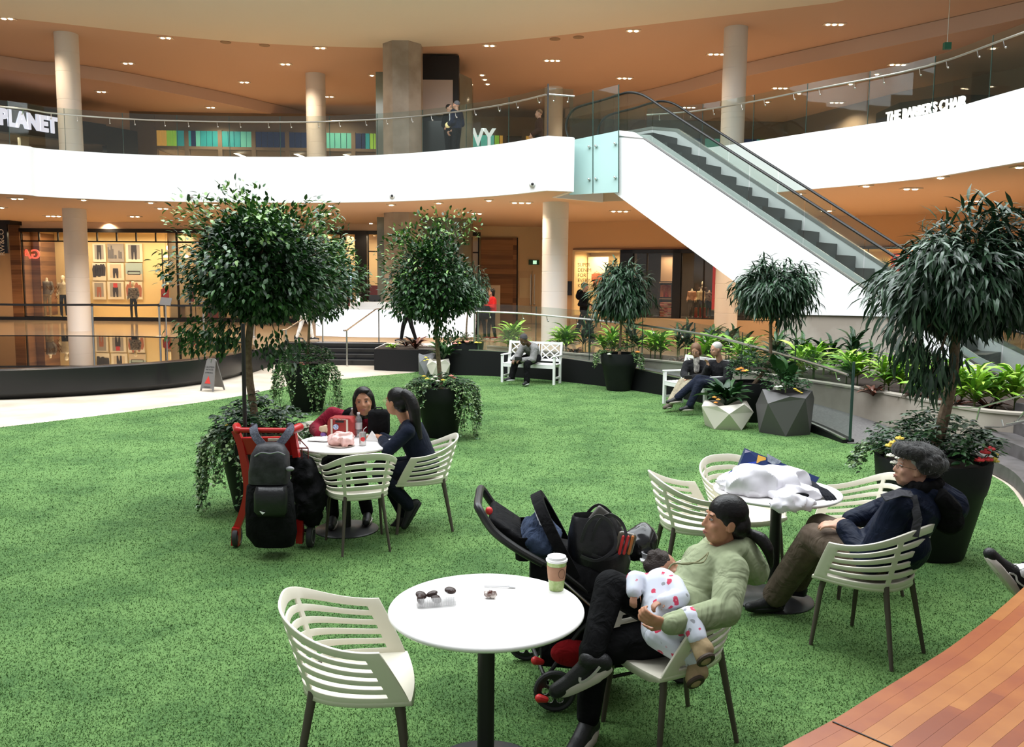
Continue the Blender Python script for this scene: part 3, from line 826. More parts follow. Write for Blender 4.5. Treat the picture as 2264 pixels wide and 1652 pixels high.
def V3(*a): return Vector(a)
class Head:
    def __init__(s, c, fwd, up=(0,0,1), k=1.0):
        s.c = Vector(c); s.f = Vector(fwd).normalized(); u = Vector(up); u = (u - s.f*u.dot(s.f)).normalized(); s.u = u
        s.r = s.f.cross(u).normalized(); s.k = k
        s.M = Matrix((s.r, s.f, s.u)).transposed()
    def p(s, r, f, u): return s.c + (s.r*r + s.f*f + s.u*u)*s.k
    def e(s, mb, r, f, u, a, b, c, n=14, m=10): mb.ell(s.p(r,f,u), (a*s.k,b*s.k,c*s.k), s.M, n, m); return mb
def head_mesh(mb, h, ears=True, old=0):
    h.e(mb, 0,-.014,.030,.076,.098,.094,20,14)
    h.e(mb, 0,.024,-.030,.063,.070,.088,18,12)
    h.e(mb, 0,.050,-.086,.034,.032,.026); h.e(mb, 0,.022,-.070,.050,.055,.036)
    h.e(mb, .036,.045,-.070,.020,.026,.022); h.e(mb,-.036,.045,-.070,.020,.026,.022)
    for sg in (-1,1):
        h.e(mb, sg*.036,.062,-.022,.024,.024,.024)
        h.e(mb, sg*.030,.078,.036,.022,.009,.006)
        if ears:
            h.e(mb, sg*.077,-.008,-.006,.009,.020,.032); h.e(mb, sg*.076,.0,-.028,.007,.010,.014)
        h.e(mb, sg*.011,.094,-.026,.0085,.010,.007)
    mb.cap(h.p(0,.084,.022), h.p(0,.104,-.020), .0085*h.k, .0115*h.k, 10)
    h.e(mb, 0,.086,-.058,.024,.014,.014)
    h.e(mb, 0,.078,-.075,.020,.014,.010)
    return mb
def face_parts(h, par, lip=M_lip, brow=M_hair, skinm=None, glasses=None, smile=0):
    for sg in (-1,1):
        mb = MB(); h.e(mb, sg*.031,.0775,.012,.0122,.0092,.0046,12,8); e = mb.build('eye', M_eye, par, smooth=180)
        mb = MB(); h.e(mb, sg*.031+ .001,.0846,.012,.0062,.0030,.0050,10,6); mb.build('iris', M_iris, e, smooth=180)
        if par.get('_w'):
            e.children[-1:]  # iris vertices are given relative to the person, like the eye
        mb = MB(); mb.tube([h.p(sg*.014,.0895,.030), h.p(sg*.032,.0890,.0355), h.p(sg*.050,.0765,.030)], [.0014*h.k,.0020*h.k,.001*h.k], 6); mb.build('eyebrow', brow, par)
        mb = MB(); mb.tube([h.p(sg*.018,.0845,.0135), h.p(sg*.031,.0875,.0180), h.p(sg*.045,.0785,.0140)], .0011*h.k, 5); mb.build('eyelid', brow, par)
    mb = MB(); mb.tube([h.p(-.021,.090,-.056+smile),h.p(-.008,.0995,-.053),h.p(0,.0995,-.0545),h.p(.008,.0995,-.053),h.p(.021,.090,-.056+smile)], [.002*h.k,.0042*h.k,.004*h.k,.0042*h.k,.002*h.k], 6)
    mb.tube([h.p(-.020,.090,-.058+smile),h.p(0,.0985,-.0625),h.p(.020,.090,-.058+smile)], [.002*h.k,.0055*h.k,.002*h.k], 6)
    mb.build('mouth', lip, par)
    if glasses:
        mb = MB()
        for sg in (-1,1):
            ringp = [h.p(sg*.034+.023*math.cos(a), .100-abs(.0*math.cos(a)), .010+.016*math.sin(a)) for a in [2*PI*i/12 for i in range(13)]]
            mb.tube(ringp, .0014*h.k, 5)
            mb.tube([h.p(sg*.056,.099,.014), h.p(sg*.076,.06,.012), h.p(sg*.080,-.01,.004)], .0014*h.k, 5)
        mb.tube([h.p(-.011,.101,.014),h.p(.011,.101,.014)], .0014*h.k, 5)
        mb.build('glasses', glasses, par)
def hand(mb, w, d, n, side=1, curl=0.35, k=1.0, spread=0.10, curls=None):
    """w wrist, d along the hand, n palm normal (the way the palm faces), side +1: thumb towards d x n"""
    w = Vector(w); d = Vector(d).normalized(); n = Vector(n); n = (n - d*n.dot(d)).normalized(); t = d.cross(n)*side
    a = w; b = w + d*.045*k
    mb.cap(a, b, .026*k, .036*k, 10, 0.55, up=n)
    for j in (-.024,-.008,.009,.025):
        mb.cap(w + t*j*.7*k + d*.012*k, w + t*j*k + d*.080*k, .012*k, .0105*k, 8)
    L = (.040,.045,.042,.033)
    for j, (o, l) in enumerate(zip((.027,.009,-.009,-.027), L)):
        p = w + d*.084*k + t*o*k; c = curl if curls is None else curls[j]
        ang = 0.15 + c*0.6; dd = (d + t*spread*(o/.027)).normalized()
        for seg, (ll, r0, r1) in enumerate(((l,.0092,.0085),(l*.62,.0085,.0078),(l*.52,.0078,.0066))):
            q = dd*math.cos(ang) + n*math.sin(ang); e = p + q*ll*k
            mb.cap(p, e, r0*k, r1*k, 8); p = e; ang += c*1.15
    p = w + d*.022*k + t*.026*k
    q1 = (d*.62 + t*.72 + n*.22).normalized(); e = p + q1*.040*k; mb.cap(p - q1*.012*k, e, .0125*k, .0098*k, 8)
    q2 = (d*.85 + t*.25 + n*(.25+.5*curl)).normalized(); e2 = e + q2*.030*k; mb.cap(e, e2, .0098*k, .0082*k, 8)
    e3 = e2 + (q2 + n*.2).normalized()*.020*k; mb.cap(e2, e3, .0082*k, .0068*k, 8)
    return mb
def torso(mb, pel, chest, rgt, widths=(.165,.150,.165,.190,.150), depths=(.115,.105,.115,.115,.075), n=20, fwd_bulge=0.0):
    """closed loft from the seat to the shoulders; rgt = direction from left to right"""
    pel = Vector(pel); chest = Vector(chest); u = (chest-pel); L = u.length; u.normalize(); r = Vector(rgt); r = (r - u*r.dot(u)).normalized(); f = u.cross(r)
    rings = []
    ts = (-.10, .0, .30, .62, .88, 1.02); ws = (widths[0]*.75,)+tuple(widths); ds = (depths[0]*.75,)+tuple(depths)
    for t, w, d in zip(ts, ws, ds):
        rings.append([pel + u*(L*t) + r*(w*math.cos(2*PI*i/n)) + f*(d*math.sin(2*PI*i/n) - fwd_bulge*math.sin(PI*max(0,min(1,t)))) for i in range(n)])
    mb.loft(rings, cap=True); return mb
def shoe(par, an, toe, up=(0,0,1), L=.27, m=M_shoe, sole=M_sole, k=1.0, vox=.008, chunky=1.0, name='shoe', logo=None, w=.045):
    """an: ankle joint, toe: direction of the toes"""
    an = Vector(an); t = Vector(toe).normalized(); u = Vector(up); u = (u - t*u.dot(t)).normalized(); s = t.cross(u)
    base = an - u*.075*k; heel = base - t*.055*k; tip = base + t*(L-.075)*k
    mb = MB(); mb.cap(heel+u*.038*k, base+t*.06*k+u*.038*k, .038*k, .040*k, 12)
    mb.cap(base+t*.05*k+u*.036*k, tip-t*.02*k+u*.028*k, .042*k, .033*k, 12, 1.0)
    mb.cap(heel+u*.05*k, an+u*.012*k, .036*k, .042*k, 12); mb.cap(an+u*.0*k, base+t*.10*k+u*.038*k, .036*k, .036*k, 12)
    sh = mb.build(name, m, par, mods=remesh(vox, 3))
    sm = MB(); M = Matrix((s, t, u)).transposed(); prof = []
    rings = []
    for z, o in ((-.004, -.004), (-.004*0+.0, .0), (.020*chunky, .002), (.026*chunky, -.006)):
        ring = []
        for i in range(28):
            a = 2*PI*i/28; c, s_ = math.cos(a), math.sin(a)
            y = (-.080 if s_ < 0 else L-.095)*abs(s_)**.8 if True else 0
            wd = (w+o)*(1.0 if s_ > 0 else .86)*(abs(c)**.75)*(1 if c > 0 else -1)
            ring.append(base + M @ Vector((wd*k, (y + (o if s_>0 else -o))*k, z*k)))
        rings.append(ring)
    sm.loft(rings, cap=True); sm.build('sole', sole, par, smooth=50)
    return sh

def figure(name, label, J, top=None, legs=None, skinm=SK_A, hair=None, hairstyle='short', shoes=M_shoe, sole=M_sole, face=True, glasses=None,
           vox=.008, k=1.0, group=None, top_r=(.066,.056,.046), leg_r=(.092,.068,.052), tw=None, td=None, hands=True, hcurl=.35, lower=None, shoe_k=1.0, cat='person', hk=None,
           topname='jacket', legname='trousers', collar=0.0, shoename='shoe', extra_top=None, sole_c=1.0, smile=0, ears=True, cuff_l=.96):
    """J: joints in hall coordinates. Builds one continuous body and the clothes as its children."""
    pel = Vector(J['pel'])
    t = thing(name, label, cat, tuple(pel), group=group, world=True)
    g = {a: Vector(b) for a, b in J.items() if not isinstance(b, (int,float,list))}
    rgt = (g['sh_r']-g['sh_l'])
    h = Head(g['head'], J['face'], J.get('up',(0,0,1)), hk or k)
    sc = k
    mb = MB(); head_mesh(mb, h, ears)
    neck = g['chest']; mb.cap(neck + (g['head']-neck)*(-.1), g['head'] - h.u*.035*h.k - h.f*.018*h.k, .058*sc, .050*sc, 14)
    torso(mb, g['pel'], g['chest'], rgt, (.13,.12,.13,.15,.10), (.085,.08,.085,.085,.05))
    for s in ('l','r'):
        mb.cap(g['chest'].lerp(g['sh_'+s], .5), g['sh_'+s], .045*sc, .045*sc)
        mb.cap(g['sh_'+s], g['el_'+s], .044*sc, .038*sc); mb.cap(g['el_'+s], g['wr_'+s], .038*sc, .026*sc)
        mb.cap(g['pel'].lerp(g['hp_'+s], .6), g['kn_'+s], .070*sc, .050*sc); mb.cap(g['kn_'+s], g['an_'+s], .050*sc, .036*sc)
        if hands:
            hd = J.get('hd_'+s); hd = Vector(hd) if hd else (g['wr_'+s]-g['el_'+s]); hn = Vector(J.get('hn_'+s, (0,0,-1)))
            hand(mb, g['wr_'+s], hd, hn, side=J.get('hs_'+s, 1 if s == 'r' else -1), curl=J.get('hc_'+s, hcurl), k=sc)
    body = mb.build('body', skinm, t, mods=remesh(vox, 2, .4))
    if face: face_parts(h, t, brow=hair if hair and hair is not M_hairg else M_hairg, glasses=glasses, smile=smile)
    if top:
        mb = MB(); torso(mb, g['pel'], g['chest'], rgt, tw or (.175,.165,.18,.200,.130), td or (.130,.125,.130,.125,.085))
        for s in ('l','r'):
            mb.cap(g['chest'].lerp(g['sh_'+s], .35), g['sh_'+s], .068*sc, top_r[0]*sc, 12)
            mb.cap(g['sh_'+s], g['el_'+s], top_r[0]*sc, top_r[1]*sc, 12)
            e = g['el_'+s].lerp(g['wr_'+s], cuff_l); mb.cap(g['el_'+s], e, top_r[1]*sc, top_r[2]*sc, 12)
        if collar:
            nd = (g['head']-neck).normalized(); mb.lathe([(.075,-.02),(.080,.0),(.070,collar),(.058,collar-.005)], neck, 16, M=Matrix(basis(nd)[0:3]).transposed() if True else None)
        if extra_top: extra_top(mb, g, h)
        mb.build(topname, top, t, mods=remesh(vox*1.1, 4))
    if legs:
        mb = MB()
        mb.ell(g['pel']-Vector((0,0,.0)), (.165*sc,.13*sc,.12*sc), Matrix.Rotation(math.atan2(rgt.y, rgt.x), 3, 'Z'), 16, 10)
        for s in ('l','r'):
            mb.cap(g['hp_'+s], g['kn_'+s], leg_r[0]*sc, leg_r[1]*sc, 14)
            e = g['kn_'+s].lerp(g['an_'+s], J.get('hem', .97)); mb.cap(g['kn_'+s], e, leg_r[1]*sc, leg_r[2]*sc, 14)
        mb.build(legname, legs, t, mods=remesh(vox*1.1, 3))
    if shoes:
        for s in ('l','r'):
            shoe(t, g['an_'+s], J['toe_'+s], J.get('sup_'+s, (0,0,1)), m=shoes, sole=sole, k=shoe_k*sc, vox=vox, name=shoename, chunky=sole_c)
    if hair:
        mb = MB()
        if hairstyle == 'short':
            h.e(mb, 0,-.026,.046,.083,.098,.088,18,12)
        elif hairstyle == 'bob':
            h.e(mb, 0,-.026,.044,.087,.102,.092,18,12)
            for sg in (-1,1):
                mb.cap(h.p(sg*.070,-.01,.04), h.p(sg*.074,-.02,-.085), .026*h.k, .030*h.k); mb.cap(h.p(sg*.05,-.06,.04), h.p(sg*.05,-.06,-.11), .04*h.k, .036*h.k)
            mb.cap(h.p(0,-.075,.04), h.p(0,-.07,-.12), .045*h.k, .04*h.k)
        elif hairstyle == 'pony':
            h.e(mb, 0,-.017,.047,.084,.099,.088,20,14); h.e(mb, 0,-.066,-.015,.072,.064,.078,16,10)
            for sg in (-1,1): h.e(mb, sg*.063,-.012,.020,.020,.044,.040); h.e(mb, sg*.060,-.050,-.020,.022,.034,.040)
            pts = J['pony']; rr = J.get('pony_r', [.026]*len(pts)); pp_ = smooth_poly([Vector(p) for p in pts], 3)
            mb.tube(pp_, [interp(i/(len(pp_)-1), [(j/(len(rr)-1), rr[j]) for j in range(len(rr))]) for i in range(len(pp_))], 10)
        mb.build('hair', hair, t, mods=remesh(vox*.9, 2))
    return t, g, h
def standing(x, y, z, fd, H=1.7, step=0.0, arms=(0.1,0.1), lean=0.0):
    """joints of a standing or walking adult at x,y on level z, facing direction fd (radians)"""
    f = V3(math.cos(fd), math.sin(fd), 0); r = V3(math.sin(fd), -math.cos(fd), 0); k = H/1.7; o = V3(x,y,z); U = V3(0,0,1)
    J = dict(pel=o+U*.93*k, chest=o+U*1.40*k+f*lean, head=o+U*1.585*k+f*(lean*1.3+.02), face=f)
    for s, sg in (('l',-1),('r',1)):
        st = step*sg
        J['sh_'+s] = o+U*1.36*k+r*.175*sg*k+f*lean; J['hp_'+s] = o+U*.90*k+r*.085*sg*k
        J['kn_'+s] = o+U*.50*k+r*.09*sg*k+f*(st*.55+.03); J['an_'+s] = o+U*.085*k+r*.09*sg*k+f*st
        a = arms[0 if s == 'l' else 1]
        J['el_'+s] = o+U*1.09*k+r*.23*sg*k+f*(lean-.03-st*.3); J['wr_'+s] = o+U*(.86+a*1.2)*k+r*(.22-a*.3)*sg*k+f*(lean+.06+a*1.2-st*.4)
        J['toe_'+s] = f; J['hd_'+s] = (f*(.2+a*3)+U*(-1+a*4)) ; J['hn_'+s] = -r*sg
    return J
# ------------------------------------------------------------------ shop fronts
class Front:
    """a flat shop front from a to b (2D); local x along it, d into the shop"""
    def __init__(s, a, b):
        s.a = Vector((*a,0)); s.b = Vector((*b,0)); s.u = (s.b-s.a).normalized(); s.n = Vector((-s.u.y, s.u.x, 0)); s.L = (s.b-s.a).length
        s.rz = math.atan2(s.u.y, s.u.x)
        if s.n.y < 0: s.n = -s.n
    def P(s, x, d, z): return s.a + s.u*x + s.n*d + Vector((0,0,z))
    def hit(s, px, py, d=0.0):
        r = ray(px,py); o = Vector((0,0,CAMZ)); q = s.a + s.n*d; k = (q-o).dot(s.n)/r.dot(s.n); p = o + r*k
        return (p-s.a).dot(s.u), p.z
    def box(s, mb, x0, x1, d0, d1, z0, z1): return mb.box(s.P((x0+x1)/2,(d0+d1)/2,(z0+z1)/2), (abs(x1-x0),abs(d1-d0),abs(z1-z0)), rz=s.rz)
    def face(s, x, d, z): return frame(s.P(x,d,z), s.u)
WN = [0]
def window(fr, x0, x1, z0, z1, d=0.0, xs=(), zs_=(), fm=M_black, t=0.05, glass=M_shopglass):
    WN[0] += 1
    e = bpy.data.objects.new('window_%d' % WN[0], None); COL.objects.link(e); e.location = tuple(fr.P((x0+x1)/2,d,z0)); e['_w'] = 1; e['kind'] = 'structure'
    mb = MB()
    for x in (x0,)+tuple(xs)+(x1,): fr.box(mb, x-t/2, x+t/2, d-t/2, d+t/2, z0, z1)
    for z in (z0,)+tuple(zs_)+(z1,): fr.box(mb, x0, x1, d-t/2, d+t/2, z-t/2, z+t/2)
    mb.build('frame', fm, e, smooth=0)
    mb = MB(); fr.box(mb, x0, x1, d-0.006, d+0.006, z0, z1); mb.build('pane', glass, e, smooth=0)
    return e
def shell(fr, x0, x1, dep, z0, z1, mwall, mfloor=None, mceil=None, side=True, label='wall_shop'):
    mb = MB(); fr.box(mb, x0, x1, dep, dep+0.08, z0, z1)
    if side: fr.box(mb, x0-0.04, x0, 0.0, dep, z0, z1); fr.box(mb, x1, x1+0.04, 0.0, dep, z0, z1)
    struct(label, mb, mwall, smooth=0)
    mb = MB(); fr.box(mb, x0, x1, 0, dep, z0-0.02, z0+0.02); struct('floor_shop', mb, mfloor or mwall, smooth=0)
    mb = MB(); fr.box(mb, x0, x1, 0, dep, z1-0.02, z1+0.02); struct('ceiling_shop', mb, mceil or mwall, smooth=0)
def shoplight(fr, x, d, z, w, dd, power, col=(1.0,0.82,0.56)):
    p = fr.P(x,d,z); o = area('shop_light', tuple(p), (0,0,fr.rz), w, dd, power, col); return o
def wallseg(fr, x0, x1, z0, z1, m, name='wall_back', d0=-0.05, d1=0.05):
    mb = MB(); fr.box(mb, x0, x1, d0, d1, z0, z1); return struct(name, mb, m, smooth=0)

M_plank = bpy.data.materials.new('reclaimed wood planks')
def _plank():
    m = M_plank; m.use_nodes = True; nt = m.node_tree; b = nt.nodes['Principled BSDF']; b.inputs['Roughness'].default_value = 0.5
    tc = nt.nodes.new('ShaderNodeTexCoord'); mp = nt.nodes.new('ShaderNodeMapping'); mp.inputs['Scale'].default_value = (0.35,0.35,5.2)
    sn = nt.nodes.new('ShaderNodeSeparateXYZ'); fl = nt.nodes.new('ShaderNodeMath'); fl.operation = 'FLOOR'
    wn = nt.nodes.new('ShaderNodeTexWhiteNoise'); wn.noise_dimensions = '3D'; cm = nt.nodes.new('ShaderNodeCombineXYZ')
    fx = nt.nodes.new('ShaderNodeMath'); fx.operation = 'FLOOR'
    nt.links.new(tc.outputs['Object'], mp.inputs['Vector']); nt.links.new(mp.outputs[0], sn.inputs[0]); nt.links.new(sn.outputs['Z'], fl.inputs[0])
    nt.links.new(sn.outputs['X'], fx.inputs[0]); nt.links.new(fl.outputs[0], cm.inputs[2]); nt.links.new(fx.outputs[0], cm.inputs[0]); nt.links.new(cm.outputs[0], wn.inputs['Vector'])
    nz = nt.nodes.new('ShaderNodeTexNoise'); nz.inputs['Scale'].default_value = 3; nz.inputs['Detail'].default_value = 6
    nt.links.new(mp.outputs[0], nz.inputs['Vector'])
    ad = nt.nodes.new('ShaderNodeMath'); ad.operation = 'MULTIPLY_ADD'; ad.inputs[1].default_value = 0.45; nt.links.new(nz.outputs['Fac'], ad.inputs[0])
    ml = nt.nodes.new('ShaderNodeMath'); ml.operation = 'MULTIPLY'; ml.inputs[1].default_value = 0.55; nt.links.new(wn.outputs['Value'], ml.inputs[0]); nt.links.new(ml.outputs[0], ad.inputs[2])
    cr = nt.nodes.new('ShaderNodeValToRGB'); cr.color_ramp.elements[0].color = (0.07,0.025,0.01,1); cr.color_ramp.elements[1].color = (0.42,0.20,0.08,1)
    cr.color_ramp.elements[0].position = .1; cr.color_ramp.elements[1].position = .85
    nt.links.new(ad.outputs[0], cr.inputs['Fac']); nt.links.new(cr.outputs[0], b.inputs['Base Color'])
_plank()
M_yel = mat('warm yellow shop wall', (0.80,0.60,0.30), 0.6)
M_mann = mat('cream mannequin', (0.80,0.70,0.52), 0.4)

def mannequin(fr, px, py_top, py_foot, d, label, top, legs, headless=True, arms=0.05, fd=None, group=None, arm_m=None):
    x, zt = fr.hit(px, py_top, d); x2, zf = fr.hit(px, py_foot, d); p = fr.P(x2, d, 0)
    Hh = (zt-zf)/(0.88 if headless else 1.0)
    J = standing(p.x, p.y, zf, fd if fd is not None else -PI/2+fr.rz, Hh, 0.03, (arms,arms))
    k = Hh/1.7
    t = thing('mannequin', label, 'mannequin', (p.x,p.y,zf), group=group, world=True)
    g = {a: Vector(b) for a, b in J.items()}
    mb = MB(); 
    if headless: mb.cap(g['chest'], g['chest']+V3(0,0,.10*k), .055*k, .05*k)
    else:
        h = Head(g['head'], J['face'], k=k); head_mesh(mb, h, False); mb.cap(g['chest'], g['head'], .055*k, .05*k)
    for s in ('l','r'):
        mb.cap(g['el_'+s], g['wr_'+s], .036*k, .026*k); mb.cap(g['wr_'+s], g['wr_'+s]+V3(0,0,-.12*k), .026*k, .014*k)
        mb.cap(g['kn_'+s], g['an_'+s], .045*k, .03*k); mb.cap(g['an_'+s], g['an_'+s]+Vector(J['toe_'+s])*.15*k+V3(0,0,-.05*k), .03*k, .025*k)
        mb.cap(g['sh_'+s], g['el_'+s], .04*k, .036*k); mb.cap(g['hp_'+s], g['kn_'+s], .06*k, .045*k)
    torso(mb, g['pel'], g['chest'], g['sh_r']-g['sh_l'], (.12*k,.11*k,.12*k,.14*k,.09*k), (.08*k,)*5)
    mb.build('body', M_mann, t, mods=remesh(.02,2))
    mb = MB(); torso(mb, g['pel'], g['chest'], g['sh_r']-g['sh_l'], tuple(a*k for a in (.16,.145,.165,.18,.11)), tuple(a*k for a in (.11,.105,.11,.11,.07)))
    for s in ('l','r'): mb.cap(g['sh_'+s], g['el_'+s], .058*k, .05*k); mb.cap(g['el_'+s], g['wr_'+s], .05*k, .042*k)
    mb.build('top', top, t, mods=remesh(.02,2))
    mb = MB(); mb.ell(g['pel'], (.15*k,.11*k,.11*k))
    for s in ('l','r'): mb.cap(g['hp_'+s], g['kn_'+s], .082*k, .062*k); mb.cap(g['kn_'+s], g['an_'+s], .062*k, .05*k)
    mb.build('trousers', legs, t, mods=remesh(.02,2))
    return t
def tshape(mb, fr, x, z, d, w, h, th=0.03):
    """a hanging garment: shoulders, body and sleeves"""
    pts = [(-.18*w,1),(.18*w,1),(.5*w,.92),(.52*w,.45),(.40*w,.45),(.36*w,.78),(.34*w,0),(-.34*w,0),(-.36*w,.78),(-.40*w,.45),(-.52*w,.45),(-.5*w,.92)]
    r0 = [fr.P(x+a, d, z+b*h) for a,b in pts]; r1 = [fr.P(x+a, d+th, z+b*h) for a,b in pts]
    mb.loft([r0,r1], cap=True)

# --- left: clothing shop with the large window --------------------------------
FG = Front(P2(onz(0,707,FL)), P2(onz(440,711.5,FL)))
X = lambda px, py=600, d=0.0: FG.hit(px, py, d)[0]
Zz = lambda px, py, d=0.0: FG.hit(px, py, d)[1]
xw0, xw1, xr = X(50), X(393), X(432)
xend = X(760)
ztop = 4.12
# header and base bands, wall pieces
wallseg(FG, X(-160), xw0-0.4, 0.5, 4.4, mat('cream wall tiles', (0.62,0.42,0.24), 0.6), 'wall_left')
wallseg(FG, xw0-0.42, xw0, 0.5, 4.4, M_plank, 'wall_left_timber', -0.08, 0.02)
wallseg(FG, xw0-0.02, xend, ztop-0.12, ztop+0.02, M_black, 'wall_shop_header', -0.1, 0.1)
wallseg(FG, X(-160), xend, FL, FL+0.13, M_blackg, 'wall_shop_base', -0.12, 0.1)
wallseg(FG, xw0-0.02, xend, ztop+0.02, 4.41, M_lceil, 'wall_shop_fascia', -0.02, 0.1)
DEP = 2.3
shell(FG, xw0, X(372), DEP, FL+0.05, ztop, M_yel, M_yel, M_cream)
shell(FG, X(372)+0.06, xend, 3.2, FL+0.05, ztop, M_cream, mat('dark shop floor', (0.10,0.06,0.04), 0.4), M_cream)
xs = [X(p) for p in (90,132,171,218,261,304,347)]
window(FG, xw0, xw1, Zz(200,534), ztop-0.1, 0.0, xs=xs)
window(FG, xw0, xw1, FL+0.13, Zz(200,534), 0.0, xs=())
window(FG, xw1, xend, FL+0.13, ztop-0.1, 0.0, xs=(X(485),X(560)), zs_=(Zz(200,534),), t=0.07)
shoplight(FG, (xw0+X(372))/2, 0.9, ztop-0.15, 5.0, 1.2, 125)
shoplight(FG, X(450), 1.6, ztop-0.15, 4.0, 1.6, 60)
# timber side screen inside the window, mirror-image red letters, blue banner
wallseg(FG, xw0-.35, X(88,600,0.5), FL+0.13, ztop-0.1, M_plank, 'wall_shop_timber', 0.55, 0.65)
wallseg(FG, xw0+.01, xw0+.05, FL+0.13, ztop-0.1, M_plank, 'wall_shop_timber', 0.05, DEP-.02)
sg = thing('shop_sign', 'red mirror-image letters behind the glass at the left end of the shop window', 'sign', tuple(FG.P(X(69,563,.25),0.25,3.0)))
x_, z_ = FG.hit(69,563,0.15)
sg.location = tuple(FG.P(x_,0.15,z_)); sg.rotation_euler = (0,0,FG.rz)
text_obj('letters', 'GA', 0.52, mat('red letter glow', (0.80,0.10,0.06), 0.5, emit=(1.0,0.12,0.07), es=0.8), sg, Matrix.Rotation(PI/2,4,'X'), 0.02, bold=0.008, sx=-1.0)
x_, z_ = FG.hit(150,600,1.9)
bn = thing('hanging_banner', 'blue grey hanging banner behind the pale jacket mannequin in the shop window', 'banner', tuple(FG.P(x_,1.6,z_)), world=True)
b0x, b0z = FG.hit(142,537,1.6); b1x, b1z = FG.hit(168,665,1.6)
mb = MB(); FG.box(mb, b0x, b1x+0.1, 1.58, 1.6, b1z, b0z); mb.build('cloth', mat('blue grey banner', (0.22,0.36,0.38), 0.7), bn, smooth=0)
mb = MB(); FG.box(mb, b0x-0.02, b1x+0.12, 1.57, 1.61, b0z, b0z+0.03); mb.build('rod', M_black, bn, smooth=0)
# dark vinyl lettering on the window
vl = thing('window_lettering', 'brown vinyl words on the glass across the headless mannequin', 'lettering', (0,0,0))
x_, z_ = FG.hit(110,637,-0.03); vl.location = tuple(FG.P(x_,-0.035,z_)); vl.rotation_euler = (0,0,FG.rz)
M_vin = mat('brown vinyl lettering', (0.16,0.09,0.05), 0.6)
text_obj('letters', 'A NEW', 0.24, M_vin, vl, Matrix.Rotation(PI/2,4,'X'), 0.002)
text_obj('letters', 'W\nX', 0.20, M_vin, vl, Matrix.Translation((0.25,0,-0.28)) @ Matrix.Rotation(PI/2,4,'X'), 0.002)
# mannequins of the left window
mannequin(FG, 107, 617, 704, 0.8, 'headless mannequin in grey top and tan trousers in the left shop window', cloth('grey knit', (0.20,0.17,0.14)), cloth('tan cloth', (0.36,0.28,0.17)))
mannequin(FG, 143, 609, 703, 0.9, 'mannequin with a head in a pale jacket and black trousers beside the white column', cloth('pale jacket cloth', (0.66,0.58,0.42)), M_blk, headless=False)
mannequin(FG, 297, 622, 706, 0.7, 'mannequin in patterned top and black trousers in front of the picture wall', cloth('patterned scarf cloth', (0.35,0.30,0.25), (0.04,0.04,0.045), scale=18), M_blk, headless=False)
# picture wall: nine prints, each its own board with a simple printed picture
def poly_face(mb, fr, d, pts):
    n = len(pts); mb.loft([[fr.P(x,d,z) for x,z in pts],[fr.P(x,d+0.004,z) for x,z in pts]], cap=True)
dW = DEP-0.05
px_c = ((204,236),(237,276),(277,317)); px_r = ((538,580),(581,621),(622,663))
M_paper = mat('cream print paper', (0.80,0.70,0.55), 0.7); M_grey = mat('print grey', (0.34,0.30,0.27), 0.7); M_dk2 = mat('print dark', (0.03,0.025,0.03), 0.7)
M_red = mat('print red', (0.55,0.04,0.04), 0.6); M_rust = mat('print rust', (0.40,0.13,0.07), 0.7); M_sky = mat('print sky', (0.36,0.45,0.44), 0.7); M_sand = mat('print sand', (0.60,0.47,0.33), 0.7)
def legs_pic(mb, fr, d, cx_, z0, h, w=0.16, open_=0.08):
    poly_face(mb, fr, d, [(cx_-w*.5,z0+h),(cx_+w*.5,z0+h),(cx_+w*.55,z0+h*.62),(cx_+open_+w*.15,z0),(cx_+open_-w*.12,z0),(cx_+.01,z0+h*.52),(cx_-.01,z0+h*.52),(cx_-open_+w*.12,z0),(cx_-open_-w*.15,z0),(cx_-w*.55,z0+h*.62)])
descr = [['dark trousers print, top left of the picture wall','grey city skyline print, top middle of the picture wall','striding dark trousers print, top right of the picture wall'],
         ['crowd print, middle left of the picture wall','woodland walker print, centre of the picture wall','beach and fence print, middle right of the picture wall'],
         ['rust trousers print, bottom left of the picture wall','red top and black trousers print, bottom middle of the picture wall','figures print behind the mannequin, bottom right of the picture wall']]
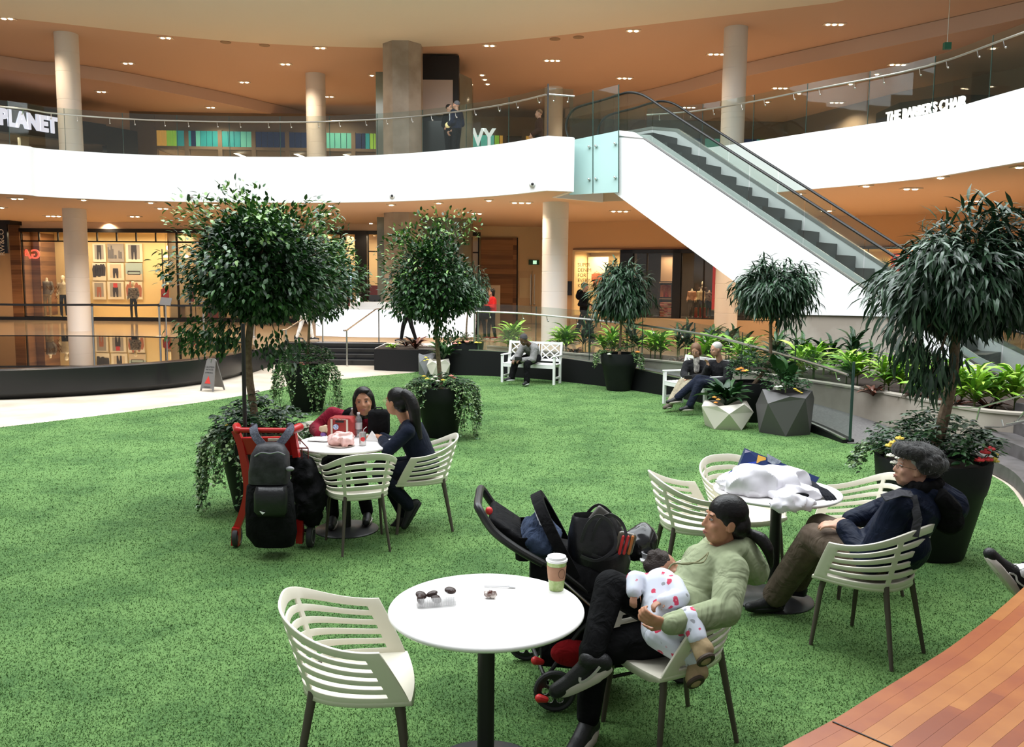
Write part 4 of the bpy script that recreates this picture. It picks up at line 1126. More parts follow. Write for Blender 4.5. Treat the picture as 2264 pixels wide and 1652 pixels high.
for r_ in range(3):
    for c_ in range(3):
        x0, z1 = FG.hit(px_c[c_][0], px_r[r_][0], dW); x1, z0 = FG.hit(px_c[c_][1], px_r[r_][1], dW)
        t = thing('framed_print', descr[r_][c_], 'picture', tuple(FG.P((x0+x1)/2,dW-0.02,z0)), group='prints on the picture wall', world=True)
        mb = MB(); FG.box(mb, x0+.015, x1-.015, dW-0.03, dW, z0+.015, z1-.015); mb.build('board', M_paper if (r_,c_) not in ((0,1),(1,2)) else (M_grey if r_==0 else M_sky), t, smooth=0)
        w = x1-x0; hh = z1-z0; cxx = (x0+x1)/2; d = dW-0.04
        if (r_,c_) in ((0,0),(0,2),(1,1),(2,0),(2,1)):
            mb = MB(); FG.box(mb, x0+w*.17, x1-w*.17, dW-0.034, dW-0.029, z0+hh*.16, z1-hh*.08); mb.build('printed_background', M_grey if r_!=1 else M_sand, t, smooth=0)
            mb = MB(); legs_pic(mb, FG, d, cxx, z0+hh*.14, hh*(.76 if r_==0 else .55), w*.30, w*.10); mb.build('printed_figure', M_rust if (r_,c_)==(2,0) else M_dk2, t, smooth=0)
            if (r_,c_) == (2,1):
                mb = MB(); FG.box(mb, cxx-w*.12, cxx+w*.12, d-.002, d, z0+hh*.66, z1-hh*.10); mb.build('printed_top', M_red, t, smooth=0)
        elif (r_,c_) == (0,1):
            mb = MB()
            for a,b,e in ((.03,.10,.8),(.12,.20,.66),(.22,.30,.88),(.30,.38,.7),(.42,.55,.38),(.66,.74,.62),(.76,.86,.55)): poly_face(mb, FG, d, [(x0+w*a,z0+hh*.2),(x0+w*b,z0+hh*.2),(x0+w*b,z0+hh*e),(x0+w*a,z0+hh*e)])
            mb.build('printed_skyline', mat('print slate', (0.13,0.12,0.13), 0.7), t, smooth=0)
        elif (r_,c_) == (1,2):
            mb = MB(); FG.box(mb, x0+.02, x1-.02, d, d+.004, z0+.02, z0+hh*.38); mb.build('printed_sand', M_sand, t, smooth=0)
            mb = MB(); FG.box(mb, x0+w*.14, x1-w*.14, d-.004, d, z0+hh*.50, z0+hh*.55); FG.box(mb, x0+w*.14, x1-w*.14, d-.004, d, z0+hh*.33, z0+hh*.37)
            FG.box(mb, x0+w*.14, x0+w*.17, d-.004, d, z0+hh*.33, z0+hh*.55); FG.box(mb, x1-w*.17, x1-w*.14, d-.004, d, z0+hh*.33, z0+hh*.55); mb.build('printed_fence', M_dk2, t, smooth=0)
        else:
            rnd = random.Random(r_*3+c_); mb = MB()
            for i in range(5):
                cx2 = x0+w*(.16+.17*i); zz = z0+hh*(.15+rnd.random()*.2)
                poly_face(mb, FG, d, [(cx2-.06,zz),(cx2+.06,zz),(cx2+.09,zz+.35),(cx2+.03,zz+.5),(cx2-.04,zz+.5),(cx2-.09,zz+.33)])
            mb.build('printed_figures', M_dk2 if r_==1 else M_rust, t, smooth=0)
# inside the right bay: pendant lamps, shelf, price board, clothes rail, red displays
for i, px in enumerate((367,381,395,412)):
    x_, z_ = FG.hit(px, 569, 1.6); p = FG.P(x_,1.6,z_)
    t = thing('pendant_lamp', 'small bright pendant lamp hanging inside the clothing shop', 'lamp', tuple(p), group='pendant lamps inside the clothing shop', world=True)
    MB().lathe([(.10,.0),(.08,.06),(.03,.10),(.0,.10)], p, 12).build('shade', mat('lamp shade', (0.9,0.8,0.6), 0.4, emit=(1,0.8,0.5), es=5), t)
    MB().tube([p+V3(0,0,.1), V3(p.x,p.y,ztop)], .006, 5).build('cord', M_black, t)
x_, z_ = FG.hit(374, 548, 1.2); p = FG.P(x_,1.2,z_)
t = thing('pendant_lamp', 'large glowing pendant lamp above the row of small ones in the clothing shop', 'lamp', tuple(p), world=True)
MB().ell(p, .11).build('shade', mat('lamp globe', (1,0.9,0.7), 0.4, emit=(1,0.85,0.6), es=12), t); MB().tube([p, V3(p.x,p.y,ztop)], .006, 5).build('cord', M_black, t)
x0, z0 = FG.hit(361, 632, 1.8); x1, z1 = FG.hit(392, 583, 1.8)
t = thing('price_board', 'cream price board reading 39 on a dark shelf in the clothing shop', 'sign', tuple(FG.P(x0,1.8,z0)), world=True)
mb = MB(); FG.box(mb, x0, x1, 1.8, 1.84, z0-.02, z0+.02)
for x in (x0, x1): FG.box(mb, x-.02, x+.02, 1.78, 1.82, FL+.1, z1+.6)
FG.box(mb, x0, x1, 1.78, 1.82, z1+.1, z1+.14); mb.build('stand', M_black, t, smooth=0)
cx1, cz1 = FG.hit(379, 621, 1.75); mb = MB(); FG.box(mb, cx1-.17, cx1+.17, 1.74, 1.76, cz1-.17, cz1+.17); bd = mb.build('board', mat('cream board', (0.85,0.72,0.45), 0.6, emit=(1,0.8,0.4), es=0.3), t, smooth=0)
text_obj('price_digits', '39', 0.16, mat('gold digits', (0.35,0.22,0.08), 0.6), bd, Matrix.Translation(FG.P(cx1,1.735,cz1)-t.location) @ Matrix.Rotation(FG.rz,4,'Z') @ Matrix.Rotation(PI/2,4,'X'), 0.001)
GC = [('white',(0.75,0.68,0.55)),('rust',(0.45,0.14,0.07)),('cream',(0.72,0.60,0.38)),('black',(0.012,0.012,0.013)),('dark red',(0.30,0.02,0.02)),('navy',(0.02,0.025,0.05))]
def garment(fr, px0, pyt, pyb, d, w, ci, group, place):
    x_, zt = fr.hit(px0, pyt, d); _, zb_ = fr.hit(px0, pyb, d)
    t = thing('hanging_garment', '%s garment hanging %s' % (GC[ci][0], place), 'garment', tuple(fr.P(x_,d,zt)), group=group, world=True)
    mb = MB(); tshape(mb, fr, x_, zb_, d, w, zt-zb_, .05); mb.build('cloth', cloth('garment '+GC[ci][0], GC[ci][1]), t)
    p = fr.P(x_, d+.02, zt); MB().tube([p+fr.u*(-w*.3), p+V3(0,0,.05), p+fr.u*(w*.3)], .008, 5).tube([p+V3(0,0,.05),p+V3(0,0,.10)], .005, 5).build('hanger', M_black, t)
for i, (px, ci, pl_) in enumerate(((366,4,'at the left end of the clothes rail in the clothing shop'),(378,3,'second from the left on the clothes rail in the clothing shop'),(389,0,'third from the left on the clothes rail in the clothing shop'),(398,1,'fourth from the left on the clothes rail in the clothing shop'),(406,2,'second from the right on the clothes rail in the clothing shop'),(413,3,'at the right end of the clothes rail, half hidden by the tree'))):
    garment(FG, px, 637, 675, 1.42+0.07*i, .40, ci, 'garments on the clothes rail', pl_)
x0, z0 = FG.hit(361, 635, 1.55); x1, _ = FG.hit(430, 635, 1.55)
t = thing('clothes_rail', 'black clothes rail with coloured garments in the clothing shop', 'clothes rail', tuple(FG.P(x0,1.6,FL)), world=True)
MB().tube([FG.P(x0,1.6,z0+.1), FG.P(x1,1.6,z0+.1)], .015, 6).build('rail', M_black, t)
for x in (x0,x1): MB().tube([FG.P(x,1.6,z0+.1), FG.P(x,1.6,FL+.07)], .015, 6).build('upright', M_black, t)
for px, py, s_, l in ((404,610,.34,'red and black round display behind the pendant lamps'),(418,655,.42,'red display banner half hidden by the tree in the clothing shop'),(470,690,.5,'red display low behind the large tree in the clothing shop'),(575,645,.3,'small red display seen through the crown of the large tree')):
    x_, z_ = FG.hit(px, py, 1.9); tag(MB().rbox(FG.P(x_,1.9,z_), (s_,.08,s_*1.1), .06, rz=FG.rz).build('shop_display', M_red), l, 'display')
# table of clothes low in the bay
x0, z0 = FG.hit(378, 690, 1.2); x1, z1 = FG.hit(470, 676, 1.2)
t = thing('display_table', 'dark display table low behind the shop glass under the garments', 'table', tuple(FG.P((x0+x1)/2,1.2,FL)), world=True)
mb = MB(); FG.box(mb, x0, x1, .9, 1.4, z1-.03, z1+.03); mb.build('table_top', M_black, t, smooth=0)
for x in (x0+.05,(x0+x1)/2,x1-.05): mb = MB(); FG.box(mb, x-.03, x+.03, 1.1, 1.16, FL+.07, z1); mb.build('leg', M_black, t, smooth=0)
# vertical blade sign at the far left
t = thing('blade_sign', 'tall black blade sign with white upright letters at the left edge', 'sign', (0,0,0), world=True)
x0, z0 = FG.hit(-14, 560, -0.8); x1, z1 = FG.hit(16, 496, -0.8); t.location = tuple(FG.P((x0+x1)/2,-0.8,z0))
mb = MB(); FG.box(mb, x0, x1, -0.85, -0.75, z0, z1); FG.box(mb, x0, x1+.1, -0.8, 0.0, z1, z1+.25); pnl = mb.build('panel', M_blackg, t, smooth=0)
xx, zz = FG.hit(4, 536, -0.87)
text_obj('letters', 'RW&CO', 0.27, mat('white letters', (0.85,0.82,0.78), 0.5), t, Matrix.Translation(FG.P(xx,-0.86,zz)-t.location) @ Matrix.Rotation(FG.rz,4,'Z') @ Matrix.Rotation(PI/2,4,'X') @ Matrix.Rotation(PI/2,4,'Z'), 0.004)

# --- behind the desk --------------------------------------------------------
FD = Front((FG.b.x+4.2, FG.b.y+1.2), (-0.6, 34.2))
FD = Front(P2(FG.P(xend,0,0)), (-0.9, 34.3))
X2 = lambda px, py=620, d=0.0: FD.hit(px, py, d)[0]
wallseg(FD, -0.2, X2(1062), ztop-.12, ztop+.02, M_black, 'wall_shop_header', -0.1, 0.1)
wallseg(FD, -0.2, X2(1062), ztop, 4.41, M_lceil, 'wall_shop_fascia', -0.02, 0.1)
shell(FD, X2(722), X2(1060), 2.6, FL+.02, ztop, M_cream, M_cream, M_cream)
wallseg(FD, X2(787), X2(812), FL, ztop, M_black, 'wall_shop_pier', -0.15, 0.3)
window(FD, X2(722), X2(787), FL+.1, ztop-.1, xs=(X2(755),), zs_=(FD.hit(755,555)[1],FD.hit(755,628)[1]), t=.05)
window(FD, X2(815), X2(1058), FL+.1, ztop-.1, xs=(X2(900),X2(980)), zs_=(FD.hit(825,556)[1],), t=.05)
x0,z0 = FD.hit(815,670,.5); x1,z1 = FD.hit(900,632,.5); mb = MB(); FD.box(mb, x0, x1, .5, .6, z0-.6, z1)
tag(mb.build('red_display', M_red, smooth=0), 'low red panel in the shop window left of the stone column', 'display')
x0,z0 = FD.hit(756,672,.9); x1,z1 = FD.hit(777,592,.9)
t = thing('lit_screen', 'pale blue lit screen in the shop window above the desk', 'screen', tuple(FD.P(x0,.9,z0)), world=True)
mb = MB(); FD.box(mb, x0, x1, .9, .94, z0+.2, z1); mb.build('panel', mat('pale blue screen', (0.4,0.6,0.9), 0.4, emit=(0.45,0.70,1.0), es=1.1), t, smooth=0)
mb = MB(); FD.box(mb, x0-.03, x1+.03, .93, .97, FL+.03, z1+.03); mb.build('frame', M_black, t, smooth=0)
shoplight(FD, (X2(722)+X2(900))/2, 1.1, ztop-.15, 3.5, 1.2, 70)
mannequin(FD, 768, 632, 690, .5, 'red draped torso display in the window above the desk', cloth('deep red cloth', (0.30,0.02,0.015)), cloth('deep red cloth', (0.30,0.02,0.015)))

# --- timber wall, cream wall, double doors -----------------------------------
FW = Front(P2(onz(1058,716,FL)), P2(onz(1262,716,FL)))
X3 = lambda px, py=620, d=0.0: FW.hit(px, py, d)[0]
wallseg(FW, X3(1062), X3(1143), FL, 3.95, M_plank, 'wall_timber', -0.15, 0.05)
wallseg(FW, X3(1058)-.6, X3(1270)+.4, 3.95, 4.42, M_cream, 'wall_back_upper', 0.0, 0.1)
wallseg(FW, X3(1058)-.4, X3(1062), FL, 3.95, M_cream, 'wall_back_left', 0.0, 0.1)
wallseg(FW, X3(1143), X3(1270)+.4, FL, 3.95, M_cream, 'wall_back_right', 0.0, 0.1)
wallseg(FW, X3(1143)-.05, X3(1143), FL, 3.95, M_black, 'trim_9', -0.16, 0.0)
dr = bpy.data.objects.new('door_1', None); COL.objects.link(dr); dr['kind'] = 'structure'; dr['_w'] = 1; dr.location = tuple(FW.P(X3(1170),0,FL))
for a, b in ((1145,1174),(1176,1193)):
    mb = MB(); FW.box(mb, X3(a), X3(b), -0.06, -0.02, FL+.03, 2.62); mb.build('leaf', mat('cream door', (0.72,0.54,0.32), 0.45), dr, smooth=0)
for px in (1172.5,1180.5):
    x_ = X3(px); MB().tube([FW.P(x_,-.12,1.35), FW.P(x_,-.12,2.5)], .02, 6).build('pull_handle', M_steel, dr)
    MB().ell(FW.P(x_,-.1,1.30), .045).build('lock', M_steel, dr)
mb = MB(); FW.box(mb, X3(1148), X3(1172), -.075, -.065, 1.55, 2.35); mb.build('notice', mat('pale notice', (0.80,0.66,0.42), 0.6), dr, smooth=0)
x_, z_ = FW.hit(1181,580,-.12)
t = thing('exit_sign', 'small green running figure exit sign on the cream wall', 'exit sign', tuple(FW.P(x_,-.1,z_)), world=True)
mb = MB(); FW.box(mb, x_-.21, x_+.21, -.12, -.04, z_-.10, z_+.10); mb.build('case', mat('dark green sign', (0.015,0.10,0.06), 0.4), t, smooth=0)
mb = MB(); FW.box(mb, x_-.05, x_+.10, -.13, -.12, z_-.07, z_+.07); mb.build('pictogram', mat('pale green figure', (0.5,0.8,0.6), 0.5, emit=(.5,.9,.6), es=.6), t, smooth=0)
# pale poster board standing beside the timber wall
x0,z0 = FW.hit(1076,690,-1.5); x1,z1 = FW.hit(1106,631,-1.5); mb = MB(); FW.box(mb, x0, x1, -1.52, -1.48, FL, z1)
tag(mb.build('poster_stand', mat('pale poster', (0.72,0.60,0.45), 0.6), smooth=0), 'pale poster stand behind the woman in red', 'poster')

# --- right: children's window and dark shop -----------------------------------
FK = Front((FW.P(X3(1256),0,0).x+0.15, 31.6), (10.9, 27.6))
X4 = lambda px, py=620, d=0.0: FK.hit(px, py, d)[0]
M_orange = mat('warm tan wall', (0.70,0.45,0.25), 0.6)
zh = FK.hit(1400,553)[1]
wallseg(FK, -1.0, X4(2300), zh+.02, 4.42, M_orange, 'wall_right_upper', -0.0, 0.15)
wallseg(FK, -0.5, X4(1268), FL, zh+.02, M_orange, 'wall_right', 0.0, 0.15)
struct('trim_10', FK.box(MB(), X4(1268), X4(2030), -.10, .0, zh+.02, zh+.07), mat('brown trim', (0.16,0.08,0.05), 0.5), smooth=0)
x0, z0 = FK.hit(1251,653,-.1); x1, z1 = FK.hit(1264,622,-.1); mb = MB(); FK.box(mb, x0-.1, x1, -.12, -.0, z0, z1)
tag(mb.build('wall_screen', M_blackg, smooth=0), 'small black screen on the tan wall beside the white column', 'screen')
zpl = FK.hit(1450,703)[1]
wallseg(FK, X4(1268), X4(2300), FL, zpl, mat('stone plinth', (0.60,0.42,0.26), 0.4), 'wall_shop_base', -0.25, 0.1)
shell(FK, X4(1268), X4(1372), 1.8, zpl, zh, M_yel, M_yel, M_cream)
window(FK, X4(1268), X4(1372), zpl, zh, fm=M_cream, t=.08)
shoplight(FK, (X4(1268)+X4(1372))/2, .8, zh-.12, 1.3, 1.0, 42, (1,0.80,0.52))
t = thing('window_lettering', 'black words in five lines on the children shop window', 'lettering', tuple(FK.P(X4(1282),-.06,2.4))); t.rotation_euler = (0,0,FK.rz)
for i, wd_ in enumerate(('SUPER','DENIM','FOR','EVERY','KID')):
    x_, z_ = FK.hit(1277, 586+i*11.5, -.07); v = FK.P(x_,-.07,z_)-t.location
    v = Matrix.Rotation(-FK.rz,3,'Z') @ v
    text_obj('word', wd_, 0.185, M_vin, t, Matrix.Translation(v) @ Matrix.Rotation(PI/2,4,'X'), 0.002, align='LEFT', sx=.95)
# panel inside and small garments
x0,z0 = FK.hit(1298,690,1.4); x1,z1 = FK.hit(1345,568,1.4); mb = MB(); FK.box(mb, x0, x1, 1.4, 1.5, z0, z1)
tag(mb.build('display_backdrop', mat('bright cream panel', (0.88,0.78,0.56), 0.6), smooth=0), 'bright cream panel inside the children shop window', 'display')
garment(FK, 1319, 604, 635, 1.2, .4, 1, 'garments in the children window', 'high on the panel of the children window')
garment(FK, 1350, 645, 675, 1.2, .4, 4, 'garments in the children window', 'behind the potted tree in the children window')
garment(FK, 1310, 648, 690, 1.1, .4, 2, 'garments in the children window', 'low beside the man in black in the children window')
# dark shop
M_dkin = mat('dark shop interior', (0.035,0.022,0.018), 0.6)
shell(FK, X4(1374), X4(1660), 2.2, zpl, zh, M_dkin, M_dkin, M_dkin)
wallseg(FK, X4(1372), X4(1400), zpl, zh, M_blackg, 'wall_shop_pier', -0.1, .1)
wallseg(FK, X4(1372), X4(1660), zh-.12, zh, M_blackg, 'wall_shop_header', -0.1, .1)
wallseg(FK, X4(1488), X4(1506), zpl, zh, M_blackg, 'wall_shop_pier', -0.1, .1)
window(FK, X4(1400), X4(1488), zpl, zh-.1, xs=(X4(1430),))
window(FK, X4(1506), X4(1660), zpl, zh-.1, xs=(X4(1556),))
wallseg(FK, X4(1461,600,.9), X4(1486,600,.9), FK.hit(1470,622,.9)[1], zh-.15, mat('tan panel', (0.50,0.32,0.20), 0.6), 'wall_shop_panel', .9, 1.0)
t = thing('shop_shelf', 'dark shelf unit stacked with red and pink clothes in the dark shop', 'shelf', tuple(FK.P(X4(1475,690,.9),.9,zpl)), world=True)
ys = (625,661,680,693,702)
for py in ys:
    x0,_ = FK.hit(1459,py,.9); x1,z_ = FK.hit(1487,py,.9); mb = MB(); FK.box(mb, x0, x1, .8, 1.2, z_-.015, z_+.015); mb.build('shelf_board', mat('pale shelf', (0.45,0.30,0.20), 0.5), t, smooth=0)
for px in (1459,1487):
    x0,_ = FK.hit(px,625,.9); mb = MB(); FK.box(mb, x0-.02, x0+.02, .8, 1.2, zpl, FK.hit(px,625,.9)[1]); mb.build('side_panel', M_black, t, smooth=0)
rnd = random.Random(5)
FC = [('rust',(0.50,0.16,0.10)),('pink',(0.60,0.25,0.22)),('tan',(0.45,0.28,0.16)),('dark red',(0.28,0.03,0.03))]
for li, (py, nm) in enumerate(((680,'upper'),(692,'middle'),(702,'lower'))):
    for ci2, px in enumerate((1465,1473,1481)):
        x_, z_ = FK.hit(px, py-1.0, .85); c = FC[(li*2+ci2)%4]
        t2 = thing('folded_clothes', '%s folded clothes pile, %s on the %s shelf of the dark shop' % (c[0], ('left','middle','right')[ci2], nm), 'folded clothes', tuple(FK.P(x_,.9,z_)), group='folded clothes on the shelves', world=True)
        for q in range(3): MB().rbox(FK.P(x_,.9,z_+.03+q*.055), (.20-.01*rnd.random(),.26,.05), .02, rz=FK.rz).build('folded_garment', cloth('folded '+FC[(li*2+ci2+q%2)%4][0], FC[(li*2+ci2+q%2)%4][1]), t2)
for i, (px, ci) in enumerate(((1465,1),(1473,4),(1481,1))):
    garment(FK, px, 630, 657, .9, .30, ci, 'garments above the shelves', ('at the left','in the middle','at the right')[i]+' of the niche above the dark shop shelves')
shoplight(FK, X4(1475), .5, zh-.2, .8, .5, 12); shoplight(FK, X4(1550), .9, zh-.2, 1.6, .8, 18)
mannequin(FK, 1528, 640, 703, .6, 'headless child mannequin in a pale pink top, left in the dark window', cloth('pale pink knit', (0.62,0.34,0.22)), cloth('grey denim', (0.10,0.09,0.09)))
mannequin(FK, 1548, 640, 703, .6, 'headless child mannequin in a cream sweatshirt standing on a red box', cloth('cream sweatshirt', (0.70,0.58,0.36)), cloth('grey denim', (0.10,0.09,0.09)))
mannequin(FK, 1552, 622, 695, 1.1, 'taller mannequin with a pale cap standing behind the cream sweatshirt one', cloth('dark patterned', (0.10,0.07,0.06)), M_blk, headless=False)
mannequin(FK, 1566, 643, 703, .6, 'headless child mannequin in a striped top by the red banner', cloth('striped knit', (0.40,0.30,0.20), (0.08,0.05,0.04), scale=20), M_blk)
x_,z_ = FK.hit(1550,700,.9); tag(MB().box(FK.P(x_,.9,z_+.14),(.42,.3,.36),rz=FK.rz).build('display_box', M_red, smooth=0), 'red display box under the child mannequins', 'box')
x0,z0 = FK.hit(1573,684,.35); x1,z1 = FK.hit(1586,585,.35); t = thing('hanging_banner', 'tall red hanging banner beside the tan column in the dark shop', 'banner', tuple(FK.P(x0,.35,z0)), world=True)
mb = MB(); FK.box(mb, x0, x1+.15, .35, .37, z0, z1); mb.build('cloth', mat('bright red banner', (0.65,0.03,0.03), 0.6, emit=(1,.05,.04), es=.12), t, smooth=0)
mb = MB(); FK.box(mb, x0, x1+.15, .33, .39, z0-.04, z0); mb.build('bar', mat('tan bar', (0.5,0.3,0.18), 0.5), t, smooth=0)
# cream bay beyond the column
shell(FK, X4(1662), X4(1815), 1.6, zpl, zh, M_cream, M_cream, M_cream); window(FK, X4(1662), X4(1815), zpl, zh-.1, fm=M_black)
shoplight(FK, X4(1740), .8, zh-.12, 2.0, 1.0, 35)
# --- far right shop seen past the escalator --------------------------------------
xa, xb = X4(1822), X4(2026)
shell(FK, xa, xb, 2.4, zpl, zh, M_yel, mat('dark shop floor'), M_cream)
window(FK, xa, xb, zpl, zh, xs=(X4(1916),), t=.03)
shoplight(FK, (xa+xb)/2, 1.0, zh-.2, 2.4, 1.2, 90, (1,.80,.45))
wallseg(FK, xb, X4(2300), zpl-1, zh+.0, M_black, 'wall_shop_dark', -0.15, .1)
x0,z0 = FK.hit(1966,640,.5); x1,z1 = FK.hit(2018,560,.5); t = thing('red_poster', 'large red poster board in the shop past the escalator', 'poster', tuple(FK.P(x0,.5,z0)), world=True)
mb = MB(); FK.box(mb, x0, x1, .5, .53, z0-.6, z1); bd = mb.build('board', mat('bright red banner'), t, smooth=0)
sx_, sz_ = FK.hit(1981,593,.49); text_obj('letters', 'S', .22, M_dk2, bd, Matrix.Translation(FK.P(sx_,.49,sz_)-t.location) @ Matrix.Rotation(FK.rz,4,'Z') @ Matrix.Rotation(PI/2,4,'X'), .002)
x0,_ = FK.hit(1888,575,2.0)
for i in range(12):
    px = 1907+i*4.8
    garment(FK, px, 577+(i%3), 612, 1.7-0.07*(i%3), .14, 3, 'black garments on the far rail', 'in the row on the far rail past the escalator')
for i, px in enumerate((1901,1914,1938,1950,1964,1980,1991)):
    x_, z_ = FK.hit(px, 543 if i < 4 else 546, .8); p = FK.P(x_,.8,z_)
    t = thing('track_spotlight', 'small track spotlight in the row above the far yellow shop wall', 'spotlight', tuple(p), group='track spotlights of the far shop', world=True)
    MB().cap(p, p+V3(0,.04,.07), .05, .05).build('can', mat('pale lamp can', (0.6,0.5,0.38), 0.4), t); MB().tube([p+V3(0,0,.05), V3(p.x,p.y,zh)], .012, 6).build('stem', M_steel, t)

# ------------------------------------------------------------------ upper level backdrop
M_ubr = mat('brown upper wall', (0.20,0.155,0.11), 0.7)
FU = Front((-19.2,37.6),(6.5,38.6))
XU = lambda px, py=300, d=0.0: FU.hit(px, py, d)[0]
wallseg(FU, XU(290), XU(344), ZU, ZD, M_ubr, 'wall_upper_left', -.1, .1)
z293, z327 = FU.hit(600,293)[1], FU.hit(600,327)[1]
wallseg(FU, XU(344), 32.0, z293, ZD+.02, M_ubr, 'wall_upper_back', -.05, .3)
bays = [(344,410,[(344,358,0),(358,370,0),(370,383,1),(383,392,1),(392,410,2)]),(418,484,[(418,424,2),(424,434,5),(434,444,3),(444,458,2),(458,471,2),(471,484,2)]),
        (492,558,[(492,506,2),(506,519,2),(519,533,2),(533,546,3),(546,558,3)]),(566,632,[(566,579,5),(579,592,5),(592,605,5),(605,618,5),(618,632,5)]),
        (640,704,[(640,653,5),(653,666,5),(666,680,5),(680,704,5)]),(722,778,[(722,741,3),(741,754,3),(754,767,3),(767,778,3)]),(786,832,[(786,800,5),(800,808,5),(808,818,2),(818,826,1),(826,832,1)]),
        (1045,1112,[(1045,1062,3),(1062,1078,3),(1078,1093,3),(1093,1104,1),(1104,1113,0)]),(1160,1200,[(1160,1180,0),(1180,1200,0)]),
        (1420,1550,[(1420,1450,5),(1450,1475,5),(1475,1512,5),(1512,1550,5)]),(1557,1725,[(1557,1590,3),(1590,1640,5),(1640,1672,5),(1672,1680,2),(1680,1710,1),(1710,1722,0)])]
BC = [(0.62,0.33,0.06),(0.26,0.48,0.05),(0.02,0.24,0.25),(0.10,0.38,0.30),(0,0,0),(0.008,0.018,0.06)]
BM = [mat('coloured panel %d' % i, c, 0.4, emit=c, es=0.35) for i, c in enumerate(BC)]
BNM = {344:'amber, green and teal','418':''}
for bi, (a, b, cs) in enumerate(bays):
    t = thing('coloured_panel_band', ['amber, green and teal','teal with one navy and one pale strip','teal and pale green','all navy, left of the two navy ones','all navy, beside the white column','pale green, right of the white column','navy to lime, beside the lift tower','pale green to amber, behind the white letters','amber, beside the man in brown','navy, seen through the escalator glass','pale green to amber, by the right column'][bi].capitalize()+' panel band above the upper shop windows', 'shop panel', tuple(FU.P(XU(a),-.05,z327)), group='coloured panel bands of the upper shop', world=True)
    for x0, x1, ci in cs:
        mb = MB(); FU.box(mb, XU(x0)+.015, XU(x1)-.015, -.12, -.04, z327, z293); mb.build('panel', BM[ci], t, smooth=0)
for px in (344,414,488,562,636,709,782,836,1040,1116,1158,1205,1416,1553,1728):
    wallseg(FU, XU(px)-.09, XU(px)+.09, ZU, z293+.05, M_ubr, 'wall_upper_pier', -.14, .1)
wallseg(FU, XU(344), 32, z327-.12, z327, M_ubr, 'wall_upper_beam', -.13, .1)
shell(FU, XU(344), XU(840), 3.0, ZU, z327-.1, mat('upper shop wall', (0.66,0.52,0.36), 0.6), M_ubr, mat('dark upper shop ceiling', (0.10,0.07,0.05), 0.7))
shoplight(FU, XU(380), 1.6, z327-.3, 3.0, 1.6, 160); shoplight(FU, XU(600), 1.6, z327-.3, 8.0, 1.6, 160)
for px in (523,652,757,830):
    x_, z_ = FU.hit(px, 340, 1.0); p = FU.P(x_,1.0,z_)
    M = Matrix.Rotation(R(-25),3,'Z') @ Matrix.Rotation(R(20),3,'Y')
    tag(MB().box(p, (1.0,.14,.06), M=M).build('strip_light', mat('strip light glow', (1,.9,.75), .5, emit=(1,.88,.66), es=5), smooth=0), 'slanting strip light inside the upper shop', 'ceiling light', 'strip lights inside the upper shop')
struct('wall_upper_right', wall_strip(MB(), [P2(FU.P(XU(1205),0.2,0)),P2(FU.P(XU(1730),0.2,0)),(14.5,32.5),(18.5,26),(22,16),(24,4)], ZU, ZD+.05, .2), M_ubr)
struct('wall_upper_far_left', wall_strip(MB(), [(-30,18),(-27,27),(-19.4,37.8)], ZU, ZD+.05, .2), M_ubr)
# white shop letters on the band
t = thing('shop_sign', 'white capital letters of the shop name behind the upper balustrade', 'sign', tuple(FU.P(XU(1070),-.3,8.0))); t.rotation_euler = (0,0,FU.rz)
x_, z_ = FU.hit(1069,305,-.35); v = Matrix.Rotation(-FU.rz,3,'Z') @ (FU.P(x_,-.35,z_)-t.location)
text_obj('letters', 'VY', .98, mat('white sign letter', (0.85,0.88,0.86), .5, emit=(0.8,0.9,0.88), es=.55), t, Matrix.Translation(v) @ Matrix.Rotation(PI/2,4,'X'), .04, bold=.035, sx=.82)
text_obj('letters', 'L D', .55, mat('pale green letter', (0.45,0.62,0.60), .5, emit=(0.4,0.6,0.58), es=.35), t, Matrix.Translation(v+V3(-1.95,0.2,-.28)) @ Matrix.Rotation(PI/2,4,'X'), .04, bold=.02)
# left upper shop sign: a dark curved board with white letters
FP = Front((onz(-60,238,ZD).x*1.0,31.5),(-13.6,36.2))
FP = Front(P2(ony(-60,260,31.0)), P2(ony(232,290,35.5)))
t = thing('shop_sign', 'long black shop board with chunky white letters above the left balustrade', 'sign', tuple(FP.P(0,0,7.6)), world=True)
x0, _ = FP.hit(-60,260); x1, _ = FP.hit(232,300)
zt_, zb2 = FP.hit(60,252)[1], FP.hit(60,290)[1]
mb = MB(); mb.loft([[FP.P(x,dd,z) for x,z in ((x0,FP.hit(-60,284)[1]),(x1,FP.hit(232,321)[1]),(x1,FP.hit(232,276)[1]),(x0,FP.hit(-60,232)[1]))] for dd in (-.1,.3)], cap=True)
brd = mb.build('board', M_black, t, smooth=0)
xx, zz = FP.hit(64,270,-.12)
text_obj('letters', 'N PLANET', .78, mat('white sign letter cool', (0.80,0.78,0.88), .5, emit=(0.78,0.76,0.92), es=.65), t, Matrix.Translation(FP.P(xx-.35,-.14,zz)-t.location) @ Matrix.Rotation(FP.rz,4,'Z') @ Matrix.Rotation(PI/2,4,'X'), .04, bold=.04, sx=.80)
wallseg(FP, FP.hit(232,300)[0], FP.hit(296,300)[0]+.1, ZU, 8.35, M_black, 'wall_upper_pier', -.1, .2)
wallseg(FP, FP.hit(200,300)[0], FP.hit(296,300)[0]+.1, FP.hit(240,322)[1], 8.3, M_black, 'wall_upper_dark', -.05, .25)
shell(FP, x0, FP.hit(284,300)[0], 2.5, ZU, 7.6, mat('grey tan shop wall', (0.34,0.29,0.23), 0.6), M_ubr, M_ubr)
shoplight(FP, (x0+x1)/2, 1.4, 7.5, 4.0, 1.4, 60, (1,.85,.65))
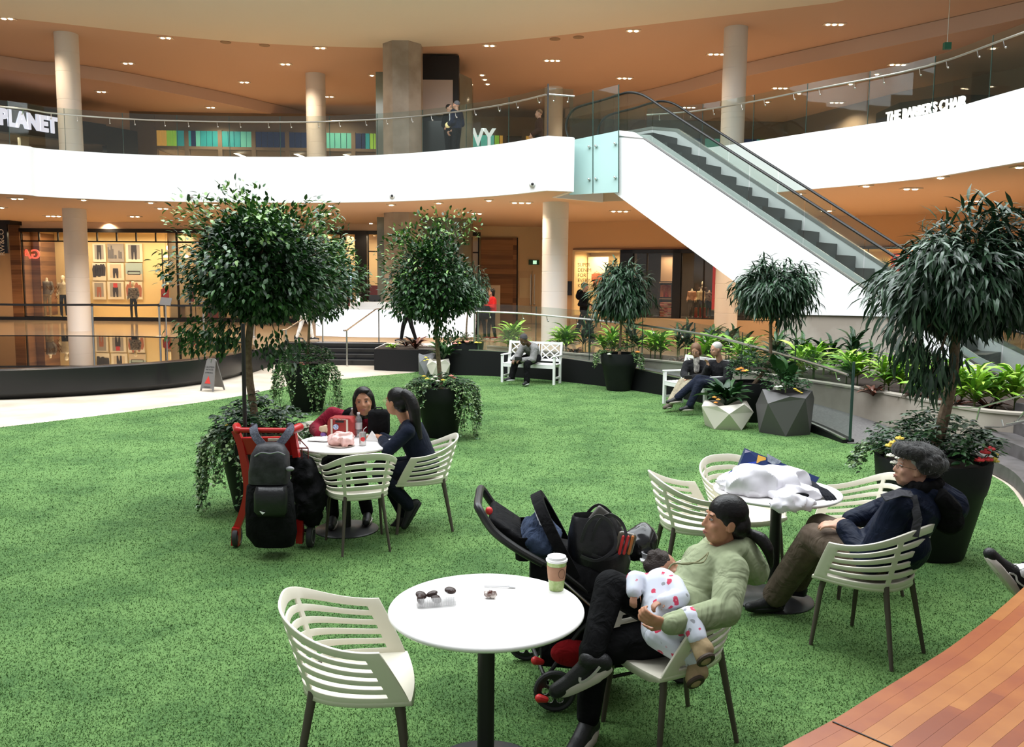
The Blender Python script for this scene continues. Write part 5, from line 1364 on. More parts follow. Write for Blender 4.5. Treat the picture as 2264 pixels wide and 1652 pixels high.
wallseg(FP, FP.hit(66,300)[0], FP.hit(84,300)[0], ZU, 7.6, mat('pale pillar', (0.60,0.56,0.42), .6), 'wall_upper_pillar', .6, .8)
# barber kiosk
t = thing('kiosk', 'dark faceted kiosk roof with white lit letters on the right mezzanine', 'kiosk', (13.5,26.5,ZU), world=True)
kc = Vector((14.5,29.0,0)); kp = [kc+Vector((2.3*math.cos(a),2.3*math.sin(a),0)) for a in [PI/8+PI/4*i for i in range(8)]]
kz1 = ony(2150,195,26.0).z; kz0 = ony(2000,243,26.0).z
MB().prism([P2(p) for p in kp], kz0-.7, kz1).build('roof', M_black, t, smooth=0)
MB().prism([P2(kc+(p-kc)*.8) for p in kp], ZU, kz0-.6).build('body', M_dkin, t, smooth=0)
FB = Front(P2(ony(1965,240,26.6)), P2(ony(2118,240,24.4)))
xx, zz = FB.hit(2043,243); 
text_obj('letters', "THE BARBER'S CHAIR", .40, mat('white lit letter', (0.95,0.93,0.90), .5, emit=(1,.96,.92), es=1.6), t, Matrix.Translation(FB.P(xx,0,zz)-t.location) @ Matrix.Rotation(FB.rz,4,'Z') @ Matrix.Rotation(PI/2,4,'X'), .03, bold=.006, sx=.72)
# little hanging exit box
p = ony(2094,102,21.0); t = thing('exit_sign', 'small dark hanging exit sign below the right bulkhead', 'exit sign', tuple(p), world=True)
MB().box(p,(.16,.10,.16)).build('case', mat('dark green sign'), t, smooth=0); MB().tube([p, V3(p.x,p.y,ZD)], .01, 6).build('stem', M_steel, t)

# ------------------------------------------------------------------ information desk and rope posts
yd = 24.6
xl, xr_ = ony(692,720,yd).x, ony(1048,720,yd).x
t = thing('information_desk', 'long white information desk with a glowing curved front', 'desk', ((xl+xr_)/2,yd,FL), world=True)
def arc(x0, x1, y, b, n=14): return [(x0+(x1-x0)*i/n, y+b*(1-(2*i/n-1)**2)*-1) for i in range(n+1)]
fl_ = arc(xl, xr_, yd+.35, .45); bk = [(x, y+.9) for x, y in fl_][::-1]
z1 = ony(800,684,yd).z; z2 = ony(830,668,yd).z
MB().prism(fl_+bk, FL+.08, z1).build('glowing_front', mat('glowing white acrylic', (0.75,0.78,0.85), .35, emit=(0.90,0.94,1.0), es=0.36), t, smooth=60)
MB().prism([(x,y-.02) for x,y in fl_]+bk, z1, z1+.05).build('counter', mat('white counter', (0.62,0.60,0.57), .4), t, smooth=60)
xa_, xb_ = ony(768,668,yd).x, xr_-.5
MB().prism([(x,y-.01) for x,y in fl_ if xa_ <= x <= xb_]+[(xb_,yd+.4),(xa_,yd+.4)], z1+.05, z2).build('raised_counter', mat('white counter'), t, smooth=60)
MB().prism([(x,y+.02) for x,y in fl_]+bk, FL, FL+.08).build('plinth', mat('stone plinth'), t, smooth=60)
# monitor, plant on the desk
p = ony(825,660,yd+.3); t = thing('computer_monitor', 'dark computer monitor on the information desk', 'monitor', (p.x,p.y,z1+.05), world=True)
MB().box((p.x,yd+.6,z2+.07),(.34,.05,.24)).build('screen', M_black, t, smooth=0); MB().box((p.x,yd+.6,(z1+.05+z2)/2),(.05,.05,z2-z1)).build('stand', M_black, t, smooth=0)
# stanchions with belt
pts = [(-3,748),(207,671),(352,671),(455,672)]
posts = []
for px, pyt, pyb in ((207,671,738+62),(354,671,792)):
    pass
yq = 22.9
def post_at(px, Y): return ony(px, 690, Y)
ps = [ony(-40,690,24.3), ony(204,690,24.6), ony(352,690,24.9), ony(450,690,25.0), ony(560,690,25.2)]
for i, p in enumerate(ps):
    t = thing('belt_post', 'slim steel belt barrier post '+('beyond the left edge of the pool','just right of the white column by the pool','right of the shop picture wall','at the left edge of the large tree','behind the large tree')[i], 'barrier post', (p.x,p.y,FL), group='belt barrier posts', world=True)
    zt = FL+.98
    MB().tube([(p.x,p.y,FL),(p.x,p.y,zt)], .03, 10).build('pole', M_steel, t)
    MB().lathe([(.17,FL),(.17,FL+.02),(.04,FL+.05)], (p.x,p.y,0), 18).build('base', M_steel, t)
    MB().lathe([(.034,zt-.08),(.034,zt),(.0,zt+.01)], (p.x,p.y,0), 12).build('belt_head', M_black, t)
    if i < len(ps)-1:
        q = ps[i+1]; mid = (p+q)/2; mb = MB()
        mb.strip([V3(p.x,p.y,zt-.035), V3(mid.x,mid.y,zt-.05), V3(q.x,q.y,zt-.035)], .006, .06, up=(0,0,1)); mb.build('belt', M_black, t)
# sign stand
p = ony(367,700,24.2); t = thing('sign_stand', 'steel sign stand with a slanted grey board by the belt barrier', 'sign stand', (p.x,p.y,FL), world=True)
zt = ony(367,672,24.2).z
MB().tube([(p.x,p.y,FL),(p.x,p.y,zt)], .018, 8).build('pole', M_steel, t); MB().lathe([(.16,FL),(.16,FL+.02),(.03,FL+.03)], (p.x,p.y,0), 18).build('base', M_steel, t)
MB().box((p.x+.02,p.y-.03,zt+.07),(.32,.02,.23), M=Matrix.Rotation(R(-25),3,'X') @ Matrix.Rotation(R(4),3,'Y')).build('board', mat('grey board', (0.28,0.26,0.25), .3, .6), t, smooth=0)
# ------------------------------------------------------------------ cafe chairs
M_shellc = mat('ivory moulded plastic', (0.78,0.74,0.62), 0.38)
M_legc = mat('taupe chair leg', (0.085,0.068,0.055), 0.45)
def chair_seat_z(): return .45
def cpt(phi, v):
    """plan point of the tub: phi -90..90 deg, 0 = middle of the back"""
    xf = .238 - .128*v**1.1; xb = -.215 - .105*v; w = .245 + .065*v
    s, c = math.sin(phi), math.cos(phi)
    y = w*math.copysign(abs(s)**.72, s); x = xf - (xf-xb)*max(c,0)**.62
    zt = .705 + .145*max(c,0)**1.3
    z0 = .445 + .012*max(c,0)
    return V3(x, y, z0 + (zt-z0)*v)
CV = [0,.115,.19,.285,.355,.45,.52,.615,.685,.78,.85,1.0]    # solid, slot, slat, slot ...
def make_chair(label):
    t = thing('cafe_chair', label, 'chair', (0,0,0), group='slatted ivory cafe chairs')
    deg = sorted(set([-90,-89.3,-88.2,-86.5,-83.5,-79] + [-73+ i*5.4 for i in range(6)] + [-40,-33.8,-27,-20,-13,-6,0]))
    deg = deg + [-d for d in deg[::-1][1:]]
    ph = [R(d) for d in deg]; nv = len(CV); vs = []; fs = []
    for p in ph:
        for v in CV: vs.append(cpt(p, v))
    for i in range(len(ph)-1):
        m = abs(deg[i]+deg[i+1])/2
        for j in range(nv-1):
            solid = (j % 2 == 0) or m > 87.2 or 27 < m < 33.8
            if solid: fs.append((i*nv+j,(i+1)*nv+j,(i+1)*nv+j+1,i*nv+j+1))
    sol = (('SOLIDIFY', dict(thickness=.013, offset=0.0)), ('BEVEL', dict(width=.003, segments=2, limit_method='ANGLE', angle_limit=R(50))))
    mb = MB(); mb.add(vs, fs); mb.build('backrest', M_shellc, t, smooth=50, mods=sol)
    # seat pan
    ring = [cpt(p, 0.0) for p in ph]
    a, b = ring[-1], ring[0]
    ring = ring + [a.lerp(b, k/8)+V3(.022*math.sin(PI*k/8),0,-.012*math.sin(PI*k/8)) for k in range(1,8)]
    rings = []
    lip = [p+V3(.0,0,-.03) if i >= len(ph)-0 else p+V3(0,0,-.012) for i, p in enumerate(ring)]
    c = V3(.0,0,.43)
    rings.append([V3(p.x,p.y,p.z) for p in lip])
    for s_ in (1.0,.93,.8,.6,.35,.12):
        rings.append([V3(c.x+(p.x-c.x)*s_, c.y+(p.y-c.y)*s_, p.z-.022*(1-s_**2)) for p in ring])
    mb = MB(); mb.loft(rings); n = len(ring); m = len(mb.v); mb.f.append(tuple(range(m-n,m))); mb.mi.append(0)
    mb.build('seat', M_shellc, t, smooth=60, mods=(('SOLIDIFY', dict(thickness=.012, offset=-1.0)),))
    for sx, sy in ((1,1),(1,-1),(-1,1),(-1,-1)):
        if sx > 0: p = [V3(.190,sy*.205,.425), V3(.200,sy*.220,.36), V3(.235,sy*.245,.0)]
        else: p = [V3(-.174,sy*.150,.475), V3(-.192,sy*.160,.38), V3(-.262,sy*.198,.0)]
        MB().tube(p, [.021,.019,.013], 8, flat=.8).build('leg', M_legc, t, smooth=50)
    return t
chair0 = make_chair('empty ivory slatted chair left of the near round table')
index_children(chair0)
def place_chair(x, y, deg, label, z=0):
    if not chair0.get('_used'):
        chair0['_used'] = 1; o = chair0
    else: o = dup(chair0)
    o.location = (x,y,z); o.rotation_euler = (0,0,R(deg)); o['label'] = label; return o
aN = onz(838,1449,.705); aF = onz(838,1325,.705)
place_chair(-.70, 3.68, 9, 'empty ivory slatted chair left of the nearest white table')
place_chair(.80, 4.03, 205, 'ivory slatted chair in which the woman in the green hoodie sits')
place_chair(1.35, 6.18, 5, 'empty ivory slatted chair left of the table with the white bag')
place_chair(1.82, 6.56, -72, 'empty ivory slatted chair behind the table with the white bag')
place_chair(2.57, 6.13, 183, 'empty ivory slatted chair in front of the largest planter, beyond the seated old man')
place_chair(2.221, 5.077, 129, 'ivory slatted chair in which the man in the fur hat sits')
place_chair(-1.283, 7.037, 112, 'empty ivory slatted chair seen from behind at the far left table')
place_chair(-.805, 7.608, 187, 'ivory slatted chair in which the woman in navy sits')
place_chair(-1.74, 8.12, -25, 'ivory slatted chair in which the woman in the red jacket sits')

place_chair(3.47, 4.58, 192, 'ivory slatted chair of the sitter at the right edge')

# ------------------------------------------------------------------ round tables
M_top = mat('white laminate table top', (0.86,0.84,0.82), 0.30)
def make_table(label):
    t = thing('round_table', label, 'table', (0,0,0), group='round white cafe tables')
    prof = [(.0,.770),(.39,.770),(.426,.774),(.437,.784),(.437,.791),(.431,.799),(.415,.800),(.0,.800)]
    MB().lathe(prof, n=72, cap=False).build('table_top', M_top, t, smooth=50)
    MB().lathe([(.0385,.02),(.0385,.76),(.0,.76)], n=24).lathe([(.12,.755),(.12,.771),(.0,.771)], n=20).build('column', M_black, t, smooth=50)
    MB().lathe([(.0,.0),(.285,.0),(.285,.008),(.27,.014),(.08,.022),(.05,.03),(.0,.03)], n=48, cap=False).build('base_plate', mat('dark grey base plate', (0.035,0.035,0.038), 0.30), t, smooth=40)
    return t
table0 = make_table('near round white table with a cup on it'); index_children(table0)
TB1 = V3(-.105,3.665,0); TB2 = V3(-1.48,7.48,0); TB3 = V3(1.875,5.87,0)
table0.location = TB1; table0['label'] = 'nearest round white table, with the tall cup and cookies on it'
dup(table0, TB2, 0, 'round white table crowded with food between the two talking women')
dup(table0, TB3, 0, 'round white table holding the white plastic bag and black glove')

# ------------------------------------------------------------------ white garden benches
M_bw = mat('white painted wood', (0.80,0.80,0.78), 0.5)
def make_bench(label, Lb=1.28):
    t = thing('garden_bench', label, 'bench', (0,0,0), group='white garden benches')
    h = Lb/2
    for i in range(5): MB().rbox((.02-.085*i+.15, 0, .425), (.07, Lb-.06, .02), .006).build('seat_slat', M_bw, t)
    MB().box((.19,0,.385),(.025,Lb-.08,.07)).box((-.20,0,.385),(.025,Lb-.08,.07)).build('seat_rail', M_bw, t, smooth=0)
    for s in (-1,1):
        y = s*(h-.03)
        MB().box((.19,y,.30),(.05,.05,.60)).build('front_leg', M_bw, t, smooth=0)
        MB().strip([(-.20,y,0),(-.20,y,.42),(-.30,y,.90)], .05, .05, up=(0,1,0)).build('rear_leg', M_bw, t, smooth=0)
        MB().rbox((-.03,y,.615),(.52,.06,.028), .008).build('armrest', M_bw, t)
        MB().box((-.0,y,.14),(.36,.03,.04)).build('stretcher', M_bw, t, smooth=0)
    bx = lambda z: -.20 - .10*(z-.42)/.48
    fr = MB()
    for z in (.50,.87): fr.box((bx(z),0,z),(.03,Lb-.08,.05))
    fr.build('back_rail', M_bw, t, smooth=0)
    la = MB()
    def bar(y0,z0,y1,z1,w=.022): la.strip([(bx(z0),y0,z0),(bx(z1),y1,z1)], .018, w, up=(0,1,0))
    x0 = h-.08
    for y in (-.09,-.03,.03,.09): bar(y,.52,y,.85)
    for s in (-1,1):
        a, b = s*.15, s*x0
        bar(a,.52,a,.85); bar(a,.52,b,.85); bar(a,.85,b,.52); m_ = (a+b)/2; bar(m_,.52,a+.0,.685); bar(m_,.85,a,.685); bar(m_,.52,b,.685); bar(m_,.85,b,.685)
    la.build('lattice_back', M_bw, t, smooth=0)
    return t
b0 = make_bench('white lattice-back bench where the man in the grey jacket sits'); index_children(b0)
d1 = Vector((.25,.60)).normalized()
B1 = V3(.42,18.72,0); b0.location = B1; b0.rotation_euler = (0,0,math.atan2(-.92,-.38))
B2 = V3(3.25,15.15,0); dup(b0, B2, math.atan2(-.41,-.91), 'white bench where the older couple sit side by side')

# ------------------------------------------------------------------ foreground timber seat
def timber():
    px = [(1690,1680),(1729,1652),(1843,1591),(1925,1540),(1986,1503),(2045,1466),(2100,1431),(2186,1366),(2264,1298),(2340,1225),(2420,1150)]
    zt = 1.05; e = smooth_poly([onz(a,b,zt) for a,b in px], 4); e = [P2(p) for p in e]
    t = thing('timber_bench', 'curved reddish wood bench top in the lower right corner', 'bench', (e[10][0]+.4,e[10][1]-.3,0), world=True)
    tones = [((0.27,0.075,0.018),(0.34,0.110,0.026)),((0.31,0.105,0.026),(0.38,0.145,0.036)),((0.20,0.046,0.016),(0.26,0.066,0.020)),((0.35,0.135,0.032),(0.42,0.18,0.045)),((0.25,0.060,0.018),(0.31,0.088,0.022))]
    ms = []
    for i, (a, b) in enumerate(tones):
        m = mat('bench timber %d' % i, a, 0.30, col2=b, nscale=7, spec=0.5)
        ms.append(m)
    mb = MB(); rnd = random.Random(11); w = .042; n = len(e)
    for k in range(24):
        A = poly_offset(e, -k*w); B = poly_offset(e, -(k+1)*w+.0006); i = 0
        while i < n-1:
            j = min(n-1, i+rnd.randint(14,30)); mb.cm = rnd.choice([0,0,1,1,2,3,4])
            mb.loft([[(A[q][0],A[q][1],zt-.045),(A[q][0],A[q][1],zt),(B[q][0],B[q][1],zt),(B[q][0],B[q][1],zt-.045)] for q in range(i,j+1)], cap=True); i = j
    mb.build('seat_planks', ms, t, smooth=0)
    a_, b_ = onz(1843,1597,zt+.001), onz(1950,1643,zt+.001)
    g = MB().strip([a_+(a_-b_)*.02, b_, b_+(b_-a_)*.6], .004, .003); g.build('joint_gap', M_black, t, smooth=0)
    sup = poly_offset(e, -.12)
    wall_strip(MB(), sup, 0.0, zt-.05, .06).build('front_panel', mat('dark bench panel', (0.05,0.03,0.02), .6), t, smooth=0)
timber()

# ------------------------------------------------------------------ caution floor sign
p = onz(470,863,0); t = thing('floor_sign', 'grey folding caution sign with a red triangle on the stone path', 'caution sign', tuple(p)); t.rotation_euler = (0,0,R(-22))
M_sg = mat('grey sign plastic', (0.20,0.19,0.18), .4, .3)
for s in (-1,1):
    Mx = Matrix.Rotation(R(14)*s,3,'X'); mb = MB()
    def q(x, z, o=0.0): return V3(x, s*(-.0), 0) + Vector((x*0, s*.155*(1-z/.62)*1.0+ s*o, z))
    hw = lambda z: .17-.06*z/.62
    out = [q(0,z)+V3(x,0,0) for x,z in ((-.17,0),(-.14,0),(-.13,.05),(.13,.05),(.14,0),(.17,0),(hw(.62),.60),(hw(.62)-.03,.64),(-hw(.62)+.03,.64),(-hw(.62),.60))]
    mb.loft([out, [v+V3(0,s*.018,0) for v in out]], cap=True); pn = mb.build('panel', M_sg, t, smooth=0)
Mf = Matrix.Translation((0,-.155*(1-.45/.62)-.026,.45)) @ Matrix.Rotation(PI/2-R(14),4,'X')
Mf = lambda z: Matrix.Translation((0,-.155*(1-z/.62)-.020,z)) @ Matrix.Rotation(PI/2-R(14),4,'X')
M_sgt = mat('sign print dark', (0.03,0.03,0.03), .6)
text_obj('sign_word', 'CAUTION', .052, M_sgt, t, Mf(.47), .001, sx=.95); text_obj('sign_word', 'WET FLOOR', .034, M_sgt, t, Mf(.42), .001); text_obj('sign_word', 'ATTENTION', .034, M_sgt, t, Mf(.36), .001); text_obj('sign_word', 'CUIDADO', .034, M_sgt, t, Mf(.08), .001)
mb = MB(); A_ = [(0,.30),(-.075,.15),(.075,.15)]; mb.loft([[Mf(z) @ Vector((x,0,0)) for x,z in A_],[Mf(z) @ Vector((x,0,.002)) for x,z in A_]], cap=True); mb.build('warning_triangle', mat('sign red', (0.55,0.04,0.03), .5), t, smooth=0)
mb = MB(); mb.loft([[V3(-.06,-.02,.60),V3(.06,-.02,.60),V3(.06,.02,.60),V3(-.06,.02,.60)],[V3(-.06,-.02,.645),V3(.06,-.02,.645),V3(.06,.02,.645),V3(-.06,.02,.645)]], cap=True); mb.build('hinge', M_sg, t, smooth=0)
# ------------------------------------------------------------------ leaves
LEAF = {
 'ficus': (np.array([(0,0,0),(.30,.24,.03),(.30,0,-.02),(.30,-.24,.03),(.66,.19,.0),(.66,0,-.06),(.66,-.19,.0),(1,0,-.16)]), [(0,2,1),(0,3,2),(1,2,5,4),(2,3,6,5),(4,5,7),(5,6,7)]),
 'alii': (np.array([(0,0,0),(.25,.075,-.00),(.25,0,-.02),(.25,-.075,-.00),(.62,.075,-.12),(.62,0,-.14),(.62,-.075,-.12),(1,0,-.42)]), [(0,2,1),(0,3,2),(1,2,5,4),(2,3,6,5),(4,5,7),(5,6,7)]),
 'strap': (np.array([(0,.02,0),(0,-.02,0),(.3,.060,.14),(.3,0,.115),(.3,-.060,.14),(.62,.065,.17),(.62,0,.14),(.62,-.065,.17),(.86,.038,.06),(.86,0,.04),(.86,-.038,.06),(1,0,-.08)]), [(0,1,3),(0,3,2),(1,4,3),(2,3,6,5),(3,4,7,6),(5,6,9,8),(6,7,10,9),(8,9,11),(9,10,11)]),
 'ivy': (np.array([(0,0,0),(.15,.42,0),(.5,.30,.03),(.55,.0,-.05),(.5,-.30,.03),(.15,-.42,0),(1,0,-.08)]), [(0,3,2,1),(0,5,4,3),(2,3,6),(3,4,6)]),
}
def leaves_mesh(name, kind, P, D, L, mats, parent, mi=None, rnd=None, up=None, wk=1.0):
    """P positions, D directions (n,3), L lengths; one mesh"""
    T, F = LEAF[kind]; T = T.astype(float).copy(); T[:,1] *= wk
    n = len(P); P = np.array(P, float); D = np.array(D, float); L = np.array(L, float)
    D /= np.linalg.norm(D, axis=1)[:,None]+1e-9
    U = np.zeros_like(D); U[:,2] = 1; U += (rnd.random((n,3))-.5)*.9
    Y = np.cross(U, D); Y /= np.linalg.norm(Y, axis=1)[:,None]+1e-9; Zv = np.cross(D, Y)
    V = P[:,None,:] + L[:,None,None]*(T[None,:,0,None]*D[:,None,:] + T[None,:,1,None]*Y[:,None,:] + T[None,:,2,None]*Zv[:,None,:])
    if parent is not None and parent.get('_w'): V -= np.array(parent.location)[None,None,:]
    m = len(T); me = bpy.data.meshes.new(name); me.vertices.add(n*m); me.vertices.foreach_set('co', V.astype(np.float32).ravel())
    li = []; ls = []; lt = []; s = 0
    for f in F: ls.append(s); lt.append(len(f)); li += list(f); s += len(f)
    LI = (np.arange(n)[:,None]*m + np.array(li)[None,:]).ravel().astype(np.int32)
    LS = (np.arange(n)[:,None]*s + np.array(ls)[None,:]).ravel().astype(np.int32)
    me.loops.add(len(LI)); me.loops.foreach_set('vertex_index', LI); me.polygons.add(len(LS))
    me.polygons.foreach_set('loop_start', LS); me.polygons.foreach_set('loop_total', np.tile(np.array(lt,np.int32), n))
    if mi is None: mi = rnd.integers(0, len(mats), n)
    me.polygons.foreach_set('material_index', np.repeat(np.array(mi,np.int32), len(F)))
    me.polygons.foreach_set('use_smooth', np.ones(len(LS), bool))
    for q in mats: me.materials.append(q)
    me.update(); me.validate()
    o = bpy.data.objects.new(name, me); COL.objects.link(o); o.parent = parent; return o
def leafm(name, c, rough=.38, spec=.5): return mat(name, c, rough, noise_=.18, nscale=30, spec=spec)
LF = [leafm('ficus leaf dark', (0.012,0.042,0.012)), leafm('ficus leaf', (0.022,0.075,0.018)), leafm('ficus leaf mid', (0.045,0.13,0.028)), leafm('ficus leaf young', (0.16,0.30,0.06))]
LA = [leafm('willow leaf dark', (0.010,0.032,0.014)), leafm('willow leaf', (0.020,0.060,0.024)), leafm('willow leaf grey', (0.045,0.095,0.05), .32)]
LI_ = [leafm('ivy leaf', (0.030,0.085,0.022)), leafm('ivy leaf mid', (0.075,0.16,0.045)), leafm('ivy leaf pale', (0.22,0.32,0.13))]
LS_ = [leafm('umbrella leaf dark', (0.012,0.045,0.014)), leafm('umbrella leaf', (0.028,0.085,0.022))]
LL_ = [leafm('lime strap leaf', (0.24,0.46,0.04), .42), leafm('lime strap leaf pale', (0.40,0.62,0.09), .42), leafm('lime strap leaf deep', (0.12,0.30,0.03), .42)]
LR_ = [leafm('bromeliad leaf', (0.12,0.035,0.02)), leafm('bromeliad leaf dark', (0.03,0.02,0.012))]
M_bark = mat('grey tan bark', (0.16,0.105,0.065), .8, col2=(0.24,0.17,0.11), nscale=30, bump=.4, bscale=40)
M_pot = mat('charcoal planter', (0.011,0.0115,0.013), .55, col2=(0.015,0.0155,0.017), nscale=5, spec=.25)
M_soil = mat('potting soil', (0.03,0.02,0.014), .95)
def pot(x, y, k=1.0, label='', hk=1.0):
    t = thing('round_planter', label, 'planter', (x,y,0), group='charcoal round planters')
    prof = [(.0,.0),(.235,.0),(.245,.015),(.345,.50),(.355,.515),(.372,.60),(.385,.745),(.383,.76),(.355,.76),(.35,.70),(.0,.70)]
    MB().lathe([(a*k,b*k*hk) for a,b in prof[:-2]]+[(.35*k,.68*k*hk)], n=48, cap=False).build('pot', M_pot, t, smooth=45)
    MB().lathe([(.35*k,.695*k*hk),(.2*k,.71*k*hk),(0,.715*k*hk)], n=24, cap=False).build('soil', M_soil, t)
    return t
def sph(rng, n):
    v = rng.normal(size=(n,3)); return v/np.linalg.norm(v,axis=1)[:,None]
def tree(x, y, z0, trunk, crown_c, rad, kind, n, label, seed, ll, tr=.022, clusters=34, young=0.0, droop=0.0, spread=.30, extra=()):
    """trunk: list of points; crown_c centre; rad three radii"""
    rng = np.random.default_rng(seed)
    t = thing('potted_tree', label, 'tree', (x,y,z0), world=True)
    tp = smooth_poly([Vector(p) for p in trunk], 4); m_ = len(tp)
    MB().tube(tp, [tr*(1.25-.5*i/(m_-1)) for i in range(m_)], 10).build('trunk', M_bark, t)
    c = np.array(crown_c); r = np.array(rad); top = Vector(trunk[-1])
    C = sph(rng, clusters); C[:,2] = np.where(C[:,2] < -.55, C[:,2]*.55, C[:,2])
    rr = .60 + .42*rng.random(clusters); CP = c + C*r*rr[:,None]
    for e in extra: CP = np.vstack([CP, np.array(e)[None,:]])
    br = MB()
    for p in CP:
        q = Vector(p); mid = top.lerp(q, .5) + V3(0,0,.06); br.tube([top-V3(0,0,.05), mid, q], [.012,.008,.003], 5)
    br.build('branches', M_bark, t)
    P = []; D = []; MI = []
    k = len(CP); per = n//k
    for j in range(k):
        cr = spread*min(r)*(0.8+.5*rng.random()); q = sph(rng, per)*(rng.random(per)**.45)[:,None]*cr*1.55*np.array([1,1,.8])
        pos = CP[j] + q; P.append(pos)
        out = (pos - c); out /= np.linalg.norm(out,axis=1)[:,None]+1e-6
        d = out*1.0 + sph(rng, per)*.75; d[:,2] -= droop + .25; D.append(d)
        hi = (pos[:,2]-c[2])/r[2]; ou = np.linalg.norm((pos-c)/r, axis=1)
        m = rng.integers(0, 3, per); 
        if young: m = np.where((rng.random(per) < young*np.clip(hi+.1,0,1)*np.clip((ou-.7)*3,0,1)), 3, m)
        MI.append(m)
    # inner fill
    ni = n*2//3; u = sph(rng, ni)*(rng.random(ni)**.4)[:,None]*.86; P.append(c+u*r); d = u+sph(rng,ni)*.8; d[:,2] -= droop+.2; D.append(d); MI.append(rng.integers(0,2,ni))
    P = np.vstack(P); D = np.vstack(D); MI = np.concatenate(MI)
    ms = LF if kind == 'ficus' else LA
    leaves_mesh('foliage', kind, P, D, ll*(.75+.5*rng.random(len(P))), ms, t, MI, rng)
    return t
def blossoms(par, pts, col, r=.022, name='flower'):
    m = mat('petal %.2f %.2f %.2f' % col, col, .6)
    for p in pts:
        mb = MB(); p = Vector(p)
        for i in range(6):
            a = i*PI/3; mb.ell(p+V3(math.cos(a)*r*.7, math.sin(a)*r*.7, 0), (r*.6,r*.6,r*.35), n=6, m=4)
        mb.ell(p+V3(0,0,r*.2), r*.5, n=6, m=4); mb.build(name, m, par)
def underplant(x, y, z, R_, label, seed, bushy=.25, trail=(), flowers=(), nb=240, leaf='umbrella', nt=420):
    """planting around the trunk: a leafy mound, ivy trailing over the rim towards given angles (deg, length)"""
    rng = np.random.default_rng(seed)
    t = thing('underplanting', label, 'plant', (x,y,z), world=True)
    P = []; D = []
    for j in range(nb//6):
        a = rng.random()*6.283; rr = R_*math.sqrt(rng.random())*.98; h = bushy*(.35+.8*rng.random())*(1.15-rr/R_*.6)
        c = np.array([x+rr*math.cos(a), y+rr*math.sin(a), z+h])
        for k in range(6):
            b = k*1.047+rng.random()*.4; P.append(c+rng.normal(size=3)*.012); D.append([math.cos(b)+math.cos(a)*.3, math.sin(b)+math.sin(a)*.3, -.25+rng.random()*.3])
    if nb: leaves_mesh('foliage', 'ficus', P, D, .085*(.7+.5*rng.random(len(P))), LS_, t, None, rng, wk=.75)
    if trail:
        P = []; D = []; st = MB()
        for a0, ln in trail:
            for s in range(max(2,int(nt/60/len(trail)*5))):
                a = R(a0 + rng.normal()*15); L = ln*(.45+.65*rng.random()); pts = []
                for q in range(12):
                    f = q/11; rr = R_*(.55+.55*min(1,f*2.2)) + .05*rng.random()*f + .04*f; zz = z + .10*math.sin(min(1,f*2.2)*PI/2)*(1-f) + .02 - max(0,f-.3)*L*1.4
                    pts.append(V3(x+rr*math.cos(a+.12*math.sin(f*5+s)), y+rr*math.sin(a+.12*math.sin(f*5+s)), zz))
                st.tube(pts, .003, 4)
                for q in pts[1:]:
                    for w in range(4):
                        P.append(np.array(q)+rng.normal(size=3)*.018); D.append([math.cos(a)*.6+rng.normal()*.6, math.sin(a)*.6+rng.normal()*.6, -.7+rng.random()*.5])
        st.build('vines', mat('vine stem', (0.05,0.07,0.03), .7), t)
        leaves_mesh('ivy', 'ivy', P, D, .042*(.6+.6*rng.random(len(P))), LI_, t, None, rng)
    for pts, col, r in flowers: blossoms(t, [(x+a, y+b, z+c) for a,b,c in pts], col, r)
    return t
YEL, WHT, PNK, RED_, ORG = (0.85,0.62,0.10),(0.85,0.82,0.72),(0.80,0.30,0.24),(0.62,0.03,0.04),(0.85,0.30,0.05)

# left big tree
pA = V3(-2.47,8.18,0); pot(pA.x,pA.y,.98,'charcoal round planter of the large ficus tree behind the red cart')
cA = ony(572,592,8.1); 
tree(pA.x,pA.y,.70, [(pA.x,pA.y,.68), tuple(ony(548,800,8.18)), tuple(ony(560,680,8.15)), tuple(ony(566,640,8.1))], tuple(cA), (.66,.66,.60), 'ficus', 10500, 'large ficus tree with a dense dark crown, nearest on the left', 1, .064, tr=.034, clusters=46, young=.5,
     extra=[tuple(ony(535,452,8.1)),tuple(ony(700,480,8.0)),tuple(ony(440,480,8.1)),tuple(ony(500,740,8.0)),tuple(ony(620,770,8.1)),tuple(ony(430,735,8.4)),tuple(ony(460,745,8.4))])
underplant(pA.x,pA.y,.70,.44,'dense leafy planting and trailing ivy around the large ficus trunk',2,bushy=.36,trail=((150,.45),(200,.6),(235,.6),(340,.55),(20,.35)),nb=1300,nt=900,
     flowers=[([(-.22,-.22,.16)],YEL,.022),([(-.30,-.16,.10),(-.08,-.30,.16)],WHT,.02)])
# second tree behind
pB = V3(-3.50,14.45,0); pot(pB.x,pB.y,1.02,'charcoal round planter beyond the talking women on the stone path')
tree(pB.x,pB.y,.72, [(pB.x,pB.y,.70), tuple(ony(683,735,14.45)), tuple(ony(686,680,14.45))], tuple(ony(700,620,14.4)), (.74,.74,.80), 'ficus', 4000, 'ficus tree partly hidden behind the large ficus crown', 3, .085, clusters=34, young=.35, extra=[tuple(ony(775,600,14.3)),tuple(ony(715,520,14.3))])
underplant(pB.x,pB.y,.72,.46,'leafy planting and ivy in the planter beyond the talking women',4,bushy=.42,trail=((190,.7),(230,.55),(330,.7),(350,.8),(300,.5)),nb=900,nt=800,flowers=[([(.0,-.40,.14),(.03,-.38,.11)],PNK,.028)])
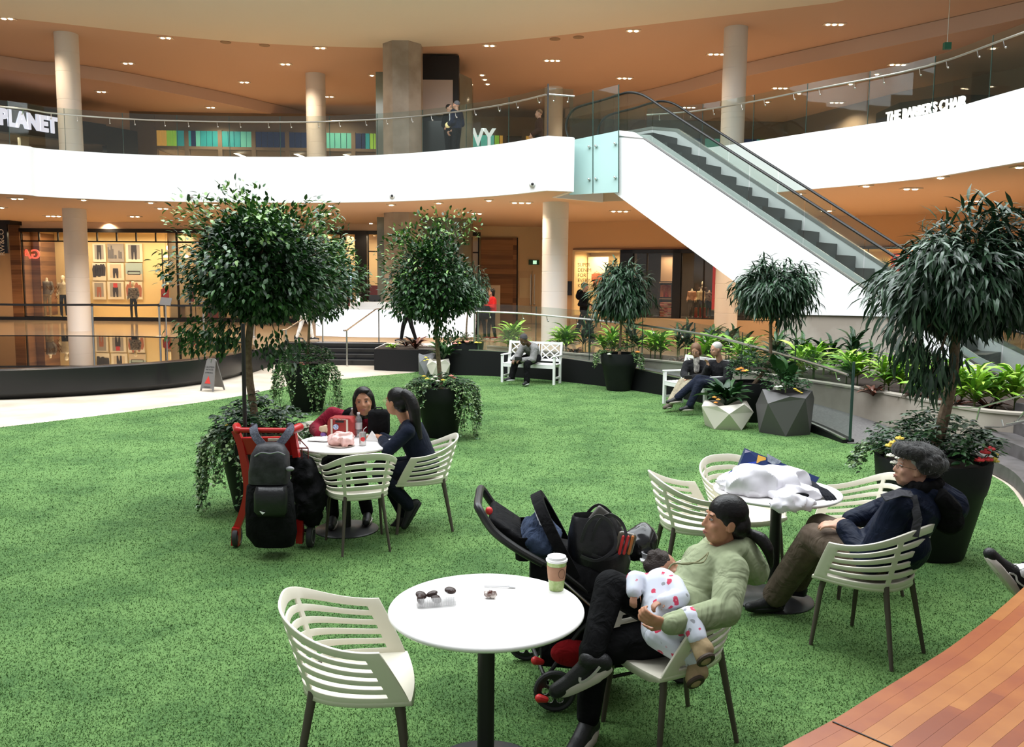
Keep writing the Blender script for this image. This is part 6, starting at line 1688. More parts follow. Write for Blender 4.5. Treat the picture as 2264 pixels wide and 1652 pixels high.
# third tree
pC = V3(-1.02,12.15,0); pot(pC.x,pC.y,.96,'charcoal round planter of the middle ficus tree behind the woman in navy')
tree(pC.x,pC.y,.70, [(pC.x,pC.y,.68), tuple(ony(969,790,12.15)), tuple(ony(965,735,12.15)), tuple(ony(966,700,12.1))], tuple(ony(960,622,12.1)), (.60,.60,.72), 'ficus', 6500, 'middle ficus tree with a rounded dark crown above yellow flowers', 5, .068, tr=.028, clusters=38, young=.45,
     extra=[tuple(ony(890,525,12.0)),tuple(ony(1010,505,12.0)),tuple(ony(955,500,12.1)),tuple(ony(985,738,12.1)),tuple(ony(880,600,12.0))])
underplant(pC.x,pC.y,.70,.44,'trailing ivy with yellow and white flowers in the middle ficus planter',6,bushy=.20,trail=((185,.6),(215,.55),(325,.6),(350,.75),(10,.6)),nb=520,nt=1000,
     flowers=[([(-.22,-.26,.20),(-.17,-.30,.17),(.05,-.28,.15)],YEL,.026),([(-.10,-.30,.16),(-.02,-.32,.14),(-.06,-.25,.19)],WHT,.026),([(.16,-.20,.20),(.19,-.18,.17)],PNK,.03)])
# fourth, behind
pD = V3(-1.07,20.42,0); pot(pD.x,pD.y,1.0,'charcoal round planter by the black curb behind the middle ficus')
tree(pD.x,pD.y,.70, [(pD.x,pD.y,.70), tuple(ony(1031,735,20.4)), tuple(ony(1034,690,20.4))], tuple(ony(1045,635,20.4)), (.48,.48,.62), 'alii', 1300, 'narrow leaved tree half hidden behind the middle ficus', 7, .15, tr=.022, clusters=20, droop=.5)
underplant(pD.x,pD.y,.70,.40,'dark leafy planting with pink and yellow flowers by the black curb',8,bushy=.30,nb=420,flowers=[([(-.28,-.30,.05),(.0,-.40,.10)],PNK,.045),([(-.18,-.34,.06),(.22,-.32,.08),(.30,-.25,.07)],YEL,.04)])
# fifth: weeping tree in front of the dark shop
pE = V3(2.22,17.55,0); pot(pE.x,pE.y,1.02,'charcoal round planter standing on the lawn beside the white bench')
tree(pE.x,pE.y,.72, [(pE.x,pE.y,.70), tuple(ony(1371,760,17.55)), tuple(ony(1374,700,17.5))], tuple(ony(1375,650,17.5)), (.56,.56,.56), 'alii', 2100, 'weeping narrow leaved tree in front of the dark shop window', 9, .19, tr=.028, clusters=30, droop=.55, extra=[tuple(ony(1356,590,17.4)),tuple(ony(1395,600,17.4))])
underplant(pE.x,pE.y,.72,.42,'dark leafy planting with small flowers beside the white bench',10,bushy=.30,nb=300,trail=((200,.25),(320,.25)),nt=150,flowers=[([(-.25,-.36,.06)],WHT,.035),([(.34,-.26,.10)],ORG,.04)])
# sixth: in front of the escalator side
pF = V3(3.92,13.75,0); pot(pF.x,pF.y,.85,'dark round planter squeezed between the white and the grey faceted planters')
tree(pF.x,pF.y,.60, [(pF.x,pF.y,.58), tuple(ony(1700,800,13.75)), tuple(ony(1704,720,13.7)), tuple(ony(1706,690,13.7))], tuple(ony(1712,642,13.7)), (.56,.56,.46), 'alii', 2600, 'weeping narrow leaved tree in front of the white escalator side', 11, .17, tr=.026, clusters=30, droop=.5, extra=[tuple(ony(1690,590,13.6)),tuple(ony(1740,700,13.6))])
underplant(pF.x,pF.y,.60,.42,'mixed dark leafy plants with orange flowers beside the faceted planters',12,bushy=.55,nb=900,flowers=[([(-.30,-.38,.30),(-.26,-.40,.26),(-.34,-.36,.28)],ORG,.035),([(-.22,-.40,.27)],YEL,.03)])
# big right tree
pG = V3(3.50,6.95,0); pot(pG.x,pG.y,1.16,'largest charcoal round planter, behind the man in the fur hat', .93)
tree(pG.x,pG.y,.78, [(pG.x,pG.y,.76), tuple(ony(2103,850,6.95)), tuple(ony(2112,760,6.9)), tuple(ony(2120,690,6.85))], tuple(ony(2128,620,6.85)), (.56,.56,.46), 'alii', 4600, 'large weeping narrow leaved tree at the right edge', 13, .155, tr=.040, clusters=40, droop=.55,
     extra=[tuple(ony(2225,490,6.8)),tuple(ony(2170,480,6.8)),tuple(ony(1990,640,6.8)),tuple(ony(2075,790,6.8)),tuple(ony(2060,830,6.75)),tuple(ony(2010,760,6.75)),tuple(ony(2085,560,6.7))])
underplant(pG.x,pG.y,.80,.50,'bushy planting with yellow, white and red flowers behind the man in the fur hat',14,bushy=.36,nb=1500,trail=((150,.15),),nt=100,
     flowers=[([(-.47,-.31,.20),(-.44,-.34,.24),(-.49,-.28,.17)],YEL,.030),([(-.50,-.33,.10),(-.45,-.37,.09),(-.40,-.39,.13),(-.48,-.36,.05)],WHT,.028),([(.17,-.47,.16),(.20,-.46,.10),(.12,-.48,.10),(.22,-.44,.18)],RED_,.034),([(.27,-.42,.10),(.31,-.38,.07),(.29,-.40,.13)],YEL,.022)])

# ------------------------------------------------------------------ faceted planters
def faceted(x, y, w, h, rz, m, label, seed=0, n=5, tilt=.1):
    rnd = random.Random(seed)
    t = thing('faceted_planter', label, 'planter', (x,y,0), rz)
    r0 = [(w*.40*(1+.12*rnd.random()), 0, 2*PI*i/n) for i in range(n)]
    bot = [V3(r*math.cos(a), r*math.sin(a), 0) for r,_,a in r0]
    mid = [V3(w*.52*math.cos(a+PI/n), w*.50*math.sin(a+PI/n), h*(.58+.30*rnd.random())) for _,_,a in r0]
    top = [V3(w*.43*math.cos(a+.1), w*.43*math.sin(a+.1), h*(1-tilt*(i%2))) for i,(_,_,a) in enumerate(r0)]
    mb = MB(); vs = bot+mid+top; f = [tuple(range(n))[::-1]]
    for i in range(n):
        j = (i+1)%n
        f += [(i,j,n+i),(n+i,j,n+j),(n+i,n+j,2*n+j),(n+i,2*n+j,2*n+i)]
    inn = [v*.86+V3(0,0,0) for v in top]; inn = [V3(v.x*.86,v.y*.86,v.z) for v in top]; low = [V3(v.x,v.y,v.z-.08) for v in inn]
    vs += inn+low
    for i in range(n):
        j = (i+1)%n; f += [(2*n+i,2*n+j,3*n+j,3*n+i),(3*n+i,3*n+j,4*n+j,4*n+i)]
    f.append(tuple(range(4*n,5*n)))
    mb.add(vs, f); mb.build('faceted_body', m, t, smooth=0)
    return t
M_wp = mat('off white faceted planter', (0.62,0.58,0.50), .6); M_gp = mat('slate faceted planter', (0.085,0.08,0.08), .5)
pw = onz(1612,950,0); pw = V3(3.36,13.15,0); faceted(pw.x,pw.y,.80,.40,R(10),M_wp,'low off white faceted planter in front of the older couple',3)
pg = V3(4.13,12.72,0); faceted(pg.x,pg.y,.88,.66,R(40),M_gp,'tall slate grey faceted planter beside the white one',5)
faceted(-1.72,19.9,.56,.40,R(15),M_wp,'small white faceted planter behind the middle ficus planter',8)
faceted(-2.02,20.2,.50,.50,R(50),mat('pale grey faceted planter', (0.20,0.20,0.21), .6),'pale grey faceted planter behind the small white one',9)
def rosette(x, y, z, n, L, label, mats, seed, up=.6, wk=1.0, name='leafy_plant', cat='plant', group=None, stems=0, kind='strap', h=0.0):
    rng = np.random.default_rng(seed)
    t = thing(name, label, cat, (x,y,z), group=group, world=True); P = []; D = []
    ns = max(1, stems)
    for s in range(ns):
        a = rng.random()*6.283; sx = x+(.10+.08*rng.random())*math.cos(a)*(ns > 1); sy = y+(.10+.08*rng.random())*math.sin(a)*(ns > 1); sh = h*(.6+.6*rng.random())
        if h: MB().tube([(sx,sy,z),(sx,sy,z+sh+.05)], .012, 6).build('stem', mat('green stem', (0.10,0.14,0.04), .6), t)
        for i in range(n//ns):
            b = i*2.4+rng.random()*.5; f = (i+1)/(n/ns); P.append([sx,sy,z+sh*(.35+.65*f)]); e = up*(.25+1.3*f); D.append([math.cos(b), math.sin(b), e])
    leaves_mesh('leaf_blades', kind, P, D, L*(.7+.45*rng.random(len(P))), mats, t, None, rng, wk=wk)
    return t
rosette(pw.x-.02,pw.y,.34,46,.48,'dark green peace lily plant in the low white faceted planter',LS_,21,up=.9,wk=1.5)
blossoms(thing('flower_cluster','small orange flowers at the front of the low white faceted planter','flowers',(pw.x-.2,pw.y-.3,.40),world=True), [(pw.x-.24,pw.y-.27,.42),(pw.x-.21,pw.y-.29,.47),(pw.x-.26,pw.y-.25,.50)], ORG, .028)
u_ = underplant(pg.x,pg.y,.62,.34,'tall dark leafy plants with white and yellow flowers in the slate faceted planter',22,bushy=.30,nb=420,flowers=[([(-.22,-.26,.10),(-.17,-.29,.11),(-.20,-.27,.07)],WHT,.03),([(.06,-.30,.06),(.10,-.28,.04),(.14,-.28,.02),(.03,-.31,.08)],YEL,.022)])
rosette(pg.x+.05,pg.y+.10,.60,14,.40,'broad leaved dark plant rising above the slate faceted planter',LS_,23,up=1.3,wk=2.2,stems=2,h=.35)
rosette(-1.62,19.95,.40,30,.50,'dark leafy plant in the small white faceted planter behind the middle ficus',LS_,24,up=1.0,wk=1.6)
blossoms(thing('flower_cluster','tiny yellow flowers on the small white faceted planter','flowers',(-1.95,19.7,.40),world=True), [(-2.0,19.62,.46),(-1.96,19.6,.41),(-2.03,19.65,.38)], YEL, .03)
# dark planter box beside the steps
t = thing('planter_box', 'long dark rectangular planter box at the right end of the black steps', 'planter', (-2.9,21.5,0), world=True)
bxp = [(-3.44,21.1),(-2.22,20.78),(-1.3,20.75),(-1.3,21.6),(-3.42,22.9)]
MB().prism(bxp, 0.0, .52).build('box', M_curb, t, smooth=0); MB().prism([(a*.96-.1, (b-21.5)*.86+21.5) for a,b in bxp], .52, .53).build('soil', M_soil, t, smooth=0)
rosette(-2.42,21.2,.53,26,.42,'reddish bronze bromeliad in the dark planter box by the steps',LR_,25,up=.7,wk=1.2)
rosette(-3.0,21.3,.53,22,.22,'small lime green plant in the dark planter box by the steps',LL_,26,up=.5,wk=1.6)
rosette(-2.75,21.9,.53,20,.30,'low bronze bromeliad further back in the dark planter box',LR_,27,up=.6,wk=1.2)

# ------------------------------------------------------------------ the planted bed
def bedpos(px, py, z=.5): p = onz(px, py, z); return p
lime = [(1131,770,.62,17.6+2.0),(1238,775,.60,0),(1350,780,.62,0),(1452,792,.62,0),(1550,795,.60,0),(1655,822,.70,0),(1800,858,.62,0),(1885,872,.62,0),(1985,893,.60,0),(2085,915,.64,0),(2165,925,.66,0),(2235,935,.64,0)]
names = ['first in the bed, left of the grey jacket man','behind the white bench beside the white column','behind the weeping tree planter','between the weeping tree and the older couple','directly behind the older couple','right of the older couple behind the ramp railing','behind the slate faceted planter','right of the railing end post below the escalator','below the escalator plinth, left of the right hand tree','behind the trunk of the large right tree','right of the trunk of the large right tree','at the right edge behind the steel rail']
def bp(px, d_, z=.5):   # a point of the bed at the given distance
    return ony(px, 700, d_)
spots = [(1131,21.4),(1240,20.9),(1350,20.0),(1455,19.0),(1560,17.9),(1650,16.7),(1790,15.4),(1885,14.6),(1985,13.4),(2090,12.4),(2150,11.9),(2235,11.9)]
for i, (px, d_) in enumerate(spots):
    p = bp(px, d_); rosette(p.x, p.y, .5, 96, .44, 'lime green strap leaved plant '+names[i], LL_, 40+i, up=.55, wk=1.15, stems=4, h=.42, name='lime_plant', group='lime green plants of the bed')
drk = [(1300,21.0),(1400,20.3),(1510,19.6),(1590,19.0),(1625,18.0),(1720,16.2),(1760,15.9),(1840,16.2),(1910,15.8),(2030,14.2)]
dn = ['left of the weeping tree','behind the weeping tree','left of the older couple in the bed','behind the lime plant of the older couple','right of the tan column','left of the escalator plinth','against the escalator plinth','right of the slate planter against the plinth','in front of the plinth middle','behind the large right tree']
for i, (px, d_) in enumerate(drk):
    p = bp(px, d_); rosette(p.x, p.y, .5, 50, .42, 'dark green bushy plant '+dn[i], LS_, 60+i, up=.9, wk=1.2, stems=4, h=.55, name='dark_plant', group='dark green plants of the bed')
brs = [(1270,20.2),(1500,18.2),(1610,16.6),(1760,15.2),(1940,13.2),(2040,12.6),(2120,11.75),(2200,11.8)]
bn_ = ['behind the white bench','left of the older couple','right of the older couple','behind the slate planter','between the two lime plants below the plinth','left of the right tree trunk','right of the right tree trunk','near the steel rail at the right']
for i, (px, d_) in enumerate(brs):
    p = bp(px, d_); rosette(p.x, p.y, .5, 24, .30, 'low dark red bromeliad in the bed '+bn_[i], LR_, 80+i, up=.5, wk=1.3, name='bromeliad', group='bromeliads of the bed')
# steel handrails over the planter wall at the right
for k, (a, b, c_, lab) in enumerate((((2264,873),(2163,902),(2106,900),'upper steel handrail bending over the planter at the right edge'),((2264,932),(2215,945),(2180,944),'lower steel handrail along the planter wall at the right edge'))):
    p0, p1, p2 = ony(*a,10.3), ony(*b,10.9), ony(*c_,11.2)
    t = thing('wall_handrail', lab, 'handrail', tuple(p1), world=True)
    MB().strip([p0+(p0-p1)*1.2, p0, p1, p2], .05, .012).build('rail', M_steel, t, smooth=0)
    MB().tube([p1+V3(.02,0,-.0), V3(p1.x+.02,p1.y+.05,.5)], .012, 6).build('bracket', M_steel, t); MB().tube([p0+(p0-p1)*.4, V3((p0+(p0-p1)*.4).x,p0.y+.3,.5)], .012, 6).build('bracket', M_steel, t)
# small plant on the desk
pp = ony(790,665,24.5); tp_ = thing('potted_plant', 'small green plant in a white pot on the information desk', 'plant', (pp.x,24.55,z2), world=True)
MB().lathe([(.0,z2),(.05,z2),(.075,z2+.17),(.06,z2+.17),(.0,z2+.15)], (pp.x,24.62,0), 16).build('pot', M_white, tp_)
rng_ = np.random.default_rng(5); Pq = [[pp.x+rng_.normal()*.04,24.62+rng_.normal()*.04,z2+.20+.22*rng_.random()] for i in range(60)]; leaves_mesh('leaves','ivy',Pq,[[rng_.normal(),rng_.normal(),.3] for i in Pq],np.full(60,.08),LS_,tp_,None,rng_)
# ------------------------------------------------------------------ the woman in the green hoodie and the baby
M_hood = cloth('sage hoodie fleece', (0.27,0.31,0.185), (0.31,0.35,0.215), bump=1.0, scale=5.0)
at = lambda px, py, Y: ony(px, py, Y)
J = dict(pel=(.84,4.06,.585), chest=at(1588,1222,4.16), head=at(1602,1152,4.13), face=(-1,-.10,.06), up=(.04,0,1),
  sh_l=at(1618,1262,3.96), el_l=at(1604,1352,3.80), wr_l=at(1474,1382,3.74), hd_l=(-.85,-.05,.28), hn_l=(.1,.95,.3), hs_l=1, hc_l=.75,
  sh_r=at(1545,1238,4.34), el_r=at(1500,1325,4.36), wr_r=at(1430,1312,4.20), hd_r=(-.9,-.3,.1), hn_r=(.1,-.2,1), hs_r=-1, hc_r=.5,
  hp_r=(.80,4.14,.575), kn_r=at(1350,1296,4.08), an_r=at(1303,1466,3.84), toe_r=(-.86,-.16,-.40), sup_r=(-.30,-.2,.9),
  hp_l=(.83,3.98,.555), kn_l=at(1316,1440,3.98), an_l=(.385,3.95,.10), toe_l=(-.45,-.88,0), hem=.90,
  pony=[at(1640,1172,4.14),at(1660,1180,4.14),at(1682,1192,4.12),at(1698,1216,4.10),at(1706,1256,4.10)], pony_r=[.030,.024,.034,.030,.008])
def hoodx(mb, g, h):
    c = g['chest']
    ch = [(-.085,0,-.035,.036),(-.06,-.075,-.01,.042),(.0,-.105,.02,.050),(.07,-.085,.035,.056),(.115,0,.035,.062),(.07,.085,.035,.056),(.0,.105,.02,.050),(-.06,.075,-.01,.042),(-.085,0,-.035,.036)]
    for a, b in zip(ch, ch[1:]): mb.cap(c+V3(*a[:3]), c+V3(*b[:3]), a[3], b[3])
    for a, b, r1, r2 in (((.115,0,.03),(.185,0,-.09),.074,.078),((.09,-.07,.03),(.155,-.05,-.07),.055,.055),((.09,.07,.03),(.155,.05,-.07),.055,.055)): mb.cap(c+V3(*a), c+V3(*b), r1, r2)
    mb.ell(g['pel']+V3(.03,0,.10), (.17,.19,.13))
mom, gm, hm = figure('person', 'woman in a sage green hoodie and black leggings seated with a baby on her lap', J, top=M_hood, legs=M_blk, skinm=SK_A, hair=M_hair, hairstyle='pony',
   vox=.0065, top_r=(.084,.072,.052), leg_r=(.102,.082,.058), tw=(.170,.172,.182,.190,.115), td=(.135,.130,.130,.120,.085), topname='hoodie', legname='leggings', extra_top=hoodx, sole_c=1.6, hk=1.02, cuff_l=.93, shoe_k=1.12)
# pale swoosh-like side stripe on the raised shoe, drawstrings, ankle skin shows from the body
sa = gm['an_r']; t_ = Vector(J['toe_r']).normalized(); u_s = Vector(J['sup_r']); u_s = (u_s-t_*u_s.dot(t_)).normalized(); s_s = t_.cross(u_s)
if s_s.y > 0: s_s = -s_s
def stripe(an, t_, u_s, s_s, par):
    base = an-u_s*.075; P = [base - t_*.035+u_s*.062+s_s*.044, base+t_*.02+u_s*.042+s_s*.050, base+t_*.065+u_s*.034+s_s*.048, base+t_*.078+u_s*.045+s_s*.046, base+t_*.070+u_s*.058+s_s*.040]
    MB().strip(smooth_poly(P,3), .013, .004, up=s_s).build('shoe_stripe', mat('pale shoe stripe', (0.60,0.57,0.54), .5), par)
stripe(sa, t_, u_s, s_s, mom)
n0 = at(1566,1222,4.02)
mb = MB()
mb.tube(smooth_poly([n0, at(1545,1240,3.96), at(1520,1248,3.92), at(1490,1246,3.92), at(1478,1258,3.9)],3), .004, 6)
mb.tube(smooth_poly([n0, at(1555,1243,3.95), at(1530,1245,3.93), at(1508,1246,3.93)],3), .004, 6)
mb.build('drawstring', mat('olive cord', (0.20,0.20,0.10), .8), mom)

def floral():
    m = mat('white floral pyjama cloth', (0.66,0.68,0.74), .85, sheen=.2); nt = m.node_tree; b = nt.nodes['Principled BSDF']
    tc = nt.nodes.new('ShaderNodeTexCoord'); nz = nt.nodes.new('ShaderNodeTexNoise'); nz.inputs['Scale'].default_value = 40
    mx = nt.nodes.new('ShaderNodeVectorMath'); mx.operation = 'MULTIPLY_ADD'; mx.inputs[1].default_value = (.02,.02,.02)
    nt.links.new(tc.outputs['Object'], mx.inputs[2]); nt.links.new(nz.outputs['Color'], mx.inputs[0]); nt.links.new(tc.outputs['Object'], nz.inputs['Vector'])
    def spots(scale, lo, hi, colr, prev, off):
        vo = nt.nodes.new('ShaderNodeTexVoronoi'); vo.inputs['Scale'].default_value = scale; ad = nt.nodes.new('ShaderNodeVectorMath'); ad.inputs[1].default_value = (off,off,off)
        nt.links.new(mx.outputs[0], ad.inputs[0]); nt.links.new(ad.outputs[0], vo.inputs['Vector'])
        cr = nt.nodes.new('ShaderNodeValToRGB'); cr.color_ramp.elements[0].position = lo; cr.color_ramp.elements[0].color = (1,1,1,1); cr.color_ramp.elements[1].position = hi; cr.color_ramp.elements[1].color = (0,0,0,1)
        nt.links.new(vo.outputs['Distance'], cr.inputs['Fac'])
        mr = nt.nodes.new('ShaderNodeMix'); mr.data_type = 'RGBA'; nt.links.new(cr.outputs[0], mr.inputs['Factor'])
        if prev is None: mr.inputs['A'].default_value = (0.62,0.65,0.74,1)
        else: nt.links.new(prev, mr.inputs['A'])
        mr.inputs['B'].default_value = (*colr,1); return mr.outputs['Result']
    o = spots(15, .13, .17, (0.28,0.29,0.32), None, 3.3); o = spots(17, .27, .31, (0.60,0.04,0.10), o, 0.0); o = spots(17, .08, .12, (0.75,0.25,0.32), o, 0.0)
    nt.links.new(o, b.inputs['Base Color']); return m
M_flo = floral(); M_boot = cloth('tan suede boot', (0.30,0.22,0.12), (0.40,0.30,0.17), bump=.3)
bb = thing('person', 'baby in floral pyjamas and tan boots lying across the woman in green', 'person', tuple(at(1460,1360,3.95)), world=True)
bh = Head(at(1470,1264,4.20), (.75,-.15,.25), up=(-.35,.45,.80), k=.80)
mb = MB(); head_mesh(mb, bh); bc = at(1462,1296,4.06); bp_ = at(1462,1392,3.90)
mb.cap(bc, bh.c, .035, .035); mb.cap(bc, bp_, .06, .065)
B = dict(sl=at(1490,1292,4.0), el=at(1505,1322,3.92), wl=at(1470,1330,3.88), sr=at(1432,1290,4.1), er=at(1404,1282,4.06), wr=at(1402,1308,4.0),
         hl=at(1478,1392,3.86), kl=at(1525,1368,3.76), al=at(1541,1408,3.70), hr=at(1455,1405,3.86), kr=at(1500,1436,3.80), ar=at(1546,1462,3.76))
for a, b_, c_ in (('sl','el','wl'),('sr','er','wr')): mb.cap(B[a],B[b_],.026,.023); mb.cap(B[b_],B[c_],.023,.018); hand(mb, B[c_], B[c_]-B[b_], (0,0,-1), 1, .6, .55)
for a, b_, c_ in (('hl','kl','al'),('hr','kr','ar')): mb.cap(B[a],B[b_],.036,.032); mb.cap(B[b_],B[c_],.032,.024)
mb.build('body', SK_D, bb, mods=remesh(.0055,2))
mb = MB(); mb.cap(bc, bp_, .090, .098, 14); mb.ell(bc.lerp(bp_,.5), (.10,.08,.10)); mb.ell(bc+V3(0,0,.01), (.10,.075,.05))
for a, b_, c_ in (('sl','el','wl'),('sr','er','wr')): mb.cap(B[a],B[b_],.048,.046,12); mb.cap(B[b_],B[c_],.046,.040,12)
mb.build('pyjama_top', M_flo, bb, mods=remesh(.006,4))
mb = MB(); mb.ell(bp_, (.09,.08,.075))
for a, b_, c_ in (('hl','kl','al'),('hr','kr','ar')): mb.cap(B[a],B[b_],.066,.058,12); mb.cap(B[b_],B[c_],.058,.046,12)
mb.build('pyjama_trousers', M_flo, bb, mods=remesh(.006,4))
for an_, td_, in ((B['al'], at(1556,1462,3.66)), (B['ar'], at(1532,1490,3.74))):
    mb = MB(); d_ = (td_-an_).normalized(); mb.cap(an_+d_*.012, an_+d_*.03, .038, .042, 12); mb.cap(an_+d_*.02, an_+d_*.045+V3(.02,-.02,-.0), .042, .040, 12); mb.cap(an_+d_*.035, an_+d_*.075+V3(.0,-.03,0), .040,.038,12)
    bt = mb.build('boot', M_boot, bb, mods=remesh(.006,3))
    mb = MB(); c_ = an_+d_*.075+V3(.006,-.035,-.004); M = Matrix(basis((.35,-.75,-.55))).transposed(); mb.lathe([(.0,.0),(.042,.0),(.046,.010),(.042,.018),(.0,.018)], c_, 20, M=M, cap=False); mb.v = [tuple(c_+ (Vector(v)-c_)*1.0) for v in mb.v]
    mb.build('boot_sole', mat('dark boot sole', (0.05,0.032,0.02), .7, bump=.3, bscale=80), bb)
mb = MB(); bh.e(mb, 0,-.026,.046,.082,.098,.090,18,12)
rng_ = random.Random(4)
for i in range(26): a, b_ = rng_.random()*6.28, rng_.random()*1.4; bh.e(mb, .08*math.cos(a)*math.cos(b_), -.03+.08*math.sin(a)*math.cos(b_), .045+.09*math.sin(b_), .022,.022,.022,8,6)
mb.build('hair', mat('dark curly hair', (0.022,0.012,0.008), .7, bump=1.0, bscale=120), bb, mods=remesh(.007,1))

# ------------------------------------------------------------------ the man in the fur hat
M_coat = cloth('navy winter coat', (0.005,0.008,0.020), (0.009,0.014,0.030), rough=.55, bump=.8, scale=6, sheen=0)
M_cord = cloth('brown corduroy', (0.085,0.062,0.045), (0.12,0.09,0.066), bump=.7, scale=7)
J = dict(pel=(2.24,5.06,.585), chest=at(2046,1098,5.02), head=at(2018,1036,5.04), face=(-.97,.12,.10), up=(.12,0,1),
  sh_l=(2.27,4.86,.965), el_l=at(1922,1242,4.92), wr_l=at(1868,1166,5.16), hd_l=(-.75,.35,.10), hn_l=(.1,.3,-1), hs_l=-1, hc_l=.35,
  sh_r=(2.56,5.14,.965), el_r=(2.40,5.42,.77), wr_r=at(1880,1150,5.36), hd_r=(-.8,-.35,.0), hn_r=(.1,.2,-1), hs_r=1, hc_r=.35,
  hp_l=(2.16,4.99,.575), kn_l=at(1800,1190,5.36), an_l=(1.80,5.62,.10), toe_l=(-.93,-.20,0),
  hp_r=(2.30,5.14,.575), kn_r=at(1815,1168,5.52), an_r=(2.03,5.86,.12), toe_r=(-.45,.6,-.1), hem=.93)
def coatx(mb, g, h):
    c = g['chest']; mb.cap(c+V3(.02,0,.03), c+V3(.16,.02,-.06), .10, .11)
    for a in range(8): t2 = R(a*45); mb.ell(c+V3(-.005+math.cos(t2)*.085, math.sin(t2)*.085, .045), (.040,.040,.045))
    mb.cap(g['pel']+V3(0,0,.05), g['pel']+V3(.12,-.08,.10), .15,.16)
man, gn, hn_ = figure('person', 'older man in a grey fur hat and navy coat leaning back in a chair', J, top=M_coat, legs=M_cord, skinm=SK_B, hair=M_hairg, hairstyle='short', sole=M_shoe,
   glasses=mat('thin metal glasses', (0.25,0.20,0.16), .3, .8), vox=.0075, top_r=(.090,.082,.062), leg_r=(.115,.100,.088), tw=(.185,.190,.205,.205,.13), td=(.150,.155,.160,.145,.10), topname='coat', extra_top=coatx)
M_fur = mat('grey black fur', (0.006,0.006,0.006), .9, col2=(0.040,0.038,0.036), nscale=22, bump=1.0, bscale=55, sheen=.15)
mb = MB(); hn_.e(mb, 0,-.03,.105,.112,.128,.058,20,12)
rf = random.Random(8)
for i in range(26):
    a = 2*PI*i/26; rr = 1.0
    hn_.e(mb, .108*math.sin(a), -.03+.128*math.cos(a), .070+(.035 if math.cos(a) > .3 else -.02), .040,.040,.046,10,8)
for i in range(60): a = rf.random()*6.28; q = rf.random()**.5; hn_.e(mb, .115*q*math.sin(a), -.03+.135*q*math.cos(a), .15-.06*q*q, .022,.022,.022,8,6)
hn_.e(mb, 0,-.105,.025,.092,.065,.075)
for sg in (-1,1):
    hn_.e(mb, sg*.098,-.045,.045,.036,.060,.060)
hat = mb.build('fur_hat', M_fur, man, mods=remesh(.007,1))
rg = np.random.default_rng(3); Pf = []; Df = []
for v in mb.v[::3]:
    v = Vector(v); o_ = (v-hn_.p(0,-.03,.07)); 
    if o_.length < .06: continue
    o_.normalize(); Pf.append(v); Df.append(list(o_+Vector(rg.normal(size=3)*.5)))
leaves_mesh('fur_strands', 'alii', Pf, Df, .018*(.7+.6*rg.random(len(Pf))), [M_fur, M_fur, M_fur, mat('pale fur tips', (0.11,0.105,0.10), .9)], man, None, rg, wk=.9)
ep = gn['sh_l']; MB().strip([ep+V3(-.13,-.075,.06), ep+V3(-.03,-.06,.088), ep+V3(.06,-.03,.07)], .05, .008, up=(-.3,-.6,.7)).strip([ep+V3(.05,-.05,.07), ep+V3(.07,-.09,-.06), ep+V3(.05,-.10,-.16)], .05, .008, up=(0,-1,.2)).build('grey_coat_tab', cloth('grey coat tab', (0.055,0.055,0.062)), man)
mb = MB(); hc = gn['chest']; mb.cap(hc+V3(.10,.0,-.02), hc+V3(.14,-.02,-.14), .09, .09); mb.cap(hc+V3(.04,-.08,.02), hc+V3(.12,-.06,-.06), .06, .07); mb.build('coat_hood', M_blk, man, mods=remesh(.01,4))

mb = MB(); cq = gn['chest']
for i in range(14):
    a_q = 2*PI*i/14; mb.ell(cq+V3(-.018+.088*math.cos(a_q), .088*math.sin(a_q), .078+.012*math.cos(a_q)), (.030,.030,.040))
mb.build('collar', M_blk, man, mods=remesh(.008,3))

# ------------------------------------------------------------------ the two women at the far table
M_redj = cloth('crimson jacket', (0.20,0.008,0.022), (0.27,0.014,0.035), bump=.5)
at3 = lambda px, py, Y: ony(px, py, Y+.33)
J = dict(pel=(-1.68,8.20,.575), chest=at3(775,928,7.80), head=at3(804,889,7.56), face=(.10,-.98,.02), up=(-.10,0,1),
  sh_r=at3(735,915,7.86), el_r=at3(697,948,7.78), wr_r=at3(706,962,7.46), hd_r=(.6,-.2,.25), hn_r=(.3,.5,-.6), hs_r=-1, hc_r=.45,
  sh_l=at3(822,930,7.82), el_l=at3(838,985,7.90), wr_l=at3(757,1003,7.95), hd_l=(-.6,-.35,-.35), hn_l=(0,0,-1), hs_l=-1, hc_l=.2,
  hp_r=(-1.74,8.12,.56), kn_r=(-1.68,7.68,.53), an_r=(-1.62,7.56,.10), toe_r=(.1,-1,0), hp_l=(-1.60,8.12,.56), kn_l=(-1.42,7.72,.53), an_l=(-1.33,7.70,.10), toe_l=(.1,-1,0))
def openx(mb, g, h): mb.cap(g['chest']+V3(-.05,0,.04), g['chest']+V3(-.10,.05,-.02), .06, .06)
rw, gr, hr_ = figure('person', 'smiling woman with black hair in a crimson jacket leaning over the far table', J, top=M_redj, legs=M_blk, skinm=SK_A, hair=M_hair, hairstyle='bob', vox=.0085,
   top_r=(.070,.062,.050), leg_r=(.09,.07,.056), smile=.004, hk=1.08, k=1.03)
mb = MB(); c0 = gr['chest']; mb.ell(c0+V3(.05,-.085,-.03), (.085,.06,.13)); mb.ell(c0+V3(.03,-.03,.04), (.11,.09,.09)); mb.ell(c0+V3(.10,-.04,.06), (.07,.07,.06)); mb.build('black_scarf', M_blk, rw, mods=remesh(.01,3))
mb = MB(); hh = hr_; hh.e(mb, -.02,.05,.10,.05,.035,.02,10,8); mb.build('hair_fringe', M_hair, rw, mods=remesh(.008,2))
